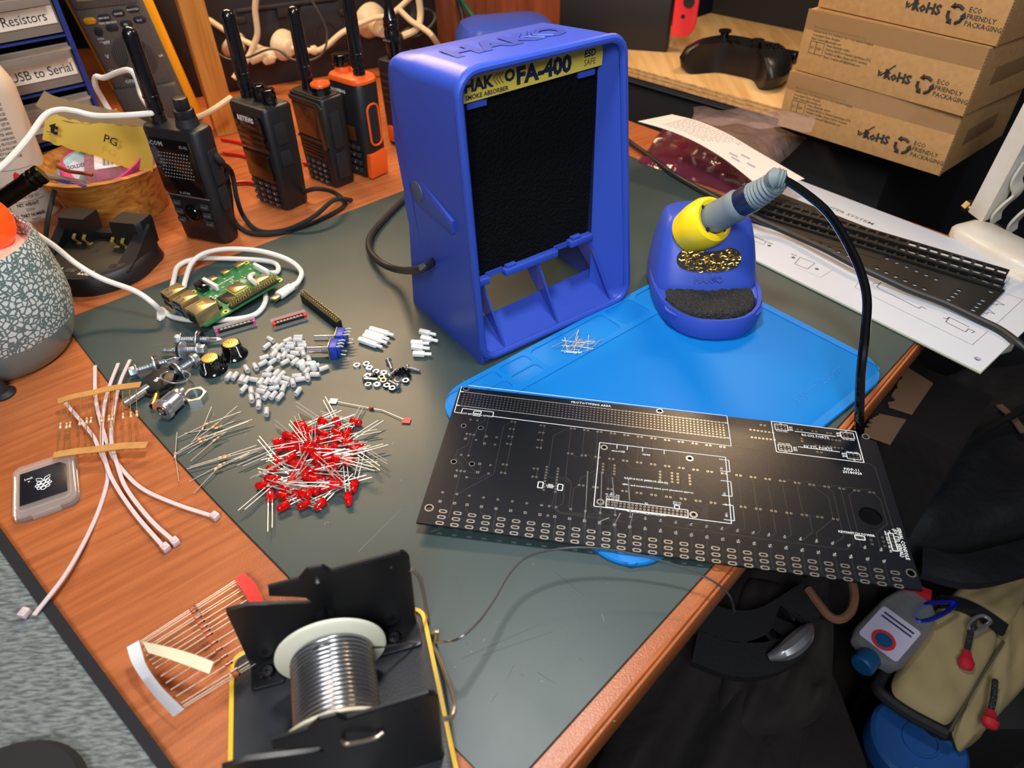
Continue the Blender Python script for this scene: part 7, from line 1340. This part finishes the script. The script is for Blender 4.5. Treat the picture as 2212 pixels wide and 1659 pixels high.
# the reel
mat('reel_white', '#dcdcc8', .4, sss=.3); mat('reel_yellow', '#c9b428', .45); mat('solder', '#a3a5aa', .22, .95)
fb = SI @ at(*zg(880, 890), AX[1]-6+G0); yb = max(-D+50, min(-14, fb.y)) ; RMx = SM @ T(AX[0], -18, AX[1]-12) @ RX(90)
rl_ = thing('solder_reel', 'reel of bright solder wire on a white plastic spool, held in the black stand', 'solder', RMx)
RR = 27
b = MB(); b.lathe([(5, 0), (RR-1, -.2), (RR, .6), (RR, 1.8), (RR-1, 2.6), (12, 3.6), (5, 3.6)], 64, cap=(False, False)); build('back_flange', b, 'reel_white', rl_)
WL = D-30
b = MB(); b.lathe([(5, WL), (13, WL), (RR-1, WL+1), (RR, WL+1.8), (RR, WL+3), (RR-1, WL+3.6), (5, WL+3.2)], 64, cap=(False, False)); b.mat(1); b.lathe([(9, WL+3.8), (RR-4, WL+3.9)], 48, cap=(False, False)); b.mat(2); b.text('SOLDER', 6, T(0, 14, WL+4) , 'C', .03, 1, .1); build('front_flange', b, ['reel_white', 'reel_yellow', 'print_black'], rl_)
turns = 17; P = []; n_ = turns*28
for i in range(n_+1): a = 2*math.pi*i/28; P.append((19*math.cos(a), 19*math.sin(a), 4.8+(WL-6)*i/n_))
b = MB(); b.tube(P, (WL-6)/turns*.53, 7); b.lathe([(18.4, 3.4), (18.4, WL-.4)], 40, cap=(False, False)); build('wound_solder', b, 'solder', rl_, ang=60)
RI_ = RMx.inverted(); st0 = RMx @ Vector((2, 20, 9))
P = [RMx @ Vector((-6, 19.4, 9)), st0, gp_(0, 0)][:2]
g_ = lambda x, y, off: SM @ gp_(x, y, off)
P += [g_(1180, 775, 22), g_(1400, 748, 16), g_(1600, 738, 12), at(985, 1382, 36), at(1030, 1347, 34), at(1066, 1298, 32), at(1100, 1240, 31), at(1140, 1203, 30), at(1200, 1187, 27), at(1270, 1183, 25), at(1350, 1193, 22), at(1430, 1212, 19), at(1500, 1236, 16), at(1550, 1262, 12), at(1578, 1290, 5), at(1586, 1322, -8)]
b = MB(); b.tube([RI_ @ p for p in smooth_path(P, 6)], .62, 8); build('free_solder', b, 'solder', rl_)
# ================================================================ grey fabric pad at the lower left
mat('felt', '#7d8685', .95, bump=(500, .8, .001), var=(240, '#4f5758', .38, .62), stretch=((0, 0, rad(-40)), (.6, 2.6, 1))); mat('felt_edge', '#14161c', .9, bump=(900, .6))
e = [at(*p, 4) for p in ((-60, 1070), (0, 1152), (100, 1295), (200, 1434), (300, 1570), (365, 1659), (430, 1750))]
pad = thing('fabric_pad', 'grey marled fabric desk pad with a stitched black border at the lower left', 'pad', T(0, 0, 0))
pp = [tuple(p.xy) for p in e]+[(-250, -60), (-640, -60), (-640, 360)]
b = MB(); b.sheet(pp, [], 0.1, 4); build('cloth', b, 'felt', pad)
inw = [at(p[0]-17, p[1]+12, 4.4) for p in ((-60, 1070), (0, 1152), (100, 1295), (200, 1434), (300, 1570), (365, 1659), (430, 1750))]
b = MB(); b.rings([[p+Vector((0, 0, -3.9)), p+Vector((0, 0, .2)), q+Vector((0, 0, .3)), q+Vector((0, 0, -.6))] for p, q in zip(smooth_path([x+Vector((1.5, 1, 0)) for x in e], 4), smooth_path(inw, 4))]); build('border', b, 'felt_edge', pad)
q = at(70, 1700, 8); b = MB(); b.lathe([(36, 0), (37, 4), (34, 10), (24, 15), (.5, 17)], 48, T(0, 0, 0)); one('round_cushion', 'dark round felt-covered object at the bottom left corner', 'cushion', b, 'felt_dark' if 'felt_dark' in MT else (mat('felt_dark', '#1b1d20', .95, bump=(700, .6)) and 'felt_dark'), T(q.x-6, q.y-16, 4.4))
# ================================================================ below the desk edge on the right
def blob(P, rz, n=40, name=None): pass
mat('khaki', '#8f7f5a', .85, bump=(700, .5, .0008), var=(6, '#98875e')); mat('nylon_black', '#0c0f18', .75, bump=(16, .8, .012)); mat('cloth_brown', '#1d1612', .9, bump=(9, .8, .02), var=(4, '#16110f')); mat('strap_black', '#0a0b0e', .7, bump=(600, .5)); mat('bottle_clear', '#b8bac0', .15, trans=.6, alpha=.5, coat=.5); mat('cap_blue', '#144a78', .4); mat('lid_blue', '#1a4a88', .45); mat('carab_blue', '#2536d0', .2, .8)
def cushion(name, corners, zt, th, m, parent=None, n=22, puff=.16, wr=2.0, seed=1, **kw):   # stuffed fabric body over four top corners, given as world points
    random.seed(seed); ph = [random.uniform(0, 6) for _ in range(6)]; b = MB(); A_, B_, C_, D_ = [Vector(c) for c in corners]; V = []; F = []
    def pt(s_, t_, top):
        # rounded square
        e_ = .12; p = (A_*(1-s_)+B_*s_)*(1-t_)+(D_*(1-s_)+C_*s_)*t_; cen = (A_+B_+C_+D_)/4; k = (abs(2*s_-1)**6+abs(2*t_-1)**6)**(1/6) if (s_ != .5 or t_ != .5) else 1
        edge = 1-max(abs(2*s_-1), abs(2*t_-1)); rr_ = (abs(2*s_-1)**5+abs(2*t_-1)**5)**.2; mx_ = max(abs(2*s_-1), abs(2*t_-1)); p = cen+(p-cen)*(mx_/rr_ if rr_ > 1e-6 else 1)
        h = th*(1-(mx_)**8)**.5*(1 if top else 0)-th*(.0 if top else 1)*(1-(mx_)**8)**.5*.0
        w_ = wr*(math.sin(11*s_+5*t_+ph[0])*math.sin(6*t_+ph[1])+.6*math.sin(19*s_-9*t_+ph[2]))*(1-mx_**4)
        return p+Vector((0, 0, (h+w_) if top else -th*.05-th*(1-mx_**8)**.5))
    for top in (1, 0):
        for j in range(n+1):
            for i in range(n+1): V.append(pt(i/n, j/n, top))
    o = (n+1)**2
    for j in range(n):
        for i in range(n): a = j*(n+1)+i; F.append((a, a+1, a+n+2, a+n+1)); F.append((o+a+n+1, o+a+n+2, o+a+1, o+a))
    b.add(V, F); return build(name, b, m, parent, None, 60, **kw)
FZ = -700
# a black backpack lies on the floor, the khaki pouch leans on it
bp = thing('backpack', 'large black backpack lying in the dark beside the desk, right of the circuit board', 'bag', T(0, 0, 0))
zb_ = -420
c_ = [at(1880, 1230, zb_), at(2400, 1180, zb_), at(2350, 800, zb_), at(1960, 850, zb_)]
cushion('main_body', [tuple(c) for c in c_], 0, 70, 'nylon_black', bp, 30, wr=9, seed=5)
P = [at(1925, 1080, zb_+70), at(1990, 1040, zb_+80), at(2050, 985, zb_+85), at(2120, 935, zb_+85), at(2230, 875, zb_+80)]
b = MB(); b.tube(smooth_path(P, 6), 5.5, 8); build('piping', b, 'strap_black', bp)
P = [at(1990, 1215, zb_+62), at(2080, 1235, zb_+66), at(2180, 1215, zb_+66), at(2300, 1180, zb_+60)]; b = MB(); b.tube(smooth_path(P, 6), 1, 4, flat=(20, 6), up=(0, 0, 1)); build('strap', b, 'nylon_black', bp)
P = [at(2158, 875, zb_+75), at(2175, 890, zb_+75), at(2190, 905, zb_+75), at(2212, 935, zb_+75)]; b = MB(); b.tube(smooth_path(P, 4), 3, 4, flat=(5, 1), up=(0, 0, 1)); build('label_tab', b, 'cloth_pale' if 'cloth_pale' in MT else (mat('cloth_pale', '#6d5648', .8) and 'cloth_pale'), bp)
for (x0, y0) in ((0, 0),): b = MB(); b.box(0, 0, 0, 1, 1, 1)
ctr = (c_[0]+c_[2])/2; b = MB(); b.box(ctr.x, ctr.y, FZ, 300, 260, -FZ+zb_-60, 60, 30); build('lower_body', b, 'nylon_black', bp)
# khaki pouch
zp = -430
po = thing('khaki_pouch', 'khaki fabric pouch with black zip and two red-tipped zip pulls, bottom right', 'pouch', T(0, 0, 0))
k4 = [at(2040, 1620, zp), at(2190, 1340, zp), at(2075, 1268, zp), at(1895, 1480, zp)]
cushion('front_panel', [tuple(at(*p, zp)) for p in ((2050, 1585), (2168, 1375), (2035, 1292), (1908, 1492))], 0, 16, 'khaki', po, 26, wr=1.6, seed=2)
cushion('side_panel', [tuple(p) for p in (at(2075, 1640, zp-30), at(2260, 1440, zp-30), at(2190, 1270, zp-20), at(2050, 1570, zp-16))], 0, 22, 'khaki', po, 26, wr=3.4, seed=4)
cushion('top_flap', [tuple(p) for p in (at(2040, 1300, zp-16), at(2175, 1372, zp-12), at(2240, 1250, zp-20), at(2100, 1240, zp-22))], 0, 20, 'khaki', po, 22, wr=2.2, seed=6)
b = MB(); b.tube(smooth_path([at(2030, 1300, zp+12), at(2075, 1306, zp+18), at(2120, 1326, zp+19), at(2172, 1362, zp+14)], 5), 1, 4, flat=(9, 2.5), up=(0, 0, 1)); build('zip_band', b, 'strap_black', po)
b = MB(); b.tube(smooth_path([at(1895, 1480, zp-2), at(1905, 1500, zp), at(1960, 1540, zp), at(2045, 1585, zp)], 5), 7, 8); b.tube(smooth_path([at(1895, 1480, zp-2), at(1940, 1410, zp), at(2000, 1320, zp), at(2030, 1296, zp+6)], 5), 6, 8); build('edge_binding', b, 'strap_black', po)
b = MB(); b.tube(smooth_path([at(2052, 1580, zp+8), at(2090, 1510, zp+10), at(2130, 1445, zp+10), at(2168, 1385, zp+8)], 5), 1.6, 6); build('seam', b, 'khaki_dark' if 'khaki_dark' in MT else (mat('khaki_dark', '#4a4130', .8) and 'khaki_dark'), po)
mat('cord_speck', '#16171b', .7, var=(900, '#8d8f94', .62, .66)); mat('pull_red', '#b3202c', .45)
for (p0, p1, p2, pz, lab) in (((2105, 1340), (2095, 1375), (2086, 1432), zp+26, 'upper'), ((2150, 1470), (2146, 1510), (2138, 1560), zp+16, 'lower')):
    b = MB(); b.tube([at(*p0, pz), at(*p1, pz+2), at(p2[0]+2, p2[1]-22, pz)], 3.4, 8); o = build('zip_cord', b, 'cord_speck', po)
    q0, q1 = at(p2[0]+3, p2[1]-26, pz), at(p2[0], p2[1]+14, pz); b = MB(); b.M = along(q0, q1) @ RY(90); L_ = (q1-q0).length; b.lathe([(4, 0), (5, 2), (5.4, 6), (8, 13), (8.8, L_*.6), (7, L_*.9), (2, L_)], 16, None, .7, 1.0); build('pull_tip', b, 'pull_red', o)
b = MB(); b.tube(smooth_path([at(2092, 1352, zp+28), at(2105, 1335, zp+30), at(2125, 1330, zp+30), at(2140, 1342, zp+28), at(2128, 1352, zp+28), at(2104, 1366, zp+28)], 4, True), 2.2, 8, closed=True); build('zip_slider', b, 'steel', po)
ctr = at(2120, 1450, zp); b = MB(); b.box(ctr.x, ctr.y, FZ, 150, 120, -FZ+zp-14, 20, 6); build('back_body', b, 'strap_black', po)
# sanitiser bottle with carabiner
zz = zp+30; s0_, s1_ = at(1905, 1390, zz), at(1985, 1300, zz); HB = along(s0_, s1_); L_ = (s1_-s0_).length
sb_ = thing('hand_gel_bottle', 'clear flat hand gel bottle with a blue cap, clipped to the khaki pouch', 'bottle', HB)
b = MB(); b.rings([[(x, y, z) for y, z in rrect(w_, 22*k, 9*k, 5)] for x, w_, k in ((-26, 34, .6), (-22, 50, .9), (-8, 60, 1), (L_*.6, 58, 1), (L_*.9, 48, .95), (L_+2, 30, .7))]); build('bottle_body', b, 'bottle_clear', sb_)
b = MB(); b.box(10, 0, 11.2, 56, 46, .5, 4); b.mat(1); b.lathe([(13, 0), (13, .5)], 24, T(-4, 0, 11.6)); b.mat(2); b.lathe([(13, .6), (13, 1), (9.5, 1), (9.5, .6)], 24, T(-4, 0, 11.6), cap=(False, False)); b.mat(3); b.box(24, 0, 11.7, 2.5, 36, .2); b.box(30, 0, 11.7, 2.5, 36, .2); build('gel_label', b, ['lilac', 'cap_blue', 'red_print', 'navy'], sb_)
b = MB(); b.M = RY(-90); b.lathe([(12, 24), (13, 26), (13, 42), (11, 44)], 24); build('flip_cap', b, 'cap_blue', sb_)
cb_ = [at(1975, 1330, zz+8), at(1990, 1342, zz+10), at(2030, 1330, zz+12), at(2066, 1304, zz+12), at(2040, 1300, zz+10), at(2000, 1305, zz+8)]
b = MB(); b.tube(smooth_path(cb_, 5, True), 2.6, 8, closed=True); one('carabiner', 'metallic blue carabiner clipping the gel bottle to the pouch', 'carabiner', b, 'carab_blue')
b = MB(); b.tube(smooth_path([at(1955, 1262, zz), at(1985, 1280, zz), at(2010, 1290, zz)], 4), 1, 4, flat=(9, 2.5), up=(0, 0, 1)); one('red_strap', 'short red webbing strap below the corner of the circuit board', 'strap', b, 'pull_red')
# blue lidded flask
q = at(1988, 1600, -470); fl_ = thing('flask', 'blue flask lid with a raised round button seen from above, bottom right', 'flask', T(q.x, q.y, FZ))
b = MB(); H = -470-FZ; b.lathe([(46, 0), (48, 4), (48, H-30)], 48); build('flask_body', b, 'nylon_black', fl_)
b = MB(); b.lathe([(52, H-30), (53, H-20), (51, H-4), (47, H), (20, H+.5), (19.5, H+3), (17.5, H+3), (17, H+1), (.5, H+1)], 56); build('lid', b, 'lid_blue', fl_); b = MB(); b.lathe([(5, H+1), (5, H+2.4), (.3, H+2.8)], 20, T(-20, -34, 0)); build('vent_dot', b, 'print_grey', fl_)
# crumpled brown jacket on the chair under the desk edge
jk = thing('jacket', 'dark brown-grey garment heaped under the desk edge with a metal chair arm showing', 'jacket', T(0, 0, 0))
zj = -330
cushion('garment', [tuple(at(*p, zj)) for p in ((1180, 1900), (1700, 1850), (1800, 1210), (1500, 1150))], 0, 60, 'cloth_brown', jk, 44, wr=12, seed=11)
cushion('garment_fold', [tuple(at(*p, zj+50)) for p in ((1520, 1640), (1790, 1560), (1800, 1330), (1600, 1240))], 0, 26, 'cloth_brown', jk, 34, wr=7, seed=14)
for k, P in enumerate(([(1500, 1330), (1580, 1355), (1660, 1350), (1760, 1290)], [(1500, 1400), (1600, 1430), (1690, 1400), (1720, 1330)])):
    b = MB(); b.tube(smooth_path([at(x, y, zj+100) for x, y in P], 6), 1, 4, flat=(16, 4), up=(0, 0, 1)); build('strap', b, 'strap_black', jk)
ctr = at(1600, 1500, zj); b = MB(); b.box(ctr.x, ctr.y, FZ, 260, 200, -FZ+zj-50, 60, 20); build('lower_folds', b, 'cloth_brown', jk)
b = MB(); P = [at(1660, 1420, zj+110), at(1700, 1405, zj+116), at(1735, 1375, zj+118), at(1750, 1352, zj+112)]; sp1 = smooth_path(P, 6); b.tube(sp1, [3+6*math.sin(math.pi*i/(len(sp1)-1)) for i in range(len(sp1))], 10); one('chair_arm', 'curved metal chair arm tip glinting on the dark garment', 'chair', b, 'steel')
mat('loop_tan', '#6b4630', .8); b = MB(); b.tube(smooth_path([at(x, y, zj+108) for x, y in ((1745, 1272), (1765, 1300), (1790, 1330), (1815, 1338), (1838, 1320), (1846, 1290), (1842, 1262))], 5), 4, 8); one('tan_loop', 'thin tan loop of cord hanging below the circuit board', 'cord', b, 'loop_tan')
# jagged-edged cardboard flaps below the desk edge
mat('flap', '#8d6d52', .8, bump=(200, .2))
zf = -190; sh_ = thing('open_carton', 'open beige carton with jagged-edged flaps in the dark under the circuit board corner', 'box', T(0, 0, 0))
def jag(p, q, n, amp, seed):
    random.seed(seed); out = []; p, q = Vector(p), Vector(q); d = q-p; nn = Vector((-d.y, d.x)).normalized()
    for i in range(n+1): out.append(tuple(p+d*i/n+nn*random.uniform(-amp, amp)*(1 if 0 < i < n else 0)))
    return out
for k, (a_, b__, c__, d__) in enumerate((((1955, 790), (2016, 828), (1972, 892), (1922, 876)), ((1898, 893), (1958, 906), (1925, 957), (1862, 935)))):
    P = [at(*p, zf).xy for p in (a_, b__, c__, d__)]; b = MB(); pol = [tuple(P[0]), tuple(P[1]), tuple(P[2])]+jag(P[3], P[0], 16, 3.2, k+2)[:-1]; b.sheet(pol, [], zf-3, zf); build('flap', b, 'flap', sh_)
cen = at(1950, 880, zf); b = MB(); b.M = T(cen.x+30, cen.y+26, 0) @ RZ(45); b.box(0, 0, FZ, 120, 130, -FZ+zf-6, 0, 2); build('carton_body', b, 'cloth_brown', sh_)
